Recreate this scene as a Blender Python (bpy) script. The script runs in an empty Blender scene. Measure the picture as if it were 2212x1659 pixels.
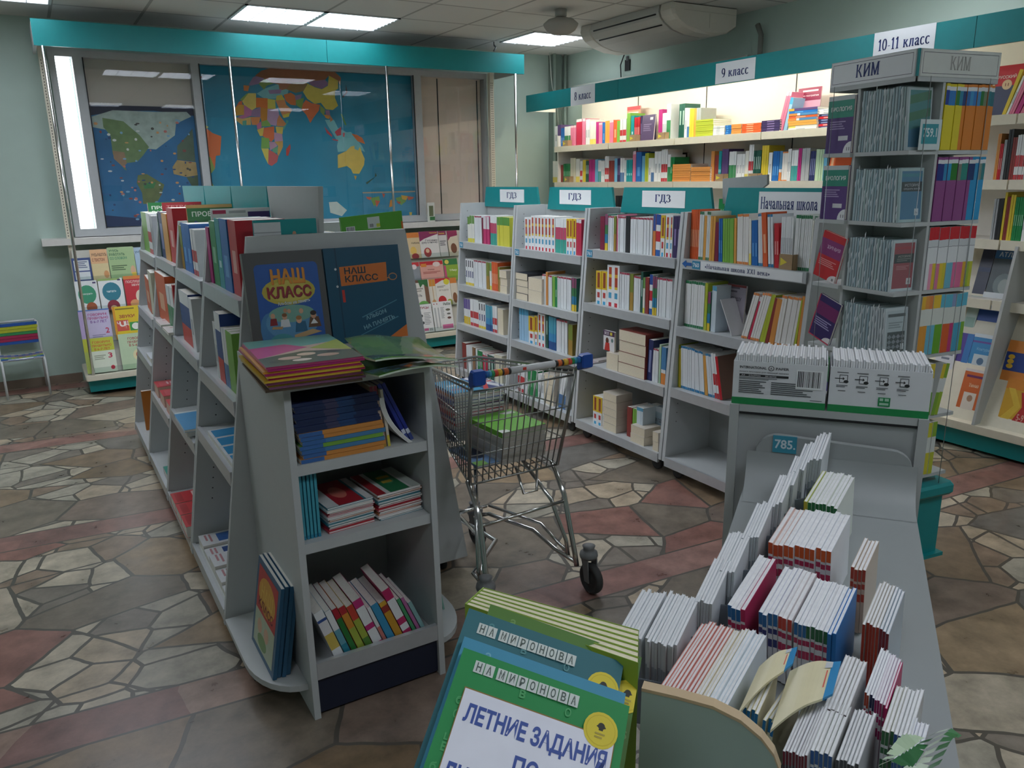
import bpy, math, random
from mathutils import Vector, Matrix
S = bpy.context.scene
col = S.collection
PI = math.pi
# ---------------------------------------------------------------- camera (calibrated to the 2212x1659 frame)
W_, H_, F_ = 2212.0, 1659.0, 1701.78
CH = 1.6
RX = Vector((0.85671566, 0.14419246, -0.495224)); RY = Vector((-0.5155421, 0.20968308, -0.83081246)); RZ = Vector((-0.0159568, 0.96707887, 0.25397606))
R3 = Matrix((RX, RY, RZ))
CAM = Vector((0, 0, CH))
cd = bpy.data.cameras.new('camera'); cam = bpy.data.objects.new('camera', cd); col.objects.link(cam)
cd.sensor_fit = 'HORIZONTAL'; cd.sensor_width = 36; cd.lens = F_ / W_ * 36; cd.clip_start = 0.02
cam.matrix_world = Matrix.Translation(CAM) @ R3.to_4x4()
S.camera = cam
vs = S.view_settings
S.display_settings.display_device = 'sRGB'
vs.view_transform = 'Standard'; vs.look = 'None'; vs.gamma = 1; vs.use_curve_mapping = False
vs.exposure = 0.0
# dim daylight outside the building
wd = bpy.data.worlds.new('world'); S.world = wd; wd.use_nodes = True
wd.node_tree.nodes['Background'].inputs[0].default_value = (0.75, 0.87, 1.0, 1); wd.node_tree.nodes['Background'].inputs[1].default_value = 0.25
LAMP_BACK, LAMP_MID, LAMP_NEAR, TUBE = 7.5, 17.0, 13.5, 40.0
TUBE_DIM = 3.2
DAY = 5.0

def ray(px, py):
    return R3 @ Vector((px - W_ / 2, -(py - H_ / 2), -F_))
def on(px, py, ax, val):                       # the point of an axis plane that is seen at a place of the photograph
    d = ray(px, py); return CAM + d * ((val - CAM[ax]) / d[ax])
def onp(px, py, p0, n):
    d = ray(px, py); return CAM + d * ((Vector(p0) - CAM).dot(n) / d.dot(n))
# ---------------------------------------------------------------- materials
_m = {}
def lin(c):
    return c / 12.92 if c <= 0.04045 else ((c + 0.055) / 1.055) ** 2.4
def hexc(h):
    h = h.lstrip('#'); return tuple(lin(int(h[i:i + 2], 16) / 255) for i in (0, 2, 4)) + (1,)
def mat(h, rough=0.5, metal=0.0, var=0.06, scale=30.0, bump=0.0, spec=None):
    k = (h, rough, metal, var, scale, bump, spec)
    if k in _m: return _m[k]
    m = bpy.data.materials.new('paint_' + h.strip('#')); m.use_nodes = True
    nt = m.node_tree; b = nt.nodes['Principled BSDF']
    b.inputs['Roughness'].default_value = rough; b.inputs['Metallic'].default_value = metal
    if spec is not None: b.inputs['Specular IOR Level'].default_value = spec
    c = hexc(h)
    if var:
        tc = nt.nodes.new('ShaderNodeTexCoord'); nz = nt.nodes.new('ShaderNodeTexNoise'); nz.inputs['Scale'].default_value = scale
        nt.links.new(tc.outputs['Object'], nz.inputs['Vector'])
        mx = nt.nodes.new('ShaderNodeMix'); mx.data_type = 'RGBA'
        mx.inputs[6].default_value = tuple(x * (1 - var) for x in c[:3]) + (1,); mx.inputs[7].default_value = tuple(min(1, x * (1 + var)) for x in c[:3]) + (1,)
        nt.links.new(nz.outputs['Fac'], mx.inputs[0]); nt.links.new(mx.outputs[2], b.inputs['Base Color'])
        if bump:
            bp = nt.nodes.new('ShaderNodeBump'); bp.inputs['Strength'].default_value = bump; bp.inputs['Distance'].default_value = 0.002
            nt.links.new(nz.outputs['Fac'], bp.inputs['Height']); nt.links.new(bp.outputs[0], b.inputs['Normal'])
    else:
        b.inputs['Base Color'].default_value = c
    _m[k] = m; return m
def emit(h, s, name='glow'):
    k = ('e', h, s)
    if k in _m: return _m[k]
    m = bpy.data.materials.new(name); m.use_nodes = True; nt = m.node_tree; nt.nodes.clear()
    e = nt.nodes.new('ShaderNodeEmission'); o = nt.nodes.new('ShaderNodeOutputMaterial')
    e.inputs[0].default_value = hexc(h); e.inputs[1].default_value = s; nt.links.new(e.outputs[0], o.inputs[0])
    _m[k] = m; return m
def glass(name='clear_glass', tint='#ffffff', refl=1.0, rough=0.0, alpha=0.0, acol='#c8d4d4', ior=1.45):
    k = ('g', name)
    if k in _m: return _m[k]
    m = bpy.data.materials.new(name); m.use_nodes = True; nt = m.node_tree; nt.nodes.clear()
    N = nt.nodes.new; o = N('ShaderNodeOutputMaterial'); t = N('ShaderNodeBsdfTransparent'); g = N('ShaderNodeBsdfGlossy'); f = N('ShaderNodeFresnel'); mx = N('ShaderNodeMixShader')
    t.inputs[0].default_value = hexc(tint); g.inputs['Roughness'].default_value = rough; f.inputs[0].default_value = ior
    base = t
    if alpha:
        d = N('ShaderNodeBsdfDiffuse'); d.inputs[0].default_value = hexc(acol); m2 = N('ShaderNodeMixShader'); m2.inputs[0].default_value = alpha
        nt.links.new(t.outputs[0], m2.inputs[1]); nt.links.new(d.outputs[0], m2.inputs[2]); base = m2
    mu = N('ShaderNodeMath'); mu.operation = 'MULTIPLY'; mu.inputs[1].default_value = refl; mu.use_clamp = True
    ge = N('ShaderNodeNewGeometry'); iv = N('ShaderNodeMath'); iv.operation = 'SUBTRACT'; iv.inputs[0].default_value = 1; nt.links.new(ge.outputs['Backfacing'], iv.inputs[1]); m3 = N('ShaderNodeMath'); m3.operation = 'MULTIPLY'; nt.links.new(f.outputs[0], m3.inputs[0]); nt.links.new(iv.outputs[0], m3.inputs[1]); nt.links.new(m3.outputs[0], mu.inputs[0]); nt.links.new(mu.outputs[0], mx.inputs[0])
    nt.links.new(base.outputs[0], mx.inputs[1]); nt.links.new(g.outputs[0], mx.inputs[2]); nt.links.new(mx.outputs[0], o.inputs[0])
    _m[k] = m; return m
TEAL = mat('#0f8a8c', 0.42); GREY = mat('#c3c7c7', 0.5, var=0.03); GREYD = mat('#b2b6b5', 0.5, var=0.03); CREAM = mat('#e6e0cc', 0.5)
CHROME = mat('#d2d2cf', 0.16, 1.0, 0); STEEL = mat('#a9aaa6', 0.3, 1.0, 0.05); PVC = mat('#d5d8d8', 0.35); PVCG = mat('#b9bdbf', 0.4); DARK = mat('#1c1d1f', 0.5); NAVY = mat('#1d2438', 0.5)
WHITE = mat('#eceff0', 0.55, var=0.02); PAPER = mat('#f0f1ee', 0.8, var=0.04, scale=60); INK = mat('#2a3c78', 0.6, var=0); BLACK = mat('#18181a', 0.5, var=0); CREAMP = mat('#e2d9c2', 0.8, var=0.08, scale=90)
PAGES = mat('#e6e3da', 0.85, var=0.1, scale=120); RUBBER = mat('#3c3d3d', 0.6); SILV = mat('#c9cdd0', 0.3, 0.4)
# ---------------------------------------------------------------- mesh building
_txt = {}
def glyph_mesh(s, off=.022):
    if (s, off) in _txt: return _txt[(s, off)]
    cu = bpy.data.curves.new('lettering', 'FONT'); cu.body = s; cu.resolution_u = 2; cu.offset = off
    o = bpy.data.objects.new('lettering', cu); me = o.to_mesh()
    v = [(p.co.x, p.co.y) for p in me.vertices]; f = [tuple(p.vertices) for p in me.polygons]
    o.to_mesh_clear(); bpy.data.objects.remove(o); bpy.data.curves.remove(cu)
    x0 = min(p[0] for p in v); x1 = max(p[0] for p in v); y0 = min(p[1] for p in v); y1 = max(p[1] for p in v)
    r = ([((x - x0) / (x1 - x0), (y - y0) / (y1 - y0)) for x, y in v], f, (x1 - x0) / (y1 - y0))
    _txt[(s, off)] = r; return r
# serif lettering: strokes drawn with a pen that is thick upright and thin across
def arc(cx, cy, rx, ry, a0, a1, n=12):
    return [(cx + rx * math.cos(math.radians(a0 + (a1 - a0) * i / n)), cy + ry * math.sin(math.radians(a0 + (a1 - a0) * i / n))) for i in range(n + 1)]
def _st(x, y0=0, y1=1): return [[(x, y0), (x, y1)], [(x - .1, y0), (x + .1, y0)], [(x - .1, y1), (x + .1, y1)]]
X_ = .66
SERIF = {
 'Г': (.58, _st(.12) + [[(.12, 1), (.52, 1), (.54, .8)]]),
 'Д': (.76, [[(.04, -.2), (.04, .02), (.72, .02), (.72, -.2)], [(.16, .02), (.24, .4), (.26, 1)], [(.58, 0), (.58, 1)], [(.18, 1), (.66, 1)]]),
 'З': (.54, [arc(.24, .75, .2, .25, 150, -80, 10) + arc(.24, .25, .24, .26, 80, -155, 12)]),
 'К': (.72, _st(.12) + [[(.12, .5), (.3, .52), (.5, .95), (.62, .97)], [(.3, .52), (.46, .3), (.6, 0)], [(.52, 0), (.7, 0)]]),
 'И': (.76, _st(.13) + _st(.62) + [[(.13, .06), (.62, .94)]]),
 'М': (.9, [[(.12, 0), (.14, 1)], [(.02, 0), (.22, 0)], [(.02, 1), (.15, 1)], [(.15, 1), (.44, .03)], [(.44, .03), (.72, 1)], [(.74, 0), (.74, 1)], [(.64, 0), (.86, 0)], [(.72, 1), (.86, 1)]]),
 'Н': (.76, _st(.13) + _st(.62) + [[(.13, .5), (.62, .5)]]),
 'к': (.56, _st(.1, 0, X_) + [[(.1, .33), (.24, .35), (.4, .63), (.48, .62)], [(.24, .35), (.38, .18), (.46, 0)], [(.4, 0), (.54, 0)]]),
 'л': (.56, [[(.02, .04), (.08, 0), (.14, .2), (.18, X_)], [(.42, 0), (.42, X_)], [(.1, X_), (.5, X_)], [(.34, 0), (.52, 0)]]),
 'а': (.52, [[(.08, .52), (.14, .63), (.26, .66), (.36, .56), (.36, .08), (.42, .0), (.5, .05)], [(.36, .4), (.2, .36), (.09, .24), (.08, .12), (.16, .01), (.27, .04), (.36, .14)]]),
 'с': (.48, [arc(.25, .33, .2, .33, 50, 315, 14)]),
 'о': (.54, [arc(.26, .33, .21, .33, 0, 360, 16)]),
 'е': (.5, [[(.06, .36), (.42, .36)] + arc(.25, .36, .18, .3, 0, 180, 8) + arc(.26, .33, .2, .33, 180, 310, 8)]),
 'ч': (.54, _st(.4, 0, X_) + [[(.1, X_), (.1, .42), (.18, .3), (.4, .32)], [(.02, X_), (.18, X_)]]),
 'ь': (.5, _st(.11, 0, X_) + [[(.11, .36), (.28, .38), (.41, .28), (.41, .1), (.28, 0), (.11, 0)]]),
 'н': (.58, _st(.11, 0, X_) + _st(.45, 0, X_) + [[(.11, .33), (.45, .33)]]),
 'я': (.54, _st(.42, 0, X_) + [[(.42, X_), (.2, X_), (.1, .56), (.1, .44), (.2, .33), (.42, .33)], [(.3, .33), (.14, .02), (.04, 0)]]),
 'ш': (.82, _st(.11, 0, X_) + _st(.4, 0, X_) + _st(.69, 0, X_) + [[(.11, 0), (.69, 0)]]),
 'в': (.5, _st(.11, 0, X_) + [[(.11, X_), (.3, X_), (.38, .52), (.3, .36), (.11, .36)], [(.3, .36), (.42, .2), (.32, 0), (.11, 0)]]),
 'X': (.7, [[(.1, 1), (.56, 0)], [(.56, 1), (.1, 0)], [(.02, 1), (.22, 1)], [(.46, 0), (.66, 0)], [(.48, 1), (.64, 1)], [(.02, 0), (.18, 0)]]),
 'I': (.34, _st(.16)), '1': (.42, [[(.06, .82), (.22, 1), (.22, 0)], [(.08, 0), (.36, 0)]]),
 '0': (.54, [arc(.26, .5, .2, .5, 0, 360, 18)]), '8': (.54, [arc(.26, .75, .17, .25, 0, 360, 14), arc(.26, .25, .21, .26, 0, 360, 14)]),
 '9': (.54, [arc(.25, .68, .19, .32, 0, 360, 14), [(.44, .7), (.42, .3), (.3, .05), (.1, .02)]]),
 '-': (.34, [[(.05, .33), (.28, .33)]]), ' ': (.34, []), '«': (.4, [[(.18, .5), (.06, .33), (.18, .16)], [(.32, .5), (.2, .33), (.32, .16)]]), '»': (.4, [[(.06, .5), (.18, .33), (.06, .16)], [(.2, .5), (.32, .33), (.2, .16)]]),
}
def serif_mesh(s, thick=.155, thin=.062):
    k = ('serif', s)
    if k in _txt: return _txt[k]
    v, f, x = [], [], 0
    for ch in s:
        adv, strokes = SERIF[ch]
        for st in strokes:
            for (ax, ay), (bx, by) in zip(st, st[1:]):
                dx, dy = bx - ax, by - ay; L = math.hypot(dx, dy)
                if L < 1e-6: continue
                w = (thin + (thick - thin) * (abs(dy) / L) ** 1.5) / 2; nx, ny = -dy / L * w, dx / L * w; ex, ey = dx / L * w * .4, dy / L * w * .4
                i = len(v)
                v += [(x + ax + nx - ex, ay + ny - ey), (x + ax - nx - ex, ay - ny - ey), (x + bx - nx + ex, by - ny + ey), (x + bx + nx + ex, by + ny + ey)]
                f.append((i, i + 1, i + 2, i + 3))
        x += adv + .07
    x0 = min(p[0] for p in v); x1 = max(p[0] for p in v); y0 = min(p[1] for p in v); y1 = max(p[1] for p in v)
    r = ([((a - x0) / (x1 - x0), (b - y0) / (y1 - y0)) for a, b in v], f, (x1 - x0) / (y1 - y0))
    _txt[k] = r; return r
class MB:
    def __init__(s): s.v = []; s.f = []; s.mi = []; s.sm = []; s.mats = []; s.M = None
    def idx(s, m):
        if m not in s.mats: s.mats.append(m)
        return s.mats.index(m)
    def add(s, vs_, fs, m, smooth=False):
        i = len(s.v); mi = s.idx(m)
        s.v += [tuple(s.M @ Vector(p)) if s.M else tuple(p) for p in vs_]
        for f in fs: s.f.append(tuple(i + k for k in f)); s.mi.append(mi); s.sm.append(smooth)
    def quad(s, a, b, c, d, m): s.add([a, b, c, d], [(0, 1, 2, 3)], m)
    def poly(s, pts, m): s.add(pts, [tuple(range(len(pts)))], m)
    def box(s, x0, x1, y0, y1, z0, z1, m, bev=0.0):
        if x1 < x0: x0, x1 = x1, x0
        if y1 < y0: y0, y1 = y1, y0
        if z1 < z0: z0, z1 = z1, z0
        if bev:
            b = bev
            pts = [(x0 + b, y0), (x1 - b, y0), (x1, y0 + b), (x1, y1 - b), (x1 - b, y1), (x0 + b, y1), (x0, y1 - b), (x0, y0 + b)]
            return s.prism(pts, z0, z1, m, bev=b)
        s.add([(x0, y0, z0), (x1, y0, z0), (x1, y1, z0), (x0, y1, z0), (x0, y0, z1), (x1, y0, z1), (x1, y1, z1), (x0, y1, z1)],
              [(3, 2, 1, 0), (4, 5, 6, 7), (0, 1, 5, 4), (1, 2, 6, 5), (2, 3, 7, 6), (3, 0, 4, 7)], m)
    def prism(s, pts, a0, a1, m, ax=2, bev=0.0):           # pts in the two axes other than ax, in cyclic order, extruded along ax
        n = len(pts)
        def P(p, a): return {2: (p[0], p[1], a), 0: (a, p[0], p[1]), 1: (p[0], a, p[1])}[ax]
        if bev:
            cx = sum(p[0] for p in pts) / n; cy = sum(p[1] for p in pts) / n
            def ins(p): 
                d = math.hypot(p[0] - cx, p[1] - cy); k = max(0, (d - bev) / d); return (cx + (p[0] - cx) * k, cy + (p[1] - cy) * k)
            q = [ins(p) for p in pts]
            rings = [[P(p, a0) for p in q], [P(p, a0 + bev) for p in pts], [P(p, a1 - bev) for p in pts], [P(p, a1) for p in q]]
        else: rings = [[P(p, a0) for p in pts], [P(p, a1) for p in pts]]
        vv = [p for r in rings for p in r]; ff = [tuple(range(n))[::-1], tuple(range((len(rings) - 1) * n, len(rings) * n))]
        for k in range(len(rings) - 1):
            for i in range(n): ff.append((k * n + i, k * n + (i + 1) % n, (k + 1) * n + (i + 1) % n, (k + 1) * n + i))
        s.add(vv, ff, m)
    def tube(s, path, r, m, n=8, closed=False):
        path = [Vector(p) for p in path]; L = len(path); vv = []; ff = []
        prev = None
        for i, p in enumerate(path):
            if closed: t = path[(i + 1) % L] - path[i - 1]
            else: t = path[min(i + 1, L - 1)] - path[max(i - 1, 0)]
            t.normalize()
            if prev is None: u = t.orthogonal().normalized()
            else:
                u = prev - t * prev.dot(t); u = u.normalized() if u.length > 1e-6 else t.orthogonal().normalized()
            prev = u; w = t.cross(u); rr = r[i] if isinstance(r, (list, tuple)) else r
            for k in range(n): vv.append(p + u * (rr * math.cos(2 * PI * k / n)) + w * (rr * math.sin(2 * PI * k / n)))
        for i in range(L if closed else L - 1):
            j = (i + 1) % L
            for k in range(n): ff.append((i * n + k, i * n + (k + 1) % n, j * n + (k + 1) % n, j * n + k))
        if not closed: ff += [tuple(range(n))[::-1], tuple(range((L - 1) * n, L * n))]
        s.add(vv, ff, m, True)
    def lathe(s, c, prof, m, n=20, ax=2):
        vv = []; ff = []
        for r, h in prof:
            for k in range(n):
                a, b = r * math.cos(2 * PI * k / n), r * math.sin(2 * PI * k / n)
                vv.append({2: (c[0] + a, c[1] + b, c[2] + h), 0: (c[0] + h, c[1] + a, c[2] + b), 1: (c[0] + a, c[1] + h, c[2] + b)}[ax])
        for i in range(len(prof) - 1):
            for k in range(n): ff.append((i * n + k, i * n + (k + 1) % n, (i + 1) * n + (k + 1) % n, (i + 1) * n + k))
        ff += [tuple(range(n))[::-1], tuple(range((len(prof) - 1) * n, len(prof) * n))]
        s.add(vv, ff, m, True)
    def flat(s, F, pts, m, h=0.0):                       # F = (origin, ex, ey, ez): points in the plane of a face, lifted by h
        o, ex, ey, ez = F; s.add([o + ex * p[0] + ey * p[1] + ez * h for p in pts], [tuple(range(len(pts)))], m)
    def text(s, F, t, x0, x1, y0, y1, m, h=0.0006, serif=False, asp=None, rot=0, off=.022):
        v, f, ar = serif_mesh(t) if serif else glyph_mesh(t, off); o, ex, ey, ez = F
        c, sn = math.cos(rot), math.sin(rot)
        def P(a, b):
            x = a * (x1 - x0); y = b * (y1 - y0); return o + ex * (x0 + x * c - y * sn) + ey * (y0 + x * sn + y * c) + ez * h
        s.add([P(a, b) for a, b in v], f, m)
    def build(s, name, parent=None, M=None):
        me = bpy.data.meshes.new(name); me.from_pydata(s.v, [], s.f)
        for m in s.mats: me.materials.append(m)
        me.polygons.foreach_set('material_index', s.mi); me.polygons.foreach_set('use_smooth', s.sm); me.update()
        o = bpy.data.objects.new(name, me); col.objects.link(o)
        if M is not None: o.matrix_world = M
        if parent: o.parent = parent
        return o
def tag(o, label, cat, group=None, kind=None):
    o['label'] = label; o['category'] = cat
    if group: o['group'] = group
    if kind: o['kind'] = kind
    return o
def thing(name, label, cat, M=None, group=None):
    o = bpy.data.objects.new(name, None); col.objects.link(o); o.empty_display_size = .05
    if M is not None: o.matrix_world = M
    return tag(o, label, cat, group)
def struct(o): o['kind'] = 'structure'; return o
def frame(o, ex, ey): ex, ey = Vector(ex), Vector(ey); return (Vector(o), ex, ey, ex.cross(ey))
def mtx(o, ex, ey, ez): return Matrix.Translation(Vector(o)) @ Matrix((ex, ey, ez)).transposed().to_4x4()
def rotz(o, a): return Matrix.Translation(Vector(o)) @ Matrix.Rotation(a, 4, 'Z')
ORD = 'first second third fourth fifth sixth seventh eighth ninth tenth eleventh twelfth thirteenth fourteenth fifteenth sixteenth seventeenth eighteenth nineteenth twentieth'.split()
def ordn(i):
    if i < 20: return ORD[i]
    t, u = (i + 1) // 10, (i + 1) % 10
    tens = {2: 'twenty', 3: 'thirty', 4: 'forty', 5: 'fifty', 6: 'sixty', 7: 'seventy', 8: 'eighty', 9: 'ninety', 10: 'hundred', 11: 'hundred and ten'}.get(t, 'hundred')
    return tens + '-' + ORD[u - 1] if u else (tens + 'th' if t > 9 else tens[:-1] + 'ieth')
rnd = random.Random(7)
# ================================================================ the room
ZC, YB, XR = 2.83, 7.4, 5.1
WALLG = mat('#bcd0c6', 0.75, var=0.05, scale=6)
def floor_mat():
    m = bpy.data.materials.new('broken_stone'); m.use_nodes = True; nt = m.node_tree; N = nt.nodes.new; L = nt.links.new
    b = nt.nodes['Principled BSDF']
    tc = N('ShaderNodeTexCoord')
    def math_(op, a, c=None, clamp=False):
        n = N('ShaderNodeMath'); n.operation = op; n.use_clamp = clamp
        for i, x in enumerate((a, c)):
            if x is None: continue
            if hasattr(x, 'is_linked'): L(x, n.inputs[i])
            else: n.inputs[i].default_value = x
        return n.outputs[0]
    def mixc(f, a, c):
        n = N('ShaderNodeMix'); n.data_type = 'RGBA'
        for i, x in ((0, f), (6, a), (7, c)):
            if hasattr(x, 'is_linked'): L(x, n.inputs[i])
            else: n.inputs[i].default_value = x
        return n.outputs[2]
    nz = N('ShaderNodeTexNoise'); nz.inputs['Scale'].default_value = 5; nz.inputs['Detail'].default_value = 3; L(tc.outputs['Object'], nz.inputs['Vector'])
    mp = N('ShaderNodeMix'); mp.data_type = 'RGBA'; mp.inputs[0].default_value = 0.03; L(tc.outputs['Object'], mp.inputs[6]); L(nz.outputs['Color'], mp.inputs[7])
    def vor(scale, off, st):
        ma = N('ShaderNodeMapping'); ma.inputs['Location'].default_value = off; ma.inputs['Rotation'].default_value = (0, 0, 0.35 * st); ma.inputs['Scale'].default_value = (1, 1 + .35 * st, 1); L(mp.outputs[2], ma.inputs[0])
        a = N('ShaderNodeTexVoronoi'); a.voronoi_dimensions = '2D'; a.inputs['Scale'].default_value = scale; L(ma.outputs[0], a.inputs['Vector'])
        e = N('ShaderNodeTexVoronoi'); e.voronoi_dimensions = '2D'; e.feature = 'DISTANCE_TO_EDGE'; e.inputs['Scale'].default_value = scale; L(ma.outputs[0], e.inputs['Vector'])
        sp = N('ShaderNodeSeparateColor'); L(a.outputs['Color'], sp.inputs[0])
        return sp.outputs, e.outputs['Distance']
    A, eA = vor(2.5, (0.3, 1.7, 0), 1); B, eB = vor(4.9, (4.1, 2.2, 0), .5); C, eC = vor(2.2, (8, 5, 0), 0)
    def ramp(f, stops):
        r = N('ShaderNodeValToRGB'); r.color_ramp.interpolation = 'CONSTANT'
        while len(r.color_ramp.elements) < len(stops): r.color_ramp.elements.new(0.5)
        for e, (p, c) in zip(r.color_ramp.elements, stops): e.position = p; e.color = hexc(c)
        L(f, r.inputs[0]); return r.outputs[0]
    big = ramp(A[0], [(0, '#947e66'), (.2, '#85796a'), (.34, '#8d7a6c'), (.48, '#a48d70'), (.6, '#7c7770'), (.72, '#9c7064'), (.8, '#b9ad98'), (.88, '#8a7459')])
    sml = ramp(B[1], [(0, '#c9bda6'), (.3, '#b5ae9c'), (.5, '#9a8470'), (.66, '#c2b096'), (.82, '#8a8074')])
    use = math_('GREATER_THAN', A[1], 0.6)
    colr = mixc(use, big, sml)
    n2 = N('ShaderNodeTexNoise'); n2.inputs['Scale'].default_value = 9; n2.inputs['Detail'].default_value = 8; n2.inputs['Roughness'].default_value = .65; L(mp.outputs[2], n2.inputs['Vector'])
    vr = N('ShaderNodeMapRange'); vr.inputs[1].default_value = .3; vr.inputs[2].default_value = .75; vr.inputs[3].default_value = .5; vr.inputs[4].default_value = 1.2; L(n2.outputs['Fac'], vr.inputs[0])
    hs = N('ShaderNodeHueSaturation'); L(vr.outputs[0], hs.inputs['Value']); L(colr, hs.inputs['Color'])
    grA = math_('LESS_THAN', eA, 0.019); grB = math_('MULTIPLY', math_('LESS_THAN', eB, 0.036), use)
    gr = math_('MAXIMUM', grA, grB)
    colr = mixc(gr, hs.outputs[0], hexc('#57524a'))
    # straight bands of pink stone across the room
    sx = N('ShaderNodeSeparateXYZ'); L(tc.outputs['Object'], sx.inputs[0])
    t = math_('ADD', math_('ADD', sx.outputs[1], math_('MULTIPLY', sx.outputs[0], 0.08)), -2.44 + 0.8 + 16)
    d = math_('ABSOLUTE', math_('SUBTRACT', math_('FLOORED_MODULO', t, 1.6), 0.8))
    band = math_('LESS_THAN', d, 0.085); edge = math_('LESS_THAN', d, 0.095)
    pk = ramp(C[2], [(0, '#9c7268'), (.3, '#a67f74'), (.6, '#8f6a62'), (.85, '#a98c7c')])
    h2 = N('ShaderNodeHueSaturation'); L(vr.outputs[0], h2.inputs['Value']); L(pk, h2.inputs['Color'])
    colr = mixc(edge, colr, hexc('#57524a')); colr = mixc(band, colr, h2.outputs[0])
    L(colr, b.inputs['Base Color'])
    rg = N('ShaderNodeMapRange'); rg.inputs[3].default_value = .2; rg.inputs[4].default_value = .42; L(n2.outputs['Fac'], rg.inputs[0]); L(rg.outputs[0], b.inputs['Roughness'])
    bp = N('ShaderNodeBump'); bp.inputs['Strength'].default_value = .35; bp.inputs['Distance'].default_value = .004; L(math_('SUBTRACT', 1.0, math_('MULTIPLY', gr, 1.0)), bp.inputs['Height']); L(bp.outputs[0], b.inputs['Normal'])
    return m
def ceil_mat():
    m = bpy.data.materials.new('ceiling_tile'); m.use_nodes = True; nt = m.node_tree; N = nt.nodes.new; L = nt.links.new
    b = nt.nodes['Principled BSDF']; b.inputs['Roughness'].default_value = .9
    tc = N('ShaderNodeTexCoord'); ma = N('ShaderNodeMapping'); ma.inputs['Location'].default_value = (-.35, -.24, 0); L(tc.outputs['Object'], ma.inputs[0])
    br = N('ShaderNodeTexBrick'); br.offset = 0; br.squash = 1
    for k, v in (('Scale', 1.0), ('Mortar Size', .012), ('Brick Width', .6), ('Row Height', .6), ('Mortar Smooth', 0.1)): br.inputs[k].default_value = v
    br.inputs['Color1'].default_value = hexc('#d8d6d0'); br.inputs['Color2'].default_value = hexc('#d2d0ca'); br.inputs['Mortar'].default_value = hexc('#a3a19c')
    L(ma.outputs[0], br.inputs['Vector']); L(br.outputs['Color'], b.inputs['Base Color'])
    return m
o = MB(); o.box(-2.6, XR + .1, -2.3, YB + .15, -.1, 0, floor_mat()); struct(o.build('floor'))
o = MB(); o.box(-2.6, XR + .1, -2.3, YB + .15, ZC, ZC + .1, ceil_mat()); struct(o.build('ceiling'))
WX0, WX1, WZ0, WZ1 = .30, 4.12, 1.19, 2.60
o = MB(); o.box(-2.6, WX0, YB, YB + .15, 0, ZC, WALLG); o.box(WX1, XR + .1, YB, YB + .15, 0, ZC, WALLG); o.box(WX0, WX1, YB, YB + .15, 0, WZ0, WALLG); o.box(WX0, WX1, YB, YB + .15, WZ1, ZC, WALLG)
o.box(WX0 + .15, WX1, YB + .06, YB + .15, WZ0, WZ1, WALLG); struct(o.build('wall_back'))
o = MB(); o.box(XR, XR + .1, -2.3, YB, 0, ZC, WALLG); struct(o.build('wall_right'))
o = MB(); o.box(-2.7, -2.6, -2.3, YB, 0, ZC, WALLG); struct(o.build('wall_left'))
o = MB(); o.box(-2.6, XR, -2.4, -2.3, 0, ZC, WALLG); struct(o.build('wall_front'))
o = MB(); o.box(-2.6, .2, YB - .015, YB, 0, .07, mat('#8d7c6d')); struct(o.build('baseboard_back'))
# ---------------------------------------------------------------- ceiling lamps: 60 cm recessed panels with a louvre
def lamp(x, y, strength, label, n=0):
    t = thing('ceiling_lamp', label, 'ceiling light', Matrix.Translation((x, y, ZC)), 'recessed ceiling light panels')
    f = MB(); w = .02
    for a in ((0, w, 0, .6), (.6 - w, .6, 0, .6), (0, .6, 0, w), (0, .6, .6 - w, .6)): f.box(a[0], a[1], a[2], a[3], -.008, -.001, PVC)
    f.build('frame', t)
    d = MB(); d.box(w, .6 - w, w, .6 - w, -.004, -.001, emit('#eef4ff', strength, 'fluorescent_light')); d.build('diffuser', t)
    l = MB()
    for i in range(1, 8): l.box(w, .6 - w, i * .075 - .002, i * .075 + .002, -.016, -.004, SILV)
    for i in range(1, 4): l.box(i * .15 - .002, i * .15 + .002, w, .6 - w, -.016, -.004, SILV)
    l.build('louvre', t)
for x, s in ((1.55, 'left one of the bright pair of square light panels above the map'), (2.15, 'right one of the bright pair of square light panels above the map')): lamp(x, 6.24, LAMP_BACK, s)
lamp(4.02, 6.27, LAMP_BACK, 'bright square ceiling light panel in the corner, beside the air conditioner')
lamp(-.25, 6.24, LAMP_BACK * .8, 'square ceiling light panel cut off at the top left picture corner')
for x in (-.25, .35, .95): lamp(x, 5.04, LAMP_MID * .6, 'square ceiling light panel nearer the window row, above the aisle')
for x in (-.85, .95, 1.55, 2.75): lamp(x, 3.84, LAMP_MID, 'square ceiling light panel of the middle row over the shop aisle')
lamp(3.95, 2.64, LAMP_MID * .6, 'square ceiling light panel over the rotating stand')
for x in (-.85, .95, 2.15, 3.95): lamp(x, -.36, LAMP_NEAR, 'added square ceiling light panel of an unseen row behind the camera')  # unseen row, added to brighten the surfaces that face the camera
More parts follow.
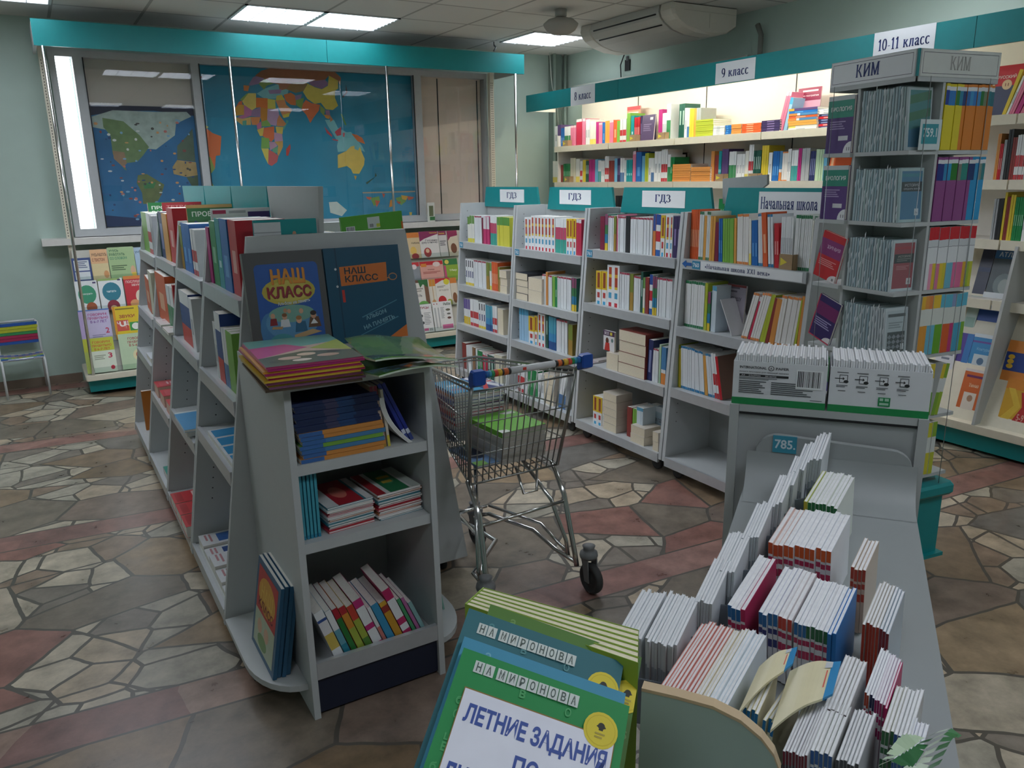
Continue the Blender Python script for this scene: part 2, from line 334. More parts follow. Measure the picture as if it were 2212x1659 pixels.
# ---------------------------------------------------------------- the window with the maps behind its panes
YG, YM = YB - .065, YB - .025
t = struct(bpy.data.objects.new('window_1', None)); col.objects.link(t)
f = MB()
f.box(WX0, WX1, YB - .09, YB + .06, WZ1 - .05, WZ1, PVCG); f.box(WX0 + .0, WX1, YB - .09, YB + .06, WZ0, WZ0 + .06, PVCG)
for x0, x1 in ((WX0, WX0 + .045), (.462, .53), (1.322, 1.385), (3.325, 3.40), (WX1 - .03, WX1)): f.box(x0, x1, YB - .09, YB + .06, WZ0 + .06, WZ1 - .05, PVCG)
for x0 in (.53, 1.385, 3.315): f.box(x0, x0 + .008, YB - .095, YB - .088, WZ0 + .06, WZ1 - .05, BLACK)
f.build('window_frame', t)
for i, (x0, x1) in enumerate(((.53, 1.322), (1.385, 3.325), (3.41, 4.09))):
    g = MB(); g.box(x0, x1, YG - .003, YG, WZ0 + .06, WZ1 - .05, glass('window_glass', refl=1.9)); g.build('window_glass', t)
o = MB(); o.box(.06, 4.2, YB - .2, YB, WZ0 - .055, WZ0 - .005, mat('#e4e2dc', .4)); struct(o.build('trim_1'))
# glass blocks of the narrow side light
g = MB(); GB = emit('#f4fbff', DAY, 'daylight_glass'); gap = mat('#b9cdd6', .3)
nb = 9; hh = (WZ1 - .05 - WZ0 - .06) / nb
for i in range(nb):
    for x0, x1 in ((WX0 + .047, WX0 + .13), (WX0 + .134, WX0 + .15)): g.box(x0, x1, YB + .02, YB + .05, WZ0 + .064 + i * hh, WZ0 + .056 + (i + 1) * hh, GB)
g.box(WX0 + .045, WX0 + .15, YB + .05, YB + .055, WZ0 + .06, WZ1 - .05, gap)
struct(g.build('window_2'))
# blinds behind the panes
BL = mat('#cfc9be', .7, var=.05, scale=200)
o = MB(); o.box(.532, 1.32, YM + .02, YM + .024, WZ0 + .06, WZ1 - .05, BL); tag(o.build('roller_blind'), 'grey beige blind filling the pane above the animal map', 'blind')
o = MB(); o.box(3.415, 4.085, YM + .012, YM + .016, WZ0 + .06, WZ1 - .05, mat('#dccdbe', .7, var=.05, scale=200))
for x in (3.60, 4.04): o.box(x, x + .01, YM + .008, YM + .0125, WZ0 + .06, WZ1 - .06, DARK)
tag(o.build('roller_blind'), 'beige blind with dark seams in the pane right of the world map', 'blind')
def FM(x0, z0, y): return frame((x0, y, z0), (1, 0, 0), (0, 0, 1))
# ---- world map: coastlines read off the photograph in the map's own plane
def wm(pts, sc, ox, oy, y):
    return [on(a / sc + ox, b / sc + oy, 1, y) for a, b in pts]
mx0, mx1, mz0, mz1 = 1.388, 3.322, WZ0 + .055, WZ1 - .052
M_ = MB(); ocean = mat('#2a8cab', .6, var=.2, scale=3.5)
M_.box(mx0, mx1, YM, YM + .006, mz0, mz1, ocean)
world = [
 ('#7cc0c4', 'b', [(1085, 770), (1190, 760), (1300, 900), (1330, 960), (1280, 940), (1060, 960), (1050, 900)]), ('#7cc0c4', 'b', [(930, 640), (1020, 640), (1060, 720), (1200, 790), (1190, 840), (1060, 860), (960, 700)]),
 ('#7cc0c4', 'b', [(250, 380), (330, 330), (500, 270), (580, 290), (560, 380), (430, 430), (330, 430)]),
 ('#e3cf6a', 'b', [(105, 450), (165, 375), (245, 375), (245, 520), (205, 545), (125, 490)]), ('#8fae52', 'b', [(85, 440), (150, 380), (168, 376), (110, 452)]),
 ('#d9a53c', 'b', [(38, 520), (70, 490), (125, 490), (125, 590), (38, 600)]), ('#d8693c', 'b', [(38, 520), (75, 460), (105, 450), (110, 490), (70, 492)]),
 ('#c678a6', 'b', [(125, 490), (205, 545), (195, 600), (110, 630), (60, 612), (125, 590)]), ('#9a7fa8', 'b', [(205, 545), (290, 515), (290, 612), (195, 602)]),
 ('#dd7a2e', 'b', [(245, 420), (360, 425), (360, 530), (290, 515), (245, 520)]), ('#d3902f', 'b', [(290, 515), (360, 530), (355, 640), (300, 660), (290, 610)]),
 ('#d8cf5a', 'b', [(360, 430), (435, 440), (440, 530), (360, 530)]), ('#bfa0c0', 'b', [(360, 530), (465, 530), (475, 590), (445, 700), (390, 690), (355, 640)]),
 ('#cf8a54', 'b', [(475, 590), (545, 680), (520, 705), (450, 702), (455, 640)]), ('#5fae96', 'b', [(545, 640), (570, 650), (520, 742), (512, 715), (545, 680)]),
 ('#d9b76a', 'b', [(36, 612), (110, 630), (190, 612), (195, 690), (110, 695), (40, 640)]), ('#5fae96', 'b', [(110, 650), (150, 645), (150, 692), (110, 695)]), ('#dd8d4f', 'b', [(190, 612), (290, 612), (270, 692), (205, 690)]),
 ('#c6709a', 'b', [(250, 690), (295, 655), (300, 720), (258, 735)]), ('#86b45a', 'b', [(300, 660), (355, 640), (392, 690), (390, 704), (300, 706)]), ('#de7240', 'b', [(325, 720), (425, 705), (425, 830), (395, 860), (310, 800)]),
 ('#dcc75e', 'b', [(255, 740), (325, 712), (310, 800), (285, 802)]), ('#dcc75e', 'b', [(440, 708), (515, 712), (508, 782), (450, 770)]), ('#bf98b0', 'b', [(425, 765), (505, 782), (512, 850), (430, 860)]),
 ('#7fb356', 'b', [(300, 812), (375, 825), (378, 920), (295, 925)]), ('#bf98b0', 'b', [(375, 860), (430, 860), (458, 900), (385, 945)]), ('#d0a558', 'b', [(430, 858), (512, 850), (512, 910), (470, 1000), (455, 980), (465, 900)]),
 ('#6fb088', 'b', [(405, 930), (462, 905), (460, 970), (415, 968)]), ('#d8cb5e', 'b', [(298, 925), (370, 925), (366, 1082), (330, 1010)]), ('#c8605e', 'b', [(370, 935), (430, 968), (468, 1000), (455, 1060), (400, 1100), (365, 1080)]),
 ('#c0483e', 'b', [(585, 880), (590, 920), (565, 1000), (545, 995), (545, 930)]),
 ('#de8438', 'b', [(120, 295), (180, 300), (165, 355), (122, 350)]), ('#9a7fa8', 'b', [(170, 290), (215, 215), (300, 180), (335, 235), (275, 282), (190, 300)]), ('#88a452', 'b', [(270, 280), (330, 228), (400, 180), (420, 280), (350, 300), (325, 340)]),
 ('#a9704f', 'b', [(235, 200), (300, 150), (420, 118), (700, 108), (1000, 135), (1090, 220), (1085, 300), (1060, 252), (970, 200), (930, 245), (770, 262), (640, 300), (560, 330), (480, 350), (470, 290), (400, 270), (330, 230)]),
 ('#9a7a45', 'b', [(545, 335), (600, 270), (720, 262), (770, 280), (720, 352), (640, 372)]), ('#9a7fa8', 'b', [(365, 345), (500, 335), (490, 378), (380, 382)]), ('#8c6a9a', 'b', [(760, 262), (930, 240), (972, 285), (900, 332), (800, 300)]),
 ('#d9c653', 'b', [(712, 362), (760, 280), (830, 315), (900, 335), (960, 300), (970, 200), (1062, 250), (1062, 330), (1030, 350), (1030, 420), (1062, 500), (1010, 542), (940, 535), (890, 470), (830, 482), (755, 430)]),
 ('#dc7440', 'b', [(703, 490), (740, 442), (800, 475), (880, 490), (872, 545), (812, 625), (785, 672), (745, 590), (700, 540)]), ('#d97b3a', 'b', [(520, 390), (590, 370), (640, 400), (642, 497), (590, 490), (540, 450)]),
 ('#9a7fa8', 'b', [(630, 400), (702, 385), (690, 432), (640, 447)]), ('#86ae52', 'b', [(640, 445), (722, 420), (715, 462), (700, 530), (648, 497)]), ('#e09a62', 'b', [(440, 450), (530, 440), (545, 490), (605, 540), (570, 600), (515, 618), (480, 540)]),
 ('#d8c84e', 'b', [(512, 590), (580, 570), (572, 608), (520, 622)]), ('#d8c84e', 'b', [(450, 400), (500, 390), (532, 440), (440, 450)]), ('#88a452', 'b', [(880, 490), (932, 538), (922, 602), (885, 560)]), ('#d8923a', 'b', [(922, 590), (982, 590), (972, 632), (938, 622)]),
 ('#a2789c', 'b', [(935, 545), (975, 545), (985, 600), (940, 590)]), ('#c07c50', 'b', [(972, 580), (1012, 640), (985, 662)]), ('#c8505a', 'b', [(925, 708), (1000, 790), (1002, 812), (950, 772)]), ('#c8505a', 'b', [(1028, 760), (1092, 708), (1092, 792), (1050, 802)]),
 ('#c8505a', 'b', [(1005, 828), (1062, 840), (1062, 852), (1010, 842)]), ('#c8505a', 'b', [(1108, 770), (1130, 770), (1125, 812), (1110, 806)]), ('#d8743a', 'b', [(1195, 778), (1250, 790), (1302, 820), (1332, 882), (1255, 852)]), ('#5c9a50', 'b', [(1085, 580), (1100, 580), (1147, 692), (1130, 692)]),
 ('#e0c45c', 'b', [(1058, 990), (1145, 950), (1190, 905), (1225, 898), (1225, 930), (1260, 945), (1280, 908), (1297, 960), (1327, 1030), (1320, 1090), (1272, 1177), (1210, 1175), (1190, 1130), (1150, 1100), (1060, 1122)]), ('#d8b050', 'b', [(1220, 1195), (1248, 1200), (1235, 1240)]),
 ('#30563e', 'b', [(1433, 1165), (1447, 1195), (1350, 1282), (1338, 1266), (1428, 1210)]), ('#44505a', 'b', [(1140, 290), (1157, 372), (1112, 422), (1100, 410), (1138, 368)]), ('#c9d6cc', 'b', [(970, 1460), (1050, 1455), (1150, 1540), (1100, 1600), (985, 1565)]),
 ('#d8723f', 'a', [(1060, 640), (1180, 740), (1257, 768), (1247, 930), (1210, 935), (1202, 1042), (1165, 1035), (1165, 950), (1100, 890), (1072, 850)]), ('#93ab56', 'a', [(1080, 880), (1165, 950), (1202, 1045), (1150, 1110), (1202, 1212), (1160, 1208), (1105, 1100)]),
 ('#b6bf5e', 'a', [(1050, 625), (1150, 690), (1130, 702), (1060, 650)]), ('#8d6a7c', 'a', [(1010, 240), (1095, 258), (1065, 300), (1012, 300)])]
for k, (c, w, pts) in enumerate(world):
    a = wm(pts, *((4.61, 500, 120) if w == 'b' else (3.95, 160, 100)), YM - .0008 - .00004 * k)
    M_.poly(a, mat(c, .6, var=.1, scale=25))
tag(M_.build('world_map'), 'large political world map, turquoise oceans and coloured countries, behind the middle pane', 'map')
# small second map stuck on its lower right corner
M_ = MB(); p, q = on(783, 415, 1, YM - .006), on(903, 487, 1, YM - .006)
M_.box(p.x, mx1 - .01, YM - .008, YM - .005, q.z, p.z, mat('#3a8fb0', .6, var=.15, scale=10)); M_.box(p.x, mx1 - .01, YM - .0085, YM - .008, p.z - .012, p.z, mat('#b9a58a'))
for k, (c, pts) in enumerate([('#d0644a', [(1340, 1405), (1400, 1410), (1380, 1440), (1350, 1425)]), ('#7aa456', [(1385, 1420), (1470, 1400), (1480, 1450), (1420, 1500), (1400, 1460)]), ('#d0644a', [(1430, 1440), (1480, 1450), (1445, 1510)]), ('#d0644a', [(1500, 1370), (1530, 1380), (1515, 1420)]),
    ('#d8923f', [(1580, 1440), (1620, 1430), (1610, 1500), (1570, 1510)]), ('#7aa456', [(1630, 1420), (1700, 1400), (1740, 1450), (1690, 1490)]), ('#e0b04a', [(1690, 1390), (1760, 1400), (1740, 1440), (1700, 1430)]), ('#d0644a', [(1750, 1400), (1820, 1410), (1800, 1430), (1760, 1440)]), ('#d0644a', [(1640, 1450), (1690, 1460), (1670, 1480)]), ('#e0c45c', [(1770, 1560), (1800, 1560), (1795, 1590), (1775, 1590)])]):
    M_.poly([on(a / 4.61 + 500, b / 4.61 + 120, 1, YM - .0095 - .0001 * k) for a, b in pts], mat(c, .6))
tag(M_.build('small_world_map'), 'small world map poster overlapping the lower right corner of the large map', 'map')
# ---- animal map on the left
M_ = MB(); a, b = on(190, 222, 1, YM), on(430, 508, 1, YM)
nx0, nx1, nz0, nz1 = .54, 1.318, WZ0 + .065, on(300, 229, 1, YM).z
M_.box(nx0, nx1, YM + .004, YM + .008, nz0, nz1, mat('#2f6f9e', .6, var=.4, scale=6))
F = FM(nx0, nz0, YM + .004); wN, hN = nx1 - nx0, nz1 - nz0
M_.flat(F, [(0, hN), (0, hN * .915), (wN * .25, hN * .955), (wN * .6, hN * .965), (wN, hN * .93), (wN, hN)], mat('#262c44', .6), .0004)
M_.flat(F, [(0, 0), (wN, 0), (wN, .005), (wN * .6, hN * .035), (0, hN * .1)], mat('#1f3760', .6), .0004)
land = [('#a9bcb4', [(150, 600), (330, 545), (700, 560), (960, 560), (1000, 600), (870, 660), (860, 760), (700, 880), (560, 870), (310, 720), (160, 690)]), ('#6f8a5c', [(240, 610), (420, 640), (560, 760), (640, 860), (590, 930), (540, 985), (420, 1000), (450, 1060), (530, 1100), (430, 1050), (330, 920), (310, 760), (250, 690)]),
 ('#9a7f64', [(330, 890), (430, 905), (450, 1000), (420, 1030), (340, 960)]), ('#6d7a4c', [(545, 1100), (620, 1090), (770, 1180), (745, 1270), (700, 1345), (590, 1345), (580, 1250), (535, 1165)]), ('#3f8450', [(590, 1170), (700, 1160), (680, 1210), (600, 1215)]),
 ('#b09763', [(880, 970), (1040, 990), (1055, 1100), (960, 1115), (850, 1090), (840, 1030)]), ('#4c6048', [(960, 1118), (1056, 1100), (1062, 1210), (1010, 1200)]), ('#5b6f5c', [(880, 850), (960, 770), (1010, 700), (1035, 985), (880, 965)])]
for k, (c, pts) in enumerate(land): M_.poly([on(x / 3.95 + 160, y / 3.95 + 100, 1, YM + .0034 - .00015 * k) for x, y in pts], mat(c, .6, var=.3, scale=22))
rr = random.Random(3); dots = [mat(c, .6) for c in ('#c87a72', '#d7dcd8', '#8d4b48', '#2d4c7a', '#d9a068', '#4a4a44', '#7fb0cf')]
for i in range(95):
    x, z = rr.uniform(.03, .95) * wN, rr.uniform(.03, .9) * hN; w, h = rr.uniform(.006, .017), rr.uniform(.005, .012); n = 6
    M_.flat(F, [(x + w * math.cos(2 * PI * j / n + i), z + h * math.sin(2 * PI * j / n + i)) for j in range(n)], dots[i % 7], .0024 + .00001 * i)
tag(M_.build('animal_map'), 'dark blue animal world map with green continents behind the left pane', 'map')
# ================================================================ glazed book display below and around the window
FY = 6.75
t = thing('window_display', 'long display fixture under a turquoise canopy, built along the window wall', 'display shelving', Matrix.Translation((2.2, 7.0, 0)))
OFF = Matrix.Translation((-2.2, -7.0, 0))
def dpart(mb, name, par=t, off=OFF):
    mb.M = None; mb.v = [tuple(off @ Vector(p)) for p in mb.v]; return mb.build(name, par)
o = MB(); o.box(.205, 2.30, FY, FY + .02, 2.54, 2.713, TEAL); o.box(2.304, 4.215, FY, FY + .02, 2.54, 2.713, TEAL); dpart(o, 'fascia_board')
o = MB(); o.box(.205, .225, FY + .02, YB - .11, 2.55, 2.70, GREYD); o.box(4.195, 4.215, FY + .02, YB - .11, 2.55, 2.70, GREYD); o.box(.225, 4.195, FY + .02, YB - .11, 2.62, 2.64, GREYD); dpart(o, 'canopy_board')
for x in (.255, 1.51, 2.815, 4.11):
    o = MB(); o.tube([(x, FY - .007, .171), (x, FY - .007, 2.539)], .011, CHROME, 10); dpart(o, 'chrome_rod')
for x in (.235, 4.11):
    o = MB(); o.box(x, x + .045, YB - .17, YB - .12, .12, 2.6, CREAM)
    for i in range(60):
        for dx in (.011, .027): o.box(x + dx, x + dx + .006, YB - .1705, YB - .169, 1.2 + i * .022, 1.212 + i * .022, mat('#6a6254', .6, var=0))
    dpart(o, 'perforated_post')
o = MB(); o.box(.22, 4.2, FY + .03, YB - .15, .03, .125, TEAL); dpart(o, 'plinth')
o = MB(); o.box(.2, 4.22, FY - .02, YB - .15, .127, .17, CREAM, .006); dpart(o, 'ledge')
o = MB(); o.add([(.25, 6.80, .172), (4.15, 6.80, .172), (4.15, 7.2, 1.09), (.25, 7.2, 1.09), (.25, 6.83, .172), (4.15, 6.83, .172), (4.15, 7.23, 1.09), (.25, 7.23, 1.09)], [(0, 1, 2, 3), (7, 6, 5, 4), (0, 3, 7, 4), (1, 5, 6, 2), (3, 2, 6, 7), (4, 5, 1, 0)], mat('#c9c6bb', .6)); dpart(o, 'slanted_back')
ACR = glass('acrylic', tint='#f2f6f5', refl=1.2, ior=1.4)
for k in range(4):
    z, y = .172 + k * .225, 6.80 + k * .098
    o = MB(); o.box(.26, 4.14, y - .046, y - .043, z + .0, z + .05, ACR); o.box(.26, 4.14, y - .043, y + .0, z + .0, z + .003, ACR); dpart(o, 'acrylic_ledge')
# ================================================================ books
SOFT = {}
def book_mesh(t, d, h, bands, cover, pages='#e6e3da', hard=False):
    k = (round(t, 4), round(d, 3), round(h, 3), tuple(bands), cover, pages, hard)
    if k in SOFT: return SOFT[k]
    b = MB(); c = .0025 if hard else .0008; ins = .003 if hard else .0008
    cm = mat(cover, .38, var=.04); pm = mat(pages, .85, var=.1, scale=120)
    if t < .0035 + 2 * c: c = t * .2
    b.box(0, c, 0, d, 0, h, cm); b.box(t - c, t, 0, d, 0, h, cm); b.box(c, t - c, 0, c, 0, h, cm)
    b.box(c, t - c, c, d - ins, ins, h - ins, pm)
    z = 0
    e = .0006 if hard else .0003
    for bd in bands:
        f, hx = bd[:2]
        if len(bd) > 2: b.quad((e, -.0004, z * h), (t - e, -.0004, z * h), (t - e, -.0004, f * h), (e, -.0004, f * h), mat(bd[2], .38, var=.03)); e2, y2 = t * .27, -.0006
        else: e2, y2 = e, -.0004
        b.quad((e2, y2, z * h), (t - e2, y2, z * h), (t - e2, y2, f * h), (e2, y2, f * h), mat(hx, .38, var=.03)); z = f
    me = b.build('book').data; bpy.data.objects.remove(bpy.data.objects[-1] if False else next(o for o in col.objects if o.data == me)); SOFT[k] = me
    return me
def put(name, me, M, label, cat, group):
    o = bpy.data.objects.new(name, me); o.matrix_world = M; col.objects.link(o); return tag(o, label, cat, group)
W = '#e9ecec'
# code: (spine bands from the foot up, cover, height, what it looks like, hard)
CODE = {
 'w': ([(.3, W), (.6, '#b4b9be', W), (1, W)], W, .2, 'white', 0), 'wr': ([(.95, '#e2e6e7'), (1, '#a8324a')], '#dfe3e4', .2, 'white red-capped', 0), 'wg': ([(.06, '#2f7a50'), (.94, '#e6e8e6'), (1, '#2f7a50')], '#dfe6df', .24, 'white green-tipped', 0),
 'wo': ([(.05, '#e08a4a'), (.95, '#e9e7e2'), (1, '#e08a4a')], '#e8e2d8', .24, 'white orange-tipped', 0), 'wb': ([(.06, '#2f7fb0'), (.95, '#e6eaec'), (1, '#2f7fb0')], '#e3e8ea', .24, 'white blue-tipped', 0),
 'all': ([(.1, '#c8313f', W), (.2, W), (.34, '#4aa0c6', W), (.42, W), (.48, '#e3c33a', W), (.7, '#b5452c', W), (.78, '#e3b53a', W), (.95, '#b5452c', W), (1, W)], W, .2, 'white banded', 0), 'aly': ([(.1, '#3fa4d0', W), (.2, W), (.36, '#c4453f', W), (.45, W), (.5, '#e6c432'), (.95, '#9a4a2c', '#e6c432'), (1, '#e6c432')], '#e6c432', .2, 'yellow banded', 0),
 'alb': ([(.1, '#e0c83c'), (.3, W), (.55, '#3d4a7a', W), (.7, W), (.95, '#3b3f46', W), (1, W)], W, .2, 'white and navy banded', 0),
 'rx': ([(1, '#c8222f')], '#8a6a5a', .2, 'red', 0), 'r': ([(.3, '#c8222f'), (.6, '#e6a8a0', '#c8222f'), (1, '#c8222f')], '#c8222f', .2, 'red', 0), 'rw': ([(.12, '#c23a40'), (.3, W), (.55, '#c23a40'), (1, W)], W, .22, 'red and white', 0), 'cr': ([(.9, '#c22d4e'), (1, '#d9d9d9')], '#c22d4e', .2, 'crimson', 0), 'mr': ([(1, '#7d1f3d')], '#7d1f3d', .2, 'maroon', 1), 'br': ([(1, '#8f3a35')], '#8f3a35', .2, 'brick red', 0),
 'mg': ([(.55, '#c2356e'), (1, '#dcd9dc')], '#c2356e', .2, 'magenta and white', 0), 'mg2': ([(1, '#b82f7e')], '#b82f7e', .22, 'magenta', 0), 'pk': ([(.9, '#dd7f9c'), (1, '#e9c8d2')], '#dd7f9c', .21, 'pink', 0), 'pr': ([(1, '#d6455e')], '#d6455e', .24, 'rose red', 0), 'pp': ([(.2, '#e0a63a'), (1, '#5b4678')], '#5b4678', .22, 'purple', 0), 'dp': ([(.3, '#3c2f5c'), (.7, '#8a7aa8', '#3c2f5c'), (1, '#3c2f5c')], '#3c2f5c', .22, 'dark purple', 1),
 'o': ([(.25, '#e0622e'), (.6, '#f0b48a', '#e0622e'), (1, '#e0622e')], '#e0622e', .22, 'orange', 0), 'oy': ([(1, '#e0a44c')], '#e0a44c', .22, 'amber', 0), 'ol': ([(.5, '#a8863c'), (1, '#7c8a3a')], '#96843c', .2, 'olive', 0), 'oc': ([(1, '#d9934a')], '#d9934a', .22, 'tan orange', 0),
 'y': ([(1, '#e0c93c')], '#e0c93c', .22, 'yellow', 0), 'yg': ([(.72, '#d8d24a'), (1, '#5d9a48')], '#c9cc4a', .2, 'yellow and green', 0), 'yw': ([(.25, '#e8d86a'), (1, '#ecebe0')], '#ecebe0', .22, 'pale yellow', 0), 'lg': ([(1, '#7fb54a')], '#7fb54a', .21, 'lime green', 0), 'lm': ([(1, '#b3bf3a')], '#b3bf3a', .24, 'lime yellow', 0),
 'g': ([(.35, '#1f8a4c'), (.6, '#8fc49e', '#1f8a4c'), (1, '#1f8a4c')], '#1f8a4c', .2, 'green', 0), 'gw': ([(.55, '#3d8a58'), (1, W)], W, .22, 'green and white', 0), 'dg': ([(.4, '#1f5648'), (.8, '#a9c4b8', '#1f5648'), (1, '#1f5648')], '#1f5648', .22, 'dark green', 0), 'pg': ([(1, '#b8d4b0')], '#b8d4b0', .22, 'pale green', 0), 'ygn': ([(.15, '#d9d04a'), (.7, '#e6e6dc'), (1, '#6f9a4c')], W, .2, 'white, yellow and green', 0), 'cm': ([(1, '#ddd8c0')], '#ddd8c0', .23, 'cream', 0),
 't': ([(.3, '#189a9e'), (.4, '#bfe0e0', '#189a9e'), (1, '#189a9e')], '#189a9e', .24, 'teal', 0), 'tp': ([(.4, '#3aa392'), (.75, '#c24a6a'), (1, W)], W, .2, 'teal and pink', 0), 'tw': ([(.5, '#3f9c9a'), (1, W)], W, .22, 'teal and white', 0), 'b': ([(.2, '#1f6cb8'), (.5, '#5fa0d8', '#1f6cb8'), (1, '#1f6cb8')], '#1f6cb8', .22, 'blue', 0), 'bw': ([(.4, '#4a76a8'), (1, W)], W, .22, 'blue and white', 0), 'sk': ([(1, '#6fb2d4')], '#6fb2d4', .22, 'sky blue', 0), 'skw': ([(.8, '#9cc4e0'), (1, '#4aa3cc')], '#9cc4e0', .2, 'pale blue', 0), 'nv': ([(.2, '#2b3566'), (.75, '#8a94bc', '#2b3566'), (1, '#2b3566')], '#2b3566', .22, 'navy', 0), 'bo': ([(.3, '#e08a3c'), (.4, W), (1, '#4f86b4')], '#4f86b4', .22, 'blue and orange', 0),
 'fl': ([(.15, '#2f5fa8'), (.35, W), (.6, '#cc2f3c'), (.75, W), (1, '#2d4f9c')], W, .21, 'tricolour banded', 0), 'fl2': ([(.6, '#e08a4a'), (1, '#3a5aa0')], '#e08a4a', .21, 'orange and blue', 0), 'bk': ([(1, '#2a2c2e')], '#2a2c2e', .21, 'black', 0), 'gy': ([(1, '#a9adb0')], '#a9adb0', .22, 'grey', 0), 'bn': ([(1, '#8c6a4a')], '#8c6a4a', .2, 'brown', 0),
 'ce': ([(1, '#e2d6bc')], '#e2d6bc', .15, 'cream page-edge', 0), 'mx': ([(.2, '#e0c13a'), (.45, '#2f7fa8'), (.7, '#3c7a4a'), (1, '#8a4a6a')], '#3c7a6a', .21, 'mixed-colour', 0), 'lb': ([(.9, '#cfdde4'), (1, '#58a0c0')], '#cfdde4', .21, 'icy white', 0),
 'gb': ([(.25, '#24508c'), (.5, '#3c8fc0'), (1, '#4aa0b8')], '#3c8fc0', .2, 'blue-green', 0), 'sv': ([(1, '#c6d0d2')], '#c6d0d2', .24, 'silver grey', 0), 'rb': ([(.35, '#cf3a2e'), (.75, '#24488c'), (1, W)], '#2a4a90', .25, 'red and blue', 0), 'lav': ([(.3, '#e0c13a'), (.6, W), (1, '#6a5a9a')], W, .2, 'lavender and white', 0)}
def row(spec, X, z, tr, py, where, group, name='book', cat='book', depth=.15, hs=1.0, back=.0, jit=.004, i0=0, ax=0, lim=None):
    """books on a shelf that faces -X: spec = (x0, x1, n, code[, height factor[, lean degrees]]) with x in a crop of the photo; tr = (scale, ox, oy); py = (y at first x, y at last x) in that crop"""
    sc, ox, oy = tr; a, b = spec[0][0], spec[-1][1]; i = i0
    for s in spec:
        x0, x1, n, code = s[:4]; hf = s[4] if len(s) > 4 else 1.0; lean = s[5] if len(s) > 5 else 0
        if abs(lean) < 7 and X > 4.6: lean = 0
        f = lambda x: on(x / sc + ox, (py[0] + (py[1] - py[0]) * (x - a) / max(1, b - a)) / sc + oy, ax, X)[1 - ax]
        y0, y1 = f(x0), f(x1)
        if lim: y0, y1 = min(max(y0, lim[0]), lim[1]), min(max(y1, lim[0]), lim[1])
        if abs(y0 - y1) < .003: continue
        bands, cover, h, desc, hard = CODE[code]; w = abs(y0 - y1) / n; n = n if w > .003 else max(1, int(abs(y0 - y1) / .004)); w = abs(y0 - y1) / n
        for k in range(n):
            t = w * (math.cos(math.radians(lean)) if lean else 1) - .0007; hh = h * hs * hf * (1 + (rnd.random() - .5) * .012)
            me = book_mesh(round(t, 3) if round(t, 3) < t else t, depth, round(hh, 3), bands, cover, hard=bool(hard))
            x = X + back + rnd.random() * jit
            M = mtx((x, y0 - k * w, z + .0004), (0, -1, 0), (1, 0, 0), (0, 0, 1)) if ax == 0 else Matrix.Translation((y0 + k * w, x, z + .0004))
            if lean:
                r = Matrix.Rotation(math.radians(lean), 4, 'Y')
                M = M @ (Matrix.Translation((w, 0, 0)) @ r @ Matrix.Translation((-t, 0, 0)) if lean > 0 else r)
            put(name, me, M, '%s %s, %s from left, %s' % (desc, cat, ordn(i), where), cat, group); i += 1
    return i
def stack(codes, M, w, d, t, where, group, name='book', cat='book', hard=False, jig=.006, side='spine', order='from the top'):
    """books lying flat on one another; M = frame at the foot of the stack, spines along local x facing -y"""
    n = len(codes)
    for k, c in enumerate(codes):
        bands, cover, h, desc, hd = CODE[c]
        me = book_mesh(t - .0006, d, w, bands, cover, '#e2d8c0' if c == 'ce' else '#e6e3da', bool(hd) or hard)
        dx, dy = (rnd.random() - .5) * jig, (rnd.random() - .5) * jig
        m = M @ Matrix.Translation((dx, dy, k * t + .0004)) @ Matrix(((0, 0, 1, 0), (0, 1, 0, 0), (-1, 0, 0, t - .0006), (0, 0, 0, 1)))
        put(name, me, m, '%s %s, %s, %s' % (desc, cat, ('topmost' if k == n - 1 else 'lowest' if k == 0 else ordn(n - 1 - k) + ' from top'), where), cat, group)
def facing(name, label, cat, M, w, h, t, cover, art, group=None, pages='#e6e3da', hard=False, spine=None):
    """a book seen from its front: local x to the right, z up, the cover looking to -y. art = list of (kind, ...) in 0..1 of the cover"""
    b = MB(); c = .0025 if hard else .001; cm = mat(cover, .35, var=.05)
    b.box(0, w, 0, c, 0, h, cm); b.box(0, w, t - c, t, 0, h, cm); b.box(0, c, c, t - c, 0, h, mat(spine or cover, .35)); b.box(c, w - .002, c, t - c, .002, h - .002, mat(pages, .85, var=.1, scale=120))
    F = frame((0, 0, 0), (1, 0, 0), (0, 0, 1))
    draw(b, F, w, h, art)
    o = b.build(name); o.matrix_world = M; return tag(o, label, cat, group)
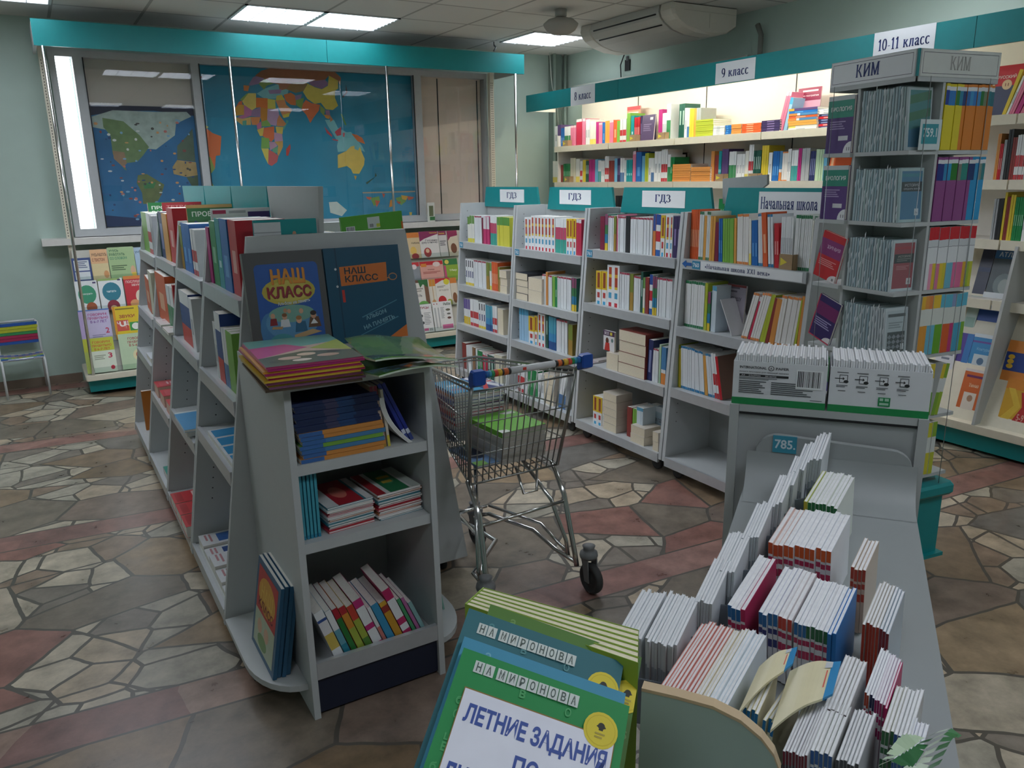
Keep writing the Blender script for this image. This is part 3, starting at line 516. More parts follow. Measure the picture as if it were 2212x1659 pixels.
def draw(b, F, w, h, art, lift=.0004, rough=.4):
    for k, a in enumerate(art):
        z = lift + k * .00006
        if a[0] == 'r': x0, y0, x1, y1, c = a[1:6]; b.flat(F, [(x0 * w, y0 * h), (x1 * w, y0 * h), (x1 * w, y1 * h), (x0 * w, y1 * h)], mat(c, rough, var=.06), z)
        elif a[0] == 'e':
            x, y, rx, ry, c = a[1:6]; n = 20; b.flat(F, [(min(1, max(0, x + rx * math.cos(2 * PI * i / n))) * w, min(1, max(0, y + ry * math.sin(2 * PI * i / n))) * h) for i in range(n)], mat(c, rough, var=.06), z)
        elif a[0] == 'p': b.flat(F, [(x * w, y * h) for x, y in a[1]], mat(a[2], rough, var=.08), z)
        elif a[0] == 't': s, x0, y0, x1, y1, c = a[1:7]; b.text(F, s, x0 * w, x1 * w, y0 * h, y1 * h, mat(c, .5, var=0), z + .0003, rot=a[7] if len(a) > 7 else 0)
        elif a[0] == 'T': s, x0, y0, x1, y1, c = a[1:7]; b.text(F, s, x0 * w, x1 * w, y0 * h, y1 * h, mat(c, .5, var=0), z + .0003, off=.034)
        elif a[0] == 's': s, x0, y0, x1, y1, c = a[1:7]; b.text(F, s, x0 * w, x1 * w, y0 * h, y1 * h, mat(c, .5, var=0), z + .0003, serif=True)
        elif a[0] == 'l':                                  # lines of small print
            x0, y0, x1, y1, n, c = a[1:7]; st = (y1 - y0) / n
            for i in range(n):
                xe = x1 - (x1 - x0) * (.05 + .3 * ((i * 37) % 10) / 10); b.flat(F, [(x0 * w, (y1 - i * st - st * .5) * h), (xe * w, (y1 - i * st - st * .5) * h), (xe * w, (y1 - i * st) * h), (x0 * w, (y1 - i * st) * h)], mat(c, .5, var=0), z)
        elif a[0] == 'bar':                                # bar code
            x0, y0, x1, y1 = a[1:5]; q = random.Random(5); b.flat(F, [(x0 * w, y0 * h), (x1 * w, y0 * h), (x1 * w, y1 * h), (x0 * w, y1 * h)], WHITE, z); x = x0 + (x1 - x0) * .06
            while x < x1 - (x1 - x0) * .08:
                d = (x1 - x0) * q.choice((.012, .02, .035)); b.flat(F, [(x * w, (y0 + (y1 - y0) * .1) * h), ((x + d) * w, (y0 + (y1 - y0) * .1) * h), ((x + d) * w, (y1 - (y1 - y0) * .06) * h), (x * w, (y1 - (y1 - y0) * .06) * h)], BLACK, z + .0003); x += d + (x1 - x0) * q.choice((.015, .025, .03))
def FACE_X(x, y, z, tilt=0):         # cover facing -X, its left edge at y; tilt leans the top back (+X)
    return mtx((x, y, z + (.0015 if tilt else .0004)), (0, -1, 0), (1, 0, 0), (0, 0, 1)) @ Matrix.Rotation(math.radians(-tilt), 4, 'X')
def FACE_Y(x, y, z, tilt=0): return Matrix.Translation((x, y, z + .0018)) @ Matrix.Rotation(math.radians(-tilt), 4, 'X')
def marker(M, where, w=.05, h=.05):          # cardboard shelf marker with a yellow triangle
    b = MB(); cb = mat('#a58a68', .8); b.box(0, w, 0, .0015, 0, h, cb); b.box(w - .0015, w, 0, .05, 0, h, cb); b.poly([(w * .1, -.0006, h * .25), (w * .6, -.0006, h * .5), (w * .1, -.0006, h * .78)], mat('#e2cf45', .6, var=0))
    o = b.build('shelf_marker'); o.matrix_world = M; tag(o, 'cardboard marker with yellow triangle, ' + where, 'shelf marker', 'cardboard markers with yellow triangles')
# ---------------------------------------------------------------- covers on the slanted display below the window
PN = Vector((0, .46, .2)).cross(Vector((1, 0, 0))); 
DN = Vector((1, 0, 0)).cross(Vector((0, .4, .918))).normalized()      # normal of the slanted back
def rackcov(k, px0, px1, label, cover, art, h=.25, name='children_book', cat='book', w=None):
    """k = tier from the bottom; left and right edge of the cover in the photograph"""
    z, y = .178 + k * .225, 6.775 + k * .098
    yv = on((px0 + px1) / 2, 560, 1, y - .012)
    pm = [705, 640, 575, 505][k]
    a, b = on(px0, pm, 1, y), on(px1, pm, 1, y)
    facing(name, label, cat, FACE_Y(a.x, y - .013, z, 14), (b.x - a.x) - .002 if w is None else w, h, .006, cover, art, 'picture books on the slanted window display')
c5 = lambda x: x / 3.687
L_ = '#8a8f94'
rackcov(3, c5(535), c5(690), 'blue-framed white card on the top tier by the left chrome rod', '#3a4f86', [('r', .1, .1, .9, .9, '#dfe4e6'), ('r', .1, .42, .9, .47, '#3a4f86'), ('l', .2, .55, .85, .85, 4, '#5a6a8a')], .19)
rackcov(3, c5(692), c5(833), 'cream workbook on learning to read texts, top tier left', '#e2cf9c', [('r', 0, .55, 1, 1, '#e8b887'), ('t', 'УЧУСЬ РАБОТАТЬ', .08, .78, .95, .88, '#5a3a30'), ('t', 'С ТЕКСТОМ', .08, .62, .8, .72, '#8a3028'), ('e', .8, .2, .15, .12, '#d89a62')], .25)
rackcov(3, c5(836), c5(1050), 'green workbook on learning to work with words, top tier', '#a9c68e', [('t', 'УЧУСЬ', .06, .86, .42, .93, '#2f6a4c'), ('t', 'РАБОТАТЬ', .06, .74, .64, .82, '#2f6a4c'), ('t', 'СО СЛОВОМ', .06, .62, .7, .7, '#3c8a6a'), ('l', .08, .26, .7, .44, 3, '#55704a'), ('e', .88, .25, .1, .16, '#d9b08a'), ('r', .82, .02, .98, .2, '#e2c23c')], .26)
rackcov(3, c5(1052), c5(1150), 'pale blue workbook at the right of the top tier, half behind the bookcase', '#a9c3d6', [('t', 'УЧУСЬ', .06, .8, .9, .88, '#3a5a7a')], .25)
rackcov(2, c5(570), c5(755), 'white book with a green disc behind the left chrome rod', '#e7ebea', [('e', .5, .56, .4, .3, '#3f9a74'), ('t', 'говорить', .25, .54, .75, .6, '#d9e8e0'), ('e', .62, .14, .24, .17, '#a85a34'), ('r', .8, .9, .95, .95, '#4a3a6a')], .245)
rackcov(2, c5(762), c5(962), 'white book with a teal disc and a red-haired head below', '#e7ebea', [('r', .0, .94, .9, 1, '#9cb86a'), ('e', .5, .58, .38, .3, '#2f7f92'), ('t', 'читать', .3, .56, .7, .62, '#d5e6ea'), ('e', .5, .12, .26, .2, '#8e2a3c'), ('e', .5, .05, .14, .1, '#e2b490'), ('r', .8, .92, .92, .97, '#4a3a6a')], .25)
rackcov(2, c5(970), c5(1165), 'red book about obedient sounds with an orange head strip', '#c9303c', [('r', 0, .9, 1, 1, '#e0863a'), ('t', 'ПОСЛУШНЫЕ', .08, .78, .92, .86, '#f0d0c8'), ('t', 'ЗВУКИ', .3, .68, .75, .75, '#f0d0c8'), ('e', .6, .35, .18, .2, '#e8d8c0'), ('e', .35, .15, .2, .12, '#e2a06a')], .26)
rackcov(1, c5(600), c5(855), 'lilac speech workbook with a red figure two', '#b9a6cf', [('r', .25, .0, 1, .96, '#c9bfdc'), ('t', 'ГОВОРИМ', .3, .8, .9, .88, '#b0347a'), ('t', 'ПРАВИЛЬНО', .28, .69, .94, .77, '#b0347a'), ('t', 'В 6–7 ЛЕТ', .35, .58, .88, .66, '#7a4a9a'), ('t', '2', .8, .25, .92, .42, '#c2365a'), ('r', 0, .96, 1, 1, '#5b7fc0'), ('l', .35, .12, .8, .22, 2, '#8f86a6')], .255)
rackcov(1, c5(880), c5(1112), 'yellow workbook about speech sounds with a green panel', '#e6c832', [('l', .1, .86, .8, .94, 1, '#8a7a2a'), ('t', 'ЗВУКИ', .2, .64, .75, .74, '#a8323a'), ('t', 'Ч, Щ', .1, .4, .5, .55, '#f3e6e0'), ('r', .08, .25, .5, .58, '#cf5a4a'), ('t', 'Ч', .18, .3, .4, .54, '#f6ece0'), ('r', .53, .24, .95, .5, '#3f9a4c'), ('e', .74, .37, .14, .1, '#f0efe6'), ('r', 0, 0, .08, 1, '#dd9a2c')], .26)
rackcov(0, c5(640), c5(890), 'yellow-green speech workbook with a crimson figure three', '#dfe6d2', [('r', .0, .62, 1, 1, '#c6cc48'), ('t', 'ГОВОРИМ', .3, .84, .88, .91, '#cf5a3a'), ('t', 'ПРАВИЛЬНО', .28, .74, .92, .81, '#cf5a3a'), ('t', 'В 6–7 ЛЕТ', .34, .64, .86, .71, '#cf5a3a'), ('t', '3', .76, .4, .9, .55, '#c22d50'), ('e', .86, .12, .07, .06, '#cf3a50'), ('l', .3, .35, .7, .5, 3, '#9aa48c'), ('r', 0, 0, .18, .62, '#b9c86a')], .27)
rackcov(0, c5(930), c5(1180), 'pale green speech workbook with a red toy, bottom tier left', '#c3d8b4', [('t', 'ГОВОРИМ', .3, .82, .86, .89, '#a8474a'), ('t', 'ПРАВИЛЬНО', .28, .72, .9, .79, '#a8474a'), ('t', 'В 5–6 ЛЕТ', .32, .63, .84, .7, '#a8474a'), ('e', .62, .38, .22, .17, '#e8dfb0'), ('e', .64, .38, .14, .12, '#c2503a')], .28)
r5 = lambda x: 860 + x / 5.187
rackcov(3, r5(112), r5(250), 'beige book with a boy in red, top tier right of the bookcase', '#dcc49a', [('r', 0, .8, 1, 1, '#d9803a'), ('t', 'Азбука', .3, .55, .95, .63, '#4a3a30'), ('e', .4, .3, .25, .16, '#e6c060'), ('e', .5, .08, .3, .12, '#b0303a')], .25)
rackcov(3, r5(250), r5(462), 'white writing book with a purple and gold title corner', '#e6e2dc', [('p', [(0, 1), (1, 1), (1, .88), (.6, .8), (.25, .72), (0, .62)], '#8e2c5c'), ('t', 'Уроки', .55, .9, .95, .96, '#e8c84a'), ('t', 'Готовим', .3, .62, .95, .69, '#5a5a5e'), ('t', 'руку к письму', .1, .52, .95, .6, '#5a5a5e'), ('e', .35, .2, .2, .18, '#b03a3c'), ('e', .35, .26, .1, .08, '#e6c09a')], .255)
rackcov(3, r5(466), r5(556), 'white writing book with gold letters, just right of its purple twin', '#d9d6d2', [('r', 0, .84, 1, 1, '#8e2c5c'), ('t', 'Знаки', .05, .88, .8, .95, '#e8c84a'), ('l', .1, .4, .9, .62, 3, '#77777a')], .25)
rackcov(3, r5(566), r5(680), 'book with a purple corner and a brown head, right end of the top tier', '#dccfb8', [('p', [(0, 1), (1, 1), (1, .8), (.3, .75), (0, .6)], '#9a2a5a'), ('e', .5, .3, .3, .2, '#7a4a34')], .25)
rackcov(2, r5(150), r5(250), 'red and grey certificate card left of the pink one', '#8f959c', [('r', 0, .8, 1, 1, '#c9303a'), ('e', .4, .78, .3, .12, '#e8d8d8')], .2)
rackcov(2, r5(256), r5(515), 'pink workbook with a red head and an orange tab', '#e2a79a', [('r', 0, .82, 1, 1, '#cc2a34'), ('r', .04, .74, .28, .9, '#e08a3a'), ('e', .72, .84, .16, .12, '#e9d6cf'), ('t', 'тетрадь', .3, .56, .62, .62, '#8a3a34'), ('l', .1, .38, .9, .5, 2, '#b0564c'), ('e', .93, .1, .06, .08, '#b9c0a4')], .2)
rackcov(2, r5(520), r5(680), 'green book with a sun badge, second tier beside the grey case', '#8fb03c', [('r', 0, .72, 1, 1, '#2f7a44'), ('e', .25, .86, .15, .1, '#e0d060'), ('t', 'Мир', .4, .4, .9, .52, '#e9efd0'), ('r', 0, 0, .16, .7, '#c2507a')], .21)
rackcov(1, r5(200), r5(370), 'white book with a tree trunk and a green ball', '#e4e0d8', [('r', .68, 0, .95, 1, '#7d5a44'), ('r', 0, .9, .7, 1, '#6a4a3a'), ('p', [(.3, 1), (.95, 1), (.9, .72), (.6, .84), (.4, .72)], '#2f6e3c'), ('t', 'ЕЛЬ', .15, .4, .45, .48, '#6a6a6a'), ('e', .5, .1, .34, .14, '#74b45a'), ('l', .05, .55, .6, .7, 2, '#9a958c')], .265)
rackcov(1, r5(370), r5(440), 'orange edged story books peeping out left of the red apple book', '#e3dccb', [('r', 0, .75, 1, 1, '#d8923a'), ('e', .5, .12, .35, .14, '#d8a070'), ('r', .45, 0, .55, 1, '#c9a06a')], .26)
rackcov(1, r5(440), r5(604), 'white book with a butterfly and a red apple', '#e8e4da', [('p', [(0, 1), (1, 1), (1, .9), (.5, .93), (0, .8)], '#c42e34'), ('e', .78, .86, .2, .11, '#ddcf3c'), ('t', 'ягодка', .2, .52, .85, .59, '#b0aaa0'), ('e', .35, .18, .28, .18, '#c02c30'), ('e', .85, .1, .2, .12, '#a9b04a'), ('l', .1, .64, .7, .72, 2, '#8a857c')], .265)
rackcov(1, r5(606), r5(680), 'brown and orange story book at the right end of the second tier from below', '#e0d6c4', [('r', 0, .8, 1, 1, '#d9823a'), ('e', .5, .25, .35, .2, '#8a5a3c')], .26)
rackcov(0, r5(245), r5(405), 'white chart book of birds with a red title', '#e6e6e4', [('t', 'ПТИЦЫ', .05, .82, .8, .92, '#a02c44'), ('l', .4, .25, .9, .7, 8, '#a9abab'), ('e', .25, .6, .08, .05, '#55585a'), ('e', .28, .35, .1, .05, '#55585a'), ('r', .3, .06, .6, .15, '#cf5a90'), ('bar', .66, .04, .92, .15)], .27)
rackcov(0, r5(414), r5(630), 'white chart book of fish with a green title and pink strip', '#e8e8e6', [('t', 'РЫБЫ', .58, .86, .95, .95, '#3a5a44'), ('e', .1, .93, .03, .02, '#b03048'), ('e', .25, .93, .03, .02, '#b03048'), ('l', .4, .4, .6, .8, 9, '#9fa3a3'), ('e', .78, .7, .12, .04, '#6a6a5a'), ('e', .8, .56, .1, .03, '#6a6a6a'), ('e', .8, .42, .1, .04, '#6a4a44'), ('r', .4, .06, .95, .2, '#cf6a9a'), ('r', .08, .1, .16, .8, '#b9bcbc'), ('r', .25, .1, .32, .8, '#b9bcbc')], .28)
o = MB(); a = on(925, 480, 1, 7.22); o.box(a.x, a.x + .075, 7.22, 7.235, 1.186, 1.37, mat('#e2e4dc')); o.box(a.x + .015, a.x + .06, 7.219, 7.2205, 1.24, 1.34, mat('#6f7a5a')); o.box(a.x + .02, a.x + .075, 7.219, 7.2205, 1.2, 1.235, mat('#3f7f4c'))
tag(o.build('game_box'), 'slim white and green game box standing on the window sill', 'box')
# ================================================================ lit wall shelving on the right
def parts_at(t, loc):
    T = Matrix.Translation(-Vector(loc))
    def f(mb, name, par=None):
        mb.v = [tuple(T @ Vector(p)) for p in mb.v]; return mb.build(name, par or t)
    return f
SX, FX = 4.72, 4.40                                   # shelf edges and canopy front
Y0, Y1 = 1.2, 7.02
WSH = (1.888, 1.538, 1.205, .86)
LOC = (4.85, 4.1, 0)
t = thing('wall_shelving', 'long cream wall shelving under a lit turquoise canopy, right side of the shop', 'shelving', Matrix.Translation(LOC)); P_ = parts_at(t, LOC)
CRW = mat('#f3eee4', .5, var=.02)
js = [7.02, 5.56, 4.066, 2.57, 1.2]
for a, b in zip(js, js[1:]):
    o = MB(); o.box(FX, FX + .02, b + .002, a - .002, 2.222, 2.378, TEAL); P_(o, 'fascia_board')
o = MB(); o.box(FX + .02, SX + .02, 7.0, 7.02, 2.23, 2.37, CRW); o.box(FX + .02, XR - .02, Y0, 7.0, 2.36, 2.37, CRW); P_(o, 'canopy_board')
o = MB(); o.box(FX + .02, FX + .06, Y0, 7.0, 2.226, 2.236, CRW); P_(o, 'light_ledge')
bounds = [6.98, 6.08, 5.19, 4.26, 3.36, 2.46, 1.56]
for y in bounds[1:5]:
    o = MB(); o.box(XR - .05, XR - .044, y - .002, y + .002, .2, 2.36, DARK); P_(o, 'panel_seam')
o = MB(); o.box(XR - .044, XR - .02, Y0, 6.98, .1, 2.36, CRW); P_(o, 'back_panel')
o = MB(); o.box(SX + .03, XR - .045, 6.965, 6.985, .1, 2.0, CRW); P_(o, 'end_post')
for z in WSH:
    for a, b in zip(bounds, bounds[1:]):
        o = MB(); o.box(SX, XR - .045, b + .003, a - .003, z - .022, z, CRW); o.box(SX - .012, SX, b + .005, a - .005, z - .05, z + .004, CREAM); P_(o, 'shelf')
o = MB(); o.box(4.5, XR - .05, Y0, 6.95, .125, .172, CREAM, .005); P_(o, 'ledge')
o = MB(); o.box(4.54, XR - .05, Y0, 6.9, .02, .125, TEAL); P_(o, 'plinth')
o = MB(); o.add([(4.56, Y0, .172), (4.60, Y0, .172), (5.02, Y0, 1.15), (4.98, Y0, 1.15), (4.56, 6.9, .172), (4.60, 6.9, .172), (5.02, 6.9, 1.15), (4.98, 6.9, 1.15)], [(0, 1, 2, 3), (7, 6, 5, 4), (0, 3, 7, 4), (1, 5, 6, 2), (3, 2, 6, 7), (4, 5, 1, 0)], CREAM); P_(o, 'slanted_rack')
for y in (2.36, 3.3):
    o = MB(); o.prism([(4.5, .172), (4.66, .172), (4.98, 1.18), (4.9, 1.18), (4.78, 1.18), (4.70, 1.18)], y - .008, y + .008, GREYD, ax=1); P_(o, 'divider')
for y0, y1, s in ((5.75, 6.9, TUBE * .8), (4.35, 5.6, TUBE), (3.3, 4.25, TUBE), (1.6, 2.9, TUBE_DIM)):
    tt = thing('tube_lamp', 'fluorescent tube lamp hidden behind the canopy of the wall shelving', 'lamp', Matrix.Translation((4.52, y0, 2.34)), 'canopy tube lamps')
    o = MB(); o.box(-.03, .03, 0, y1 - y0, 0, .018, PVC); o.build('housing', tt)
    o = MB(); o.tube([(0, .02, -.02), (0, y1 - y0 - .02, -.02)], .016, emit('#fff3e2', s, 'warm_tube'), 10); o.build('tube', tt)
# signs on the canopies
def sign(px0, py0, px1, py1, text, label, X=FX, tx=.16, ty=.27, top=None):
    a, b = on(px0, py0, 0, X - .001), on(px1, py1, 0, X - .001); w, z0, z1 = a.y - b.y, b.z, a.z if top is None else top
    o = MB(); o.box(0, w, -.0015, 0, 0, z1 - z0, WHITE); F = frame((0, -.0015, 0), (1, 0, 0), (0, 0, 1)); h = z1 - z0
    o.text(F, text, w * tx, w * (1 - tx), h * ty, h * (1 - ty), INK, serif=True)
    ob = o.build('sign'); ob.matrix_world = mtx((X - .0005, a.y, z0), (0, -1, 0), (1, 0, 0), (0, 0, 1)); tag(ob, label, 'sign', 'white paper signs')
sign(1233, 190, 1285, 222, '8 класс', 'white paper sign reading 8 класс on the turquoise canopy')
sign(1547, 138, 1630, 170, '9 класс', 'white paper sign reading 9 класс on the turquoise canopy')
sign(1890, 72, 2017, 109, '10-11 класс', 'large white paper sign reading 10-11 класс on the canopy', tx=.08)
# ---- books on its two upper shelves
T3, T4 = (3.687, 1100, 0), (3.687, 1612, 0)
SPX = SX + .06
g = 'books on the lit upper wall shelf'; wh = 'lit top wall shelf'
i = row([(362, 386, 1, 'w', 1.0), (386, 412, 1, 'pp', .95), (412, 440, 2, 'b', .8), (440, 488, 3, 'gw', .85), (488, 530, 2, 'pk', .9), (534, 578, 2, 'cr', 1.2, 4), (580, 606, 2, 'pk', 1.15, 3), (608, 640, 2, 'w', 1.15), (642, 690, 3, 'yw', .95), (690, 712, 1, 'mg2', .9), (712, 740, 2, 'pk', .9), (740, 762, 1, 'b', .85), (762, 798, 2, 'oy', .9), (798, 828, 2, 'pk', .95), (828, 856, 1, 'o', .9), (856, 880, 1, 'lg', .9), (880, 900, 1, 'rw', .9), (902, 930, 2, 'rw', .9, -4), (934, 962, 2, 'lg', 1.15, -5), (966, 990, 1, 't', .9, -4)], SPX, WSH[0], T3, (1130, 1085), wh, g, 'schoolbook', 'schoolbook', .17, 1.05)
i = row([(994, 1038, 4, 'r', 1.0, -3), (1042, 1052, 1, 'dp', .95)], SPX, WSH[0], T3, (1083, 1080), wh, g, 'schoolbook', 'schoolbook', .17, 1.05, i0=i)
i = row([(1186, 1216, 2, 'mg2', 1.1), (1216, 1248, 3, 'w', 1.05), (1250, 1282, 1, 'gw', 1.25), (1346, 1392, 2, 'dg', 1.2), (1392, 1412, 1, 'w', 1.15), (1412, 1432, 1, 'bw', 1.0), (1432, 1468, 2, 'y', 1.0), (1468, 1486, 1, 'oy', 1.0), (1486, 1520, 2, 'gy', 1.0)], SPX, WSH[0], T3, (1068, 1050), wh, g, 'schoolbook', 'schoolbook', .17, 1.05, i0=i)
a = on(1100 + 1045 / 3.687, 285, 0, SPX - .02); facing('schoolbook', 'purple hardback turned cover out behind a cardboard marker, lit shelf', 'schoolbook', FACE_X(SPX - .02, a.y, WSH[0], 6), .17, .22, .012, '#5a4a6c', [('r', .62, .8, .85, .9, '#e0dcd8'), ('l', .15, .35, .8, .65, 4, '#8a7a9a')], g)
a = on(1100 + 940 / 3.687, 240, 0, SPX + .19); facing('schoolbook', 'red-headed tall book standing behind the others on the lit shelf', 'schoolbook', FACE_X(SPX + .19, a.y, WSH[0]), .19, .33, .01, '#dd8a6a', [('r', 0, .9, 1, 1, '#c9303c'), ('l', .1, .6, .9, .85, 3, '#e9d8c8')], g)
def lowstack(px0, px1, tr, code, n, h, wh_, z, g_, X=SPX - .02, name='schoolbook', py=1040):
    a, b = on(px0 / tr[0] + tr[1], py / tr[0] + tr[2], 0, X), on(px1 / tr[0] + tr[1], py / tr[0] + tr[2], 0, X)
    stack([code] * n, mtx((X, a.y, z), (0, -1, 0), (1, 0, 0), (0, 0, 1)), a.y - b.y, .2, h / n, wh_, g_, name, 'schoolbook', jig=.004)
lowstack(1484, 1622, T3, 'lm', 9, .135, 'lime stack on the lit wall shelf', WSH[0], g); lowstack(1626, 1715, T3, 'w', 6, .075, 'low white stack on the lit wall shelf', WSH[0], g); lowstack(1722, 1768, T3, 'b', 5, .075, 'small blue stack on the lit wall shelf', WSH[0], g)
lowstack(1770, 1848, T3, 'oc', 5, .078, 'peach stack on the lit wall shelf', WSH[0], g); lowstack(1852, 2003, T3, 'o', 5, .075, 'orange stack on the lit wall shelf', WSH[0], g); lowstack(2008, 2150, T3, 'dp', 5, .085, 'purple stack on the lit wall shelf', WSH[0], g)
row([(250, 290, 2, 'pk', 1.25, 14), (296, 322, 1, 'skw', 1.1, 12)], SPX, WSH[0], T4, (975, 965), 'lit shelf by the tall flat stack', g, 'schoolbook', 'schoolbook', .17, 1.05)
a = on(1612 + 385 / 3.687, 235, 0, SPX + .1); facing('schoolbook', 'pink book with a maroon head leaning above the flat stack, lit shelf', 'schoolbook', FACE_X(SPX + .12, a.y, WSH[0] + .135, 4), .2, .16, .008, '#d9a0b4', [('r', 0, .45, 1, 1, '#8e2a4c'), ('t', 'по географии', .2, .6, .9, .7, '#e9d0d8'), ('l', .2, .75, .9, .9, 1, '#e9d0d8')], g)
a, b = on(1612 + 335 / 3.687, 262, 0, SPX - .03), on(1612 + 560 / 3.687, 262, 0, SPX - .03)
stack(['w', 'yw', 'oy', 'oy', 'bo', 'o', 'bo', 'b', 'pp'], mtx((SPX - .03, a.y, WSH[0]), (0, -1, 0), (1, 0, 0), (0, 0, 1)), a.y - b.y, .22, .0165, 'tall flat stack on the lit shelf', g, 'schoolbook', 'schoolbook')
a, b = on(1612 + 565 / 3.687, 260, 0, SPX - .01), on(1612 + 725 / 3.687, 258, 0, SPX - .01)
stack(['nv', 'r', 'nv', 'nv', 'r', 'nv', 'w', 'w'], mtx((SPX - .01, a.y - .002, WSH[0]), (0, -1, 0), (1, 0, 0), (0, 0, 1)), a.y - b.y - .004, .2, .016, 'navy and red flat stack on the lit shelf', g, 'schoolbook', 'schoolbook')
g = 'books on the second wall shelf'; wh = 'second wall shelf'
i = row([(346, 398, 3, 'yw', .95, -2), (400, 430, 1, 'br', .85), (432, 484, 4, 'g', .9), (486, 528, 2, 'cm', 1.0), (530, 560, 2, 'yw', 1.0, -2), (562, 582, 2, 'rw', .9), (584, 608, 2, 'y', .95), (608, 634, 2, 'dg', .9), (634, 680, 2, 'mg2', .95), (682, 704, 2, 'sk', .95), (706, 730, 2, 'tw', .9), (730, 758, 2, 'w', .95), (760, 790, 2, 'rw', 1.05), (792, 834, 3, 'br', .95), (836, 858, 1, 'sk', .95), (858, 880, 2, 'dp', .95), (882, 914, 2, 'bw', .95), (914, 930, 2, 'w', .95), (932, 976, 3, 't', .8), (980, 1004, 2, 'pk', 1.25, 4), (1006, 1048, 1, 'b', 1.15, 5), (1052, 1076, 1, 'sk', 1.0, 3), (1078, 1104, 2, 'lm', 1.0), (1106, 1128, 1, 'w', 1.0), (1128, 1150, 2, 'bw', .9), (1154, 1206, 2, 'w', 1.25), (1208, 1254, 3, 'rw', 1.2), (1256, 1280, 1, 'gw', 1.0), (1280, 1310, 2, 'g', 1.0)], SPX, WSH[1], T3, (1440, 1415), wh, g, 'schoolbook', 'schoolbook', .17, 1.03)
lowstack(1300, 1442, T3, 'oc', 8, .145, 'left orange stack on the second wall shelf', WSH[1], g, py=1400); lowstack(1446, 1598, T3, 'oc', 7, .118, 'right orange stack on the second wall shelf', WSH[1], g, py=1400)
a = on(1100 + 1312 / 3.687, 340, 0, SPX + .2); facing('schoolbook', 'black physics book facing out behind the orange stacks', 'schoolbook', FACE_X(SPX + .2, a.y, WSH[1]), .17, .245, .01, '#2e2c2c', [('t', 'ФИЗИКА', .14, .72, .86, .82, '#a9a49c')], g)
i = row([(1602, 1628, 1, 'oc', 1.05), (1632, 1662, 2, 'br', 1.0), (1662, 1684, 2, 't', .95), (1688, 1738, 2, 'pp', 1.1, -6), (1744, 1800, 4, 'gw', 1.0, -5), (1804, 1868, 3, 'w', 1.0, -3), (1870, 1898, 2, 'yw', 1.0), (1900, 1936, 3, 'rw', 1.2), (1938, 1998, 4, 'dg', 1.0), (2002, 2054, 3, 'y', 1.15), (2058, 2086, 1, 'w', 1.0), (2090, 2142, 3, 'b', .95), (2144, 2166, 2, 'bo', .95), (2168, 2212, 3, 'wo', .85)], SPX, WSH[1], T3, (1412, 1395), wh, g, 'schoolbook', 'schoolbook', .17, 1.03, i0=i)
i = row([(322, 348, 2, 'w', 1.1), (352, 404, 3, 'tw', .95), (406, 430, 2, 'mg2', 1.0), (432, 496, 4, 'gy', 1.0), (500, 542, 3, 'nv', .9), (544, 606, 4, 'pg', .95), (608, 634, 2, 'sk', .95), (640, 684, 1, 'o', 1.2, 8)], SPX, WSH[1], T4, (1392, 1385), wh, g, 'schoolbook', 'schoolbook', .17, 1.03, i0=i)
for px, py, z, w_ in ((1100 + 442 / 3.687, 306, WSH[0], 'lit shelf below 8 класс'), (1100 + 975 / 3.687, 296, WSH[0], 'lit shelf under the purple hardback'), (1100 + 1200 / 3.687, 285, WSH[0], 'lit shelf by the magenta books'), (1100 + 455 / 3.687, 388, WSH[1], 'second wall shelf, far end'), (1100 + 1660 / 3.687, 378, WSH[1], 'second wall shelf, middle bay'), (1100 + 1925 / 3.687, 372, WSH[1], 'second wall shelf above the primary school sign')):
    y = on(px, py, 0, SPX - .03).y; marker(mtx((SPX - .056, y, z), (0, -1, 0), (1, 0, 0), (0, 0, 1)), w_, .09, .06)
# ---- right of the rotating stand
T6 = (3.457, 1980, 80)
wh = 'wall shelf at the right picture edge'
a = on(1980 + 600 / 3.457, 120, 0, SPX - .0); facing('schoolbook', 'red and navy Russian language book at the right edge, top wall shelf', 'schoolbook', FACE_X(SPX + .01, a.y, WSH[0], 3), .19, .27, .015, '#2c3358', [('r', 0, .6, 1, 1, '#c92a36'), ('t', 'РУССКИЙ ЯЗЫК', .06, .74, .94, .82, '#f0e2dc'), ('e', .35, .62, .14, .1, '#e8c9a0'), ('t', '11', .3, .59, .4, .65, '#8a3a2c')], g)
row([(640, 668, 1, 'y', 1.05, 16), (672, 690, 1, 'w', 1.0, 18), (694, 730, 2, 'pk', 1.05, 18), (735, 770, 2, 'mg2', 1.0, 20), (775, 805, 2, 'pk', .95, 20)], SPX - .02, WSH[0], T6, (505, 495), 'top ' + wh, g, 'schoolbook', 'schoolbook', .17, 1.05)
row([(575, 600, 2, 'oc', 1.1, 4), (602, 626, 2, 'r', .95), (628, 650, 2, 'gy', .95), (652, 688, 2, 'bk', 1.25), (690, 722, 2, 'br', 1.1), (724, 800, 5, 'rw', 1.05)], SPX - .02, WSH[1], T6, (1005, 1000), 'second ' + wh, g, 'schoolbook', 'schoolbook', .17, 1.05)
row([(548, 580, 2, 'gy', 1.0), (582, 620, 3, 'bk', 1.05), (622, 640, 1, 'y', 1.15, 2), (642, 668, 2, 'br', 1.15), (670, 705, 2, 'y', 1.1), (707, 780, 5, 'g', 1.15), (782, 810, 2, 'w', 1.0)], SPX - .02, WSH[2], T6, (1480, 1470), 'third ' + wh, g, 'schoolbook', 'schoolbook', .17, 1.05)
b6 = lambda x: 1980 + x / 3.319
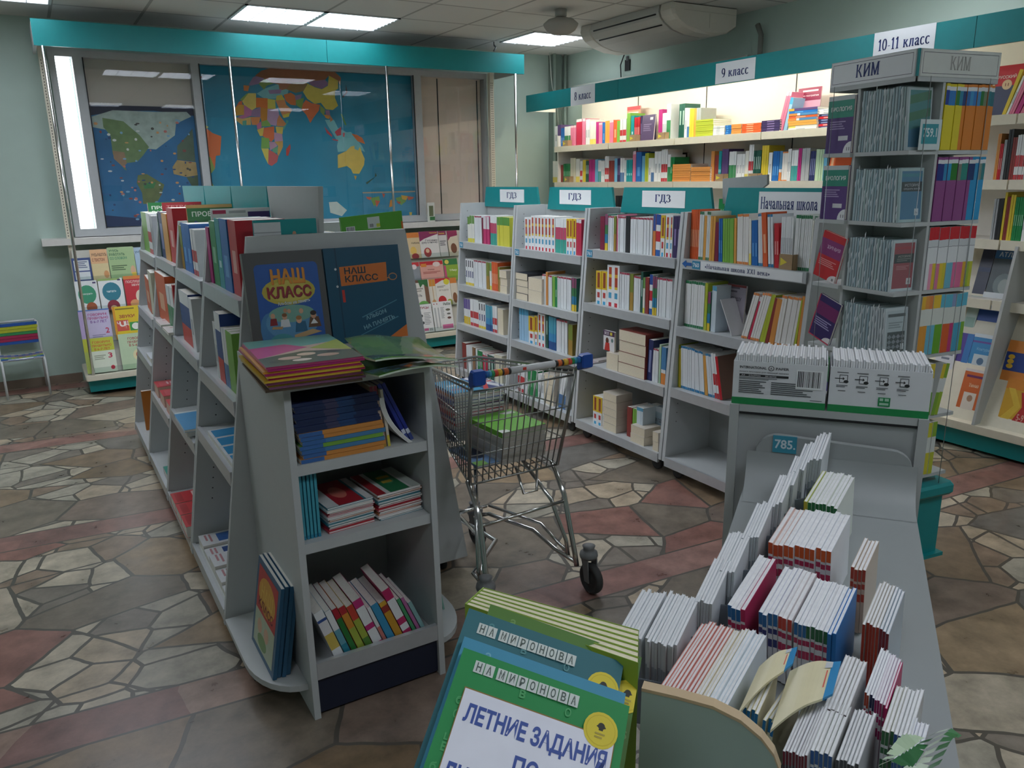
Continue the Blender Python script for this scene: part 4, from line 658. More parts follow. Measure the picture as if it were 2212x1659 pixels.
def rackx(X, z, px0, px1, py, label, cover, art, h=.27, name='atlas', cat='atlas', tilt=15):
    a, b = on(px0, py, 0, X), on(px1, py, 0, X); facing(name, label, cat, FACE_X(X, a.y, z, tilt), a.y - b.y, h, .006, cover, art, 'books on the slanted rack under the wall shelves')
rackx(4.86, .87, b6(535), b6(735), 530, 'dark atlas with a blue head on the top of the slanted rack', '#3a4a50', [('r', 0, .82, 1, 1, '#3068a0'), ('t', 'АТЛАС', .15, .86, .95, .97, '#dfe6ea'), ('e', .55, .25, .35, .25, '#7a8a8c'), ('e', .6, .22, .2, .16, '#a9b4b0')], .27)
rackx(4.86, .87, b6(440), b6(530), 530, 'navy atlas half hidden behind the bright spines of the stand', '#232a44', [('r', 0, .5, 1, .6, '#3a4a70')], .27)
rackx(4.77, .62, b6(448), b6(660), 600, 'white and blue atlas on the slanted rack', '#dfe4e8', [('r', 0, .32, 1, .62, '#2350a0'), ('t', 'АТЛАС', .15, .76, .62, .86, '#4a5a6a'), ('r', .0, .66, .8, .72, '#8fb0c4'), ('r', .8, .62, 1, .74, '#3a86b0')], .28)
rackx(4.76, .61, b6(365), b6(446), 600, 'pale green plastic-wrapped atlas left of the white and blue one', '#b9cfc6', [('r', .1, .1, .9, .5, '#9abcb0')], .26)
rackx(4.67, .395, b6(385), b6(595), 700, 'sky blue contour map book with a white panel', '#3f8cc4', [('r', 0, .92, 1, 1, '#dfe6ea'), ('r', 0, .8, .9, .84, '#6a4a9a'), ('t', 'Контурные', .2, .62, .8, .7, '#8ac0e0'), ('r', .15, .05, .7, .55, '#c9d6dc'), ('e', .42, .4, .12, .08, '#5a7a9a'), ('l', .2, .1, .6, .28, 3, '#7a8a96')], .27)
rackx(4.67, .395, b6(290), b6(383), 700, 'violet and blue book edge left of the sky blue one', '#5c4a9c', [('r', .5, 0, 1, 1, '#3f7cc0')], .26)
rackx(4.66, .39, b6(150), b6(288), 700, 'white and violet book low behind the bright spines', '#dfe0e4', [('l', .3, .3, .9, .8, 5, '#8a90a0')], .26)
rackx(4.575, .19, b6(285), b6(490), 850, 'orange contour map book with a white panel on the lowest tier', '#d9703c', [('r', 0, .94, 1, 1, '#e3dcd8'), ('r', .1, .82, .75, .87, '#7a3a6a'), ('t', 'Химия', .25, .62, .6, .7, '#f0c9a8'), ('r', .15, .1, .6, .5, '#e6dcd0'), ('e', .4, .38, .1, .07, '#b08a70')], .28)
rackx(4.66, .39, b6(625), b6(800), 740, 'orange and navy book right of the divider, upper', '#dd8a3c', [('r', 0, .35, 1, .75, '#24408a'), ('e', .25, .65, .14, .05, '#e6b83a'), ('e', .25, .55, .14, .05, '#e6b83a'), ('e', .25, .45, .14, .05, '#e6b83a'), ('r', .6, .04, .95, .2, '#e9e4dc')], .27)
rackx(4.575, .19, b6(600), b6(800), 850, 'yellow and red book with a bent arrow, right of the divider', '#d9a83a', [('r', 0, .78, 1, 1, '#d98a34'), ('p', [(0, .1), (.45, .45), (.1, .8), (.35, .8), (.7, .45), (.3, .05)], '#e6c24a'), ('p', [(.45, .05), (1, .05), (1, .75), (.6, .75), (.75, .45)], '#c23a3a'), ('r', .85, .85, 1, .95, '#a9c04a'), ('t', '5-9', .66, .15, .92, .3, '#e6b0a0')], .27)
# lower shelves seen between the headers of the free-standing bookcases
for (px0, px1, n, code, zi, py) in ((1345, 1362, 3, 'pk', 2, 410), (1330, 1345, 2, 'bk', 2, 412), (1553, 1566, 3, 'g', 2, 420), (1566, 1576, 2, 'rw', 2, 420)):
    row([(px0, px1, n, code)], SPX, WSH[zi], (1, 0, 0), (py, py), 'dim wall shelf seen between ' + {1345: 'second and third headers', 1330: 'second and third headers', 1175: 'first and second headers', 1186: 'first and second headers', 1553: 'last two headers', 1566: 'last two headers'}[px0], 'books on the third wall shelf', 'schoolbook', 'schoolbook', .17)
# ================================================================ free-standing A-frame bookcases (grey)
def aframe(mb, y, th, xc, xb, xt, z0, z1, m):       # a side panel: trapezoid, xb = half width at the foot, xt = at the top
    mb.prism([(xc - xb, z0), (xc + xb, z0), (xc + xt, z1), (xc - xt, z1)], y - th / 2, y + th / 2, m, ax=1)
def caster(t, P_, x, y, r=.04):
    o = MB(); o.lathe((x - .012, y, r), [(.0, 0), (r * .8, 0), (r, .004), (r, .02), (r * .8, .024), (0, .024)], RUBBER, 16, ax=0); o.box(x - .02, x + .02, y - .012, y + .012, r * 1.4, r * 2 + .02, STEEL); P_(o, 'caster')
GX0, GX1, GXC, GH = 2.78, 2.88, 3.12, 1.412
gx = lambda z: GX0 + .1 * z / 1.42
GB_ = [5.57, 4.74, 3.91, 3.08, 2.25]
GZ = [(1.12, .79, .483, .12), (1.122, .772, .487, .12), (1.172, .85, .485, .113), (1.178, .828, .498, .11)]
GN = ['leftmost ГДЗ bookcase', 'second ГДЗ bookcase', 'third ГДЗ bookcase', 'primary school bookcase']
GL = ['grey bookcase with a ГДЗ header, leftmost of the row', 'grey bookcase with a ГДЗ header, second in the row', 'grey bookcase with the largest ГДЗ header, tagged 761', 'grey bookcase headed Начальная школа, bottom shelf empty']
HD = [((1052, 1165), (1080, 1132), 'ГДЗ', .3), ((1190, 1328), (1209, 1277), 'ГДЗ', .3), ((1350, 1553), (1388, 1481), 'ГДЗ', .32), ((1575, 1800), (1641, 1776), 'Начальная школа', .04)]
for k in range(4):
    ya, yb = GB_[k] - .004, GB_[k + 1] + .004; ym = (ya + yb) / 2; LOC = (GXC - .1, ym, 0)
    t = thing('bookcase', GL[k], 'bookcase', Matrix.Translation(LOC), 'grey bookcases in a row'); P_ = parts_at(t, LOC)
    for y in (ya - .011, yb + .011):
        o = MB(); o.prism([(GX0, .085), (GXC, .085), (GXC, GH), (GX1, GH)], y - .011, y + .011, GREY, ax=1)
        xs = [(gx(.3 + .05 * j) + .05, .3 + .05 * j) for j in range(22)]
        for x, z in xs[::1]:
            yy = y - .0112 if y > ym else y + .0112
            o.box(x, x + .005, yy - .0004, yy + .0004, z, z + .005, DARK)
        P_(o, 'side_panel')
    o = MB(); o.box(GXC - .016, GXC, yb + .023, ya - .023, .085, GH - .0, GREYD); P_(o, 'back_panel')
    for j, z in enumerate(GZ[k]):
        x = gx(z); o = MB(); o.box(x + .002, GXC - .017, yb + .0235, ya - .0235, z - .02, z, GREY); o.box(x - .012, x + .002, yb + .0235, ya - .0235, z - .048, z + .003, SILV); P_(o, 'shelf')
    o = MB(); (p0, p1), (s0, s1), txt, tx = HD[k]; X = GXC - .02
    hy0, hy1 = min(ya - .016, on(p0, 405, 0, X).y), max(yb + .016, on(p1, 405, 0, X).y); hz0, hz1 = GH - .03, 1.53
    o.prism([(hy0 + .02, hz0), (hy1 - .02, hz0), (hy1 + .012, hz1), (hy0 - .012, hz1)], X - .016, X, TEAL, ax=0); hd = P_(o, 'header')
    a, b = on(s0, 410, 0, X - .017), on(s1, 410, 0, X - .017); w = a.y - b.y; h = hz1 - .018 - (hz0 + (.038 if k < 3 else .02))
    o = MB(); z0 = hz0 + (.038 if k < 3 else .02); o.box(X - .0185, X - .0165, b.y, a.y, z0, z0 + h, WHITE)
    o.text(frame((X - .0185, a.y, z0), (0, -1, 0), (0, 0, 1)), txt, w * tx, w * (1 - tx), h * .24, h * .78, INK, serif=True); P_(o, 'sign_card', hd)
    for y in (ya - .08, yb + .08):
        for x in (GX0 + .05, GXC - .04): caster(t, P_, x, y)
    # shelf tags
    zt = GZ[k][0]; x = gx(zt) - .0125
    num = ['763', '762', '761', '760'][k]; y0 = ya - (.03 if k < 3 else .1)
    o = MB(); o.box(x - .001, x, y0 - .055, y0, zt - .042, zt - .002, mat('#3a8fb4', .4)); F = frame((x - .001, y0, zt - .042), (0, -1, 0), (0, 0, 1)); o.text(F, num, .006, .049, .009, .031, mat('#e6eef2', .5, var=0)); 
    ob = o.build('shelf_tag'); tag(ob, 'small blue shelf number tag on the edge of the ' + GN[k], 'shelf tag', 'blue shelf number tags')
    if k == 3:
        o = MB(); o.box(x - .0008, x, ya - .78, ya - .16, zt - .044, zt + .0, WHITE); F = frame((x - .001, ya - .16, zt - .044), (0, -1, 0), (0, 0, 1)); o.text(F, '«Начальная школа XXI века»', .03, .44, .01, .034, mat('#5a6488', .6, var=0), serif=True)
        tag(o.build('shelf_strip'), 'white paper strip reading Начальная школа XXI века on a shelf edge', 'shelf label')
        o = MB(); F = frame((x - .0015, ya - .026, zt - .044), (0, -1, 0), (0, 0, 1)); o.flat(F, [(0, .022), (.03, .042), (.03, .03), (.07, .03), (.07, .014), (.03, .014), (.03, .002)], mat('#1f5fa8', .5)); tag(o.build('arrow_sticker'), 'blue arrow sticker pointing left on the shelf edge beside tag 760', 'sticker')
T7, T8 = (3.687, 960, 400), (3.687, 1440, 400)
def grow(k, j, spec, py, tr=T7, **kw):
    z = GZ[k][j]; X = gx(z) + .035; nm = ['top shelf', 'second shelf', 'third shelf', 'bottom shelf'][j]
    return row(spec, X, z, tr, py, nm + ' of the ' + GN[k], 'books on the ' + nm + ' of the ' + GN[k], *(('book', 'book') if k < 3 else ('exercise_book', 'exercise book')), .14, lim=(GB_[k + 1] + .03, GB_[k] - .03), **kw)
grow(0, 0, [(185, 205, 2, 'ygn', .95), (205, 240, 2, 'ygn', 1.0), (242, 298, 6, 'wr'), (300, 312, 1, 'mr', .95), (312, 360, 4, 'mg', 1.0), (365, 418, 4, 'tp', 1.05), (422, 520, 6, 'yg', 1.02)], (440, 490))
grow(0, 1, [(172, 236, 4, 'alb'), (238, 334, 9, 'wr'), (336, 358, 1, 'ol'), (360, 376, 1, 'ygn'), (378, 424, 4, 'o', .95), (426, 440, 1, 'ol', .9)], (775, 835))
grow(0, 2, [(158, 206, 3, 'lav'), (210, 274, 3, 'rw', .95), (276, 328, 3, 'alb'), (330, 384, 3, 'gb', .95), (386, 420, 3, 'rw', .9), (424, 470, 2, 'ce', 1.25)], (1095, 1170))
grow(0, 3, [(145, 176, 1, 'br', 1.05), (178, 224, 4, 'w', 1.0), (226, 246, 1, 'bn', 1.0), (250, 262, 1, 'w'), (264, 302, 3, 'g', .95), (304, 344, 3, 'cr', .95), (346, 392, 2, 'dg', .85), (396, 455, 2, 'cm', .9)], (1432, 1480))
grow(1, 0, [(640, 666, 1, 'all', 1.05), (666, 690, 1, 'all', 1.05), (692, 880, 7, 'all', 1.12), (882, 968, 4, 'tp', 1.08), (970, 1045, 3, 'aly', 1.1), (1050, 1090, 2, 'cr', 1.1)], (490, 550))
grow(1, 1, [(780, 806, 2, 'wr', 1.0), (808, 824, 1, 'oc'), (826, 856, 3, 'wr'), (858, 878, 1, 'lg', .95), (880, 896, 1, 'g', .95), (900, 1008, 9, 'wr', 1.02), (1012, 1048, 3, 'mx')], (940, 990))
grow(1, 2, [(598, 668, 4, 'skw', 1.15), (672, 714, 1, 'aly', .95), (716, 740, 1, 'aly'), (744, 800, 2, 'all', 1.12), (806, 824, 1, 'dg', 1.05), (828, 888, 3, 'gb', 1.1), (892, 978, 7, 'wr', 1.08), (984, 1020, 2, 'ol')], (1230, 1310))
grow(1, 3, [(585, 640, 3, 'rw', .95), (645, 662, 1, 'w'), (666, 740, 4, 'g', .95), (745, 790, 2, 'w', .9), (905, 960, 4, 'bw', 1.1, 5)], (1660, 1720))
grow(2, 0, [(1238, 1274, 1, 'mr', .98), (1276, 1300, 1, 'mx'), (1302, 1344, 4, 'wr'), (1348, 1364, 1, 'ol'), (1368, 1376, 1, 'pk'), (1380, 1436, 5, 'wr'), (1440, 1472, 2, 'bk', .98), (1474, 1652, 15, 'wr'), (1656, 1676, 1, 'fl2', 1.05), (1678, 1716, 2, 'fl', 1.05), (1718, 1750, 1, 'aly', 1.08), (1752, 1786, 1, 'all', 1.1), (1790, 1812, 1, 'all', 1.1), (1816, 1876, 2, 'dp', .98)], (510, 570))
grow(2, 1, [(1205, 1290, 2, 'aly'), (1292, 1390, 2, 'all', 1.22), (1394, 1468, 6, 'wr', 1.05), (1472, 1500, 2, 'ol', 1.05), (1502, 1556, 4, 'wr'), (1558, 1576, 1, 'dg', 1.05), (1578, 1594, 1, 'ygn'), (1598, 1624, 1, 'br', 1.02), (1626, 1650, 1, 'fl', 1.05), (1654, 1686, 2, 'mx', 1.02), (1690, 1806, 10, 'wr', 1.05)], (930, 1040))
grow(2, 2, [(1610, 1646, 1, 'nv', 1.05, 3), (1650, 1700, 4, 'wr', .95), (1702, 1716, 1, 'pg'), (1720, 1756, 2, 'bo', .95)], (1510, 1545))
grow(2, 3, [(1310, 1382, 2, 'aly', .9), (1384, 1430, 2, 'all', 1.05), (1432, 1450, 1, 'cr')], (1950, 1990), tr=(3.687, 925, 378))
row([(935, 975, 2, 'br', .9), (978, 1010, 2, 'lg', .85), (1012, 1060, 3, 'lb', .95)], gx(.113) + .05, .113, (3.687, 1100, 800), (480, 510), 'bottom shelf of the third ГДЗ bookcase', 'books on the bottom shelf of the third ГДЗ bookcase', i0=5)
grow(3, 0, [(178, 248, 6, 'o', 1.12), (250, 284, 4, 'wg'), (286, 306, 1, 'oy'), (308, 334, 3, 'wg'), (336, 374, 2, 'oy'), (378, 408, 1, 'mr', .95, -2), (412, 440, 2, 'b', .95, -3), (444, 530, 5, 'lg', 1.0, -3), (534, 552, 1, 'oy', .98, -3), (556, 650, 6, 'wo', .98, -3), (654, 672, 1, 'yw', .98, -4), (676, 724, 2, 'b', .95, -5), (728, 764, 3, 'wb', 1.0, -5), (768, 806, 1, 'o', 1.12, -7), (810, 850, 2, 'wb', 1.0, -6), (856, 894, 2, 'r', 1.0, -5), (900, 996, 6, 'w', 1.15, -2), (1000, 1130, 9, 'wg'), (1132, 1144, 1, 'yw'), (1146, 1224, 6, 'wg')], (590, 690), tr=T8, jit=.003)
grow(3, 1, [(135, 286, 9, 'wg'), (290, 314, 2, 'lm'), (318, 342, 1, 'mx', .95), (346, 385, 4, 'lb', 1.1)], (1120, 1160), tr=T8)
grow(3, 1, [(590, 636, 3, 'wo', .98, 16), (640, 656, 1, 'cr', 1.1, 16), (660, 730, 4, 'wo', 1.0, 15), (734, 776, 2, 'lm', .98, 12), (780, 806, 1, 'br', 1.1, 11), (810, 850, 1, 'oc', .98, 9), (854, 1000, 7, 'wo', .98, 7), (1004, 1024, 2, 'lm', .95, 5), (1028, 1072, 2, 'oc', 1.1, 3)], (1210, 1320), tr=T8, i0=16)
grow(3, 2, [(72, 90, 1, 'lm', 1.0, -2), (92, 108, 1, 'y', .95, -2), (112, 220, 8, 'wb', .95, -3), (224, 300, 6, 'wb', .93, -7), (304, 326, 1, 'oy', .93, -8), (330, 380, 4, 'wb', .92, -9), (384, 420, 2, 'rw', 1.05, -11), (424, 446, 1, 'rx', 1.1, -13)], (1620, 1720), tr=T8)
def cstack(k, j, px0, px1, py, n, t, label, code='ce', tr=T7, d=.12, cov=None, X=None):
    z = GZ[k][j]; X = X or gx(z) + .02; a, b = on(px0 / tr[0] + tr[1], py / tr[0] + tr[2], 0, X), on(px1 / tr[0] + tr[1], py / tr[0] + tr[2], 0, X)
    a.y = min(a.y, GB_[k] - .03); b.y = max(b.y, GB_[k + 1] + .03); w = a.y - b.y
    for q in range(n):                               # thick paperbacks, cut page edges to the front
        cv = cov or '#d8cfc0'; me = book_mesh(t - .001, w, d, [(1, cv)], cv, '#e2d6bc')
        dx = (rnd.random() - .5) * .006
        M = mtx((X + dx, a.y + (rnd.random() - .5) * .004, z + q * t + .0004), (0, -1, 0), (1, 0, 0), (0, 0, 1)) @ Matrix(((0, -1, 0, w), (0, 0, 1, 0), (-1, 0, 0, t - .001), (0, 0, 0, 1)))
        put('paperback', me, M, 'thick cream-edged paperback, %s, %s' % (('the only one' if n == 1 else 'topmost' if q == n - 1 else ordn(n - 1 - q) + ' from top'), label), 'paperback', 'thick paperbacks lying flat')
cstack(0, 1, 442, 498, 830, 3, .055, 'leftmost ГДЗ bookcase stack')
cstack(1, 1, 562, 664, 900, 4, .047, 'dark-covered stack of the second ГДЗ bookcase', cov='#3a3f4a', d=.2)
cstack(1, 1, 668, 776, 925, 2, .085, 'pale pair on the second ГДЗ bookcase')
cstack(1, 3, 795, 870, 1700, 3, .07, 'low stack of the second ГДЗ bookcase')
cstack(2, 2, 1385, 1595, 1500, 4, .064, 'red-covered stack of the third ГДЗ bookcase', cov='#8a3f38', d=.13)
cstack(2, 2, 1288, 1380, 1460, 1, .1, 'single block left of the red-covered stack')
cstack(2, 3, 745, 850, 470, 5, .047, 'tall cream stack, bottom shelf of the third ГДЗ bookcase', tr=(3.687, 1100, 800))
cstack(2, 3, 965, 1075, 560, 2, .05, 'lower cream stack, bottom shelf of the third ГДЗ bookcase', tr=(3.687, 1100, 800), X=gx(.113) + .012)
cstack(2, 3, 1140, 1185, 580, 2, .055, 'cream stack at the right end of that bottom shelf', tr=(3.687, 1100, 800), X=gx(.113) + .012)
z = GZ[2][2]; a = on(960 + 1282 / 3.687, 750, 0, gx(z) + .06); facing('book', 'white book with a girl in a red shirt, above the cream block of bookcase 761', 'book', FACE_X(gx(z) + .045, a.y, z + .1001, 0), .105, .12, .012, '#e6e4e4', [('r', 0, .75, 1, 1, '#4a2a50'), ('t', 'ВСЕ', .1, .8, .5, .95, '#e8e2e8'), ('r', .6, .8, .8, .95, '#d9c94a'), ('e', .35, .5, .14, .16, '#6a4030'), ('p', [(.1, 0), (.6, 0), (.55, .4), (.2, .4)], '#c93a34'), ('e', .8, .55, .1, .1, '#6a8a8a')])
z = GZ[2][3]; a = on(1100 + 1060 / 3.687, 870, 0, gx(z) + .1); facing('book', 'blue and grey book cover facing out over the low cream stack', 'book', FACE_X(gx(z) + .145, a.y, z, 0), .13, .2, .012, '#9ab0bc', [('t', 'ВСЕ ГДЗ', .35, .55, .95, .66, '#5a4a50'), ('r', .05, .3, .35, .7, '#3a6a9c'), ('r', .0, .85, 1, 1, '#b9c2c8'), ('e', .7, .25, .16, .12, '#4a4a4e')])
# leaning and face-out books of the primary school case
z = GZ[3][1]; a = on(1440 + 386 / 3.687, 690, 0, gx(z) + .06)
facing('book', 'pale violet book facing out in the middle of the second shelf, primary school bookcase', 'book', FACE_X(gx(z) + .12, a.y, z, 4), .125, .235, .01, '#a9a3b0', [('l', .1, .8, .7, .95, 2, '#6a6470'), ('t', 'Я ПИШУ', .1, .66, .8, .74, '#55505a'), ('e', .4, .45, .1, .1, '#3a363c'), ('r', 0, .95, 1, 1, '#8a3a3a')])
me = book_mesh(.004, .14, .19, [(1, '#e6e6ea')], '#dfe0e6'); yb0 = on(1440 + 515 / 3.687, 728, 0, gx(z) + .03).y
put('booklet', me, mtx((gx(z) + .03, yb0, z + .0005), (0, -1, 0), (1, 0, 0), (0, 0, 1)) @ Matrix.Rotation(math.radians(-27), 4, 'Y'), 'thin pale booklet slumped in the gap of the second shelf, primary school bookcase', 'booklet', None)
z = GZ[3][0]; y = on(1440 + 900 / 3.687, 575, 0, gx(z) + .01).y; marker(mtx((gx(z) + .004, y, z), (0, -1, 0), (1, 0, 0), (0, 0, 1)), 'top shelf of the primary school bookcase', .075, .07)
y = GB_[3] - .32; o = MB(); o.box(gx(.485) + .06, gx(.485) + .17, GB_[3] + .70, GB_[3] + .76, .486, .50, mat('#cfc8c4')); o.box(gx(.485) + .01, gx(.485) + .1, GB_[3] + .69, GB_[3] + .78, .4862, .492, mat('#bdb3b6')); tag(o.build('booklet'), 'thin booklets lying flat at the left of shelf three, third ГДЗ bookcase', 'booklet')

X = GXC + .03; q = [on(a, b, 0, X) for a, b in ((1561, 386), (1657, 377), (1657, 398), (1600, 440), (1561, 440))]
o = MB(); o.prism([(p.y - 2.665, p.z) for p in q], X - (GXC - .1), X - (GXC - .1) + .016, mat('#a9adac', .5), ax=0)
o.build('rear_header', [ob for ob in bpy.data.objects if ob.name.startswith('bookcase') and ob.parent is None][-1])
# ================================================================ island bookcases on the left
IC, IB, IT, IH = .88, .49, .28, 1.425
ix = lambda z: IC - IB + (IB - IT) * z / IH
IY = [2.68, 3.36, 4.04, 4.72, 5.42]
IZ = [(1.212, .87, .622, .115), (1.208, .888, .535, .115), (1.212, .885, .47, .115), (1.2, .86, .60, .115)]
IL = ['grey double-sided bookcase nearest in the left island, behind the class albums', 'second grey bookcase of the left island, cover-out workbooks on top', 'third grey bookcase of the left island', 'farthest grey bookcase of the left island, next to the window display']
IN = ['nearest island bookcase', 'second island bookcase', 'third island bookcase', 'farthest island bookcase']
for k in range(4):
    ya, yb = IY[k] + .003, IY[k + 1] - .003; LOC = (IC, (ya + yb) / 2, 0)
    t = thing('island_bookcase', IL[k], 'bookcase', Matrix.Translation(LOC), 'island bookcases'); P_ = parts_at(t, LOC)
    for y in (ya + .011, yb - .011):
        o = MB(); aframe(o, y, .022, IC, IB, IT, .07, IH, GREY)
        for j in range(24):
            z = .3 + j * .045; o.box(ix(z) + .06, ix(z) + .065, (y - .0114 if y > LOC[1] else y + .011), (y - .011 if y > LOC[1] else y + .0114), z, z + .005, DARK)
        P_(o, 'side_panel')
    o = MB(); o.box(IC - .01, IC + .01, ya + .023, yb - .023, .075, IH, GREYD); P_(o, 'back_panel')
    for z in IZ[k]:
        for sgn in (1, -1):
            x = ix(z); o = MB()
            a, b, c = (x + .002, IC - .011, x - .012) if sgn > 0 else (2 * IC - x - .002, IC + .011, 2 * IC - x + .012)
            o.box(a, b, ya + .0235, yb - .0235, z - .02, z, GREY); o.box(a, c, ya + .0235, yb - .0235, z - .052, z + .004, SILV); P_(o, 'shelf')
    hm = GREYD if k == 0 else TEAL
    o = MB(); o.prism([(ya + .03, IH - .02), (yb - .03, IH - .02), (yb - .0, 1.58), (ya + .0, 1.58)], IC - .029, IC - .012, hm, ax=0); o.box(IC - .028, IC - .0105, ya + .1, yb - .1, IH - .12, IH, hm); P_(o, 'header')
    for y in (ya + .08, yb - .08):
        for x in (IC - IB + .08, IC + IB - .08): caster(t, P_, x, y, .026)
T9, T10 = (3.456, 300, 420), (2.369, 250, 750)
def irow(k, j, spec, py, tr=T9, **kw):
    z = IZ[k][j]; X = ix(z) + .02; nm = ['top shelf', 'second shelf', 'third shelf', 'bottom shelf'][j]
    return row(spec, X, z, tr, py, nm + ' of the ' + IN[k], 'books on the ' + nm + ' of the ' + IN[k], 'textbook', 'textbook', .17, lim=(IY[k] + .03, IY[k + 1] - .03), **kw)
irow(0, 0, [(510, 562, 1, 'mg2', .99), (568, 608, 1, 'g', 1.22), (612, 646, 1, 't', 1.08), (650, 704, 1, 'b', 1.18), (710, 765, 1, 'r', 1.3)], (670, 790), hs=1.0)
irow(0, 1, [(600, 618, 2, 'w', 1.1), (618, 658, 1, 'rb', 1.05), (660, 692, 2, 'bw', 1.0), (694, 740, 2, 'lg', 1.05)], (1450, 1560))
irow(1, 0, [(296, 326, 1, 'o', 1.15), (328, 346, 1, 'ol', 1.0), (350, 408, 2, 'b', .98), (412, 452, 4, 'rw', .9)], (560, 640))
irow(1, 1, [(338, 408, 1, 'rb', .95), (412, 436, 1, 'w', 1.15)], (1110, 1200))
irow(2, 0, [(140, 176, 2, 'dg', 1.05), (178, 208, 1, 'nv', 1.1), (208, 244, 1, 'oy', 1.08), (248, 292, 1, 'r', 1.35)], (465, 540))
irow(2, 1, [(102, 120, 2, 'cm', 1.1), (160, 232, 1, 'o', 1.15), (234, 280, 2, 'gw', 1.0), (284, 298, 1, 'r', 1.2)], (910, 1050))
irow(3, 0, [(40, 84, 1, 'lg', 1.1), (86, 112, 2, 'rw', 1.05), (114, 130, 1, 'gy', 1.0)], (420, 460))
irow(3, 1, [(72, 100, 1, 'o', .9, 6), (102, 124, 1, 'cm', 1.1, 4)], (880, 920))
# covers turned out on the top row
def iface(k, j, px, py, label, cover, art, w, h, t=.012, back=.03, tilt=0, **kw):
    z = IZ[k][j]; X = ix(z) + back; y = on(px / T9[0] + 300, py / T9[0] + 420, 0, X).y; facing('textbook', label, 'textbook', FACE_X(X, y, z, tilt), w, h, t, cover, art, 'cover-out textbooks on the island', **kw)
z = IZ[0][0]; X = ix(z) + .19
def yface(k, X, y, label, cover, art, w, h, t=.012, spine=None, j=0):
    facing('textbook', label, 'textbook', Matrix.Translation((X, y, IZ[k][j] + .0004)), w, h, t, cover, art, 'cover-out textbooks on the island', spine=spine)
facing('folder', 'long white folder behind the coloured spines, nearest island bookcase', 'folder', Matrix.Translation((.615, 3.318, z + .0006)), .228, .285, .012, '#e6e6e8', [('r', .03, .93, .25, .98, '#b8305a'), ('r', .62, .86, 1, .95, '#4a3a7a'), ('l', .3, .9, .6, .97, 1, '#b0b4b8')])
yface(0, .632, 2.712, 'teal exercise book cover with a small schoolboy and white title box, top shelf', '#1f9a9c', [('r', .0, .74, .42, .97, '#d8dcde'), ('r', .0, .84, .42, .85, '#9aa0a4'), ('e', .63, .74, .05, .05, '#2a2a30'), ('e', .63, .82, .03, .03, '#d8a888'), ('r', .6, .6, .66, .73, '#26262c'), ('e', .88, .68, .13, .14, '#14787c'), ('e', .88, .66, .11, .12, '#1f9a9c')], .212, .262, .014)
yface(1, .62, 3.90, 'green ПРОВЕРЬ workbook, cover to the viewer, second island bookcase', '#3a7a4a', [('r', 0, .95, 1, 1, '#e0b070'), ('t', 'ПРОВЕРЬ', .1, .82, .85, .9, '#e3ece2'), ('p', [(0, .4), (1, .55), (1, .74), (.4, .68), (.15, .76)], '#3a56a0')], .2, .292, .02, '#e07a3a')
yface(2, .62, 4.66, 'dark red workbook, cover to the viewer, third island bookcase', '#a3343c', [('t', 'ТЕТРАДЬ', .1, .9, .9, .95, '#d89a94'), ('r', 0, .4, .3, .8, '#e6e2e2')], .2, .285)
yface(3, .625, 5.30, 'green workbook reading ПРОВЕРЬ РАБОТУ at the far end of the island', '#4f9a4a', [('r', 0, .68, 1, 1, '#2f7a44'), ('t', 'ПРОВЕРЬ', .1, .86, .95, .93, '#e6ece2'), ('t', 'РАБОТУ', .1, .76, .8, .83, '#e6ece2'), ('e', .5, .3, .3, .2, '#8abf5a'), ('r', .7, .5, .95, .65, '#e0cf45')], .2, .285, .02, '#dd6a2e')
# green box on the far side of the nearest island bookcase
a, b = on(723, 466, 1, 2.80), on(862, 452, 1, 2.80); zt = 1.212
facing('picture_book', 'green picture book with bar code and white stickers, behind the class albums', 'picture book', Matrix.Translation((.978, 2.80, zt + .002)) @ Matrix.Rotation(math.radians(-4), 4, 'Y'), .24, .255, .014, '#5aa838', [('bar', .07, .72, .21, .86), ('r', .42, .8, .62, .96, '#cdd6cf'), ('bar', .45, .81, .52, .87), ('r', .56, .81, .62, .86, '#cfd84a'), ('e', .62, .56, .2, .14, '#e6e8e2'), ('r', .97, 0, 1, .85, '#e0803a')], None)
g_ = 'coloured books on the far side of the nearest island bookcase'
for q, (c, nm) in enumerate((('#6f7f86', 'grey'), ('#c9a03a', 'amber'), ('#3d7f5a', 'green'))):
    me = book_mesh(.01, .17, .2, [(1, c)], c); put('textbook', me, Matrix.Translation((.945 + q * .0105, 2.82, zt + .0004)), nm + ' spine peeping out left of the green picture book', 'textbook', g_)
# ---- lower shelves
def flatstack(name, cat, label, codes, x0, y0, z, w, d, t, rz=0, grp=None):
    stack(codes, Matrix.Translation((x0, y0, z)) @ Matrix.Rotation(rz, 4, 'Z'), w, d, t, label, grp or label, name, cat)
def flatart(name, label, cat, M, w, d, t, cover, art, grp=None, pages='#e6e3da'):
    """a book lying flat, its cover up: local x right, y away"""
    b = MB(); b.box(0, w, 0, d, 0, .001, mat(cover, .3)); b.box(.001, w, .001, d - .001, .001, t - .001, mat(pages, .85, var=.1, scale=120)); b.box(0, w, 0, d, t - .001, t, mat(cover, .3, var=.05)); b.box(0, .001, 0, d, .001, t - .001, mat(cover, .3))
    draw(b, (Vector((0, 0, t)), Vector((1, 0, 0)), Vector((0, 1, 0)), Vector((0, 0, 1))), w, d, art, rough=.28)
    o = b.build(name); o.matrix_world = M; return tag(o, label, cat, grp)
z = IZ[0][2]
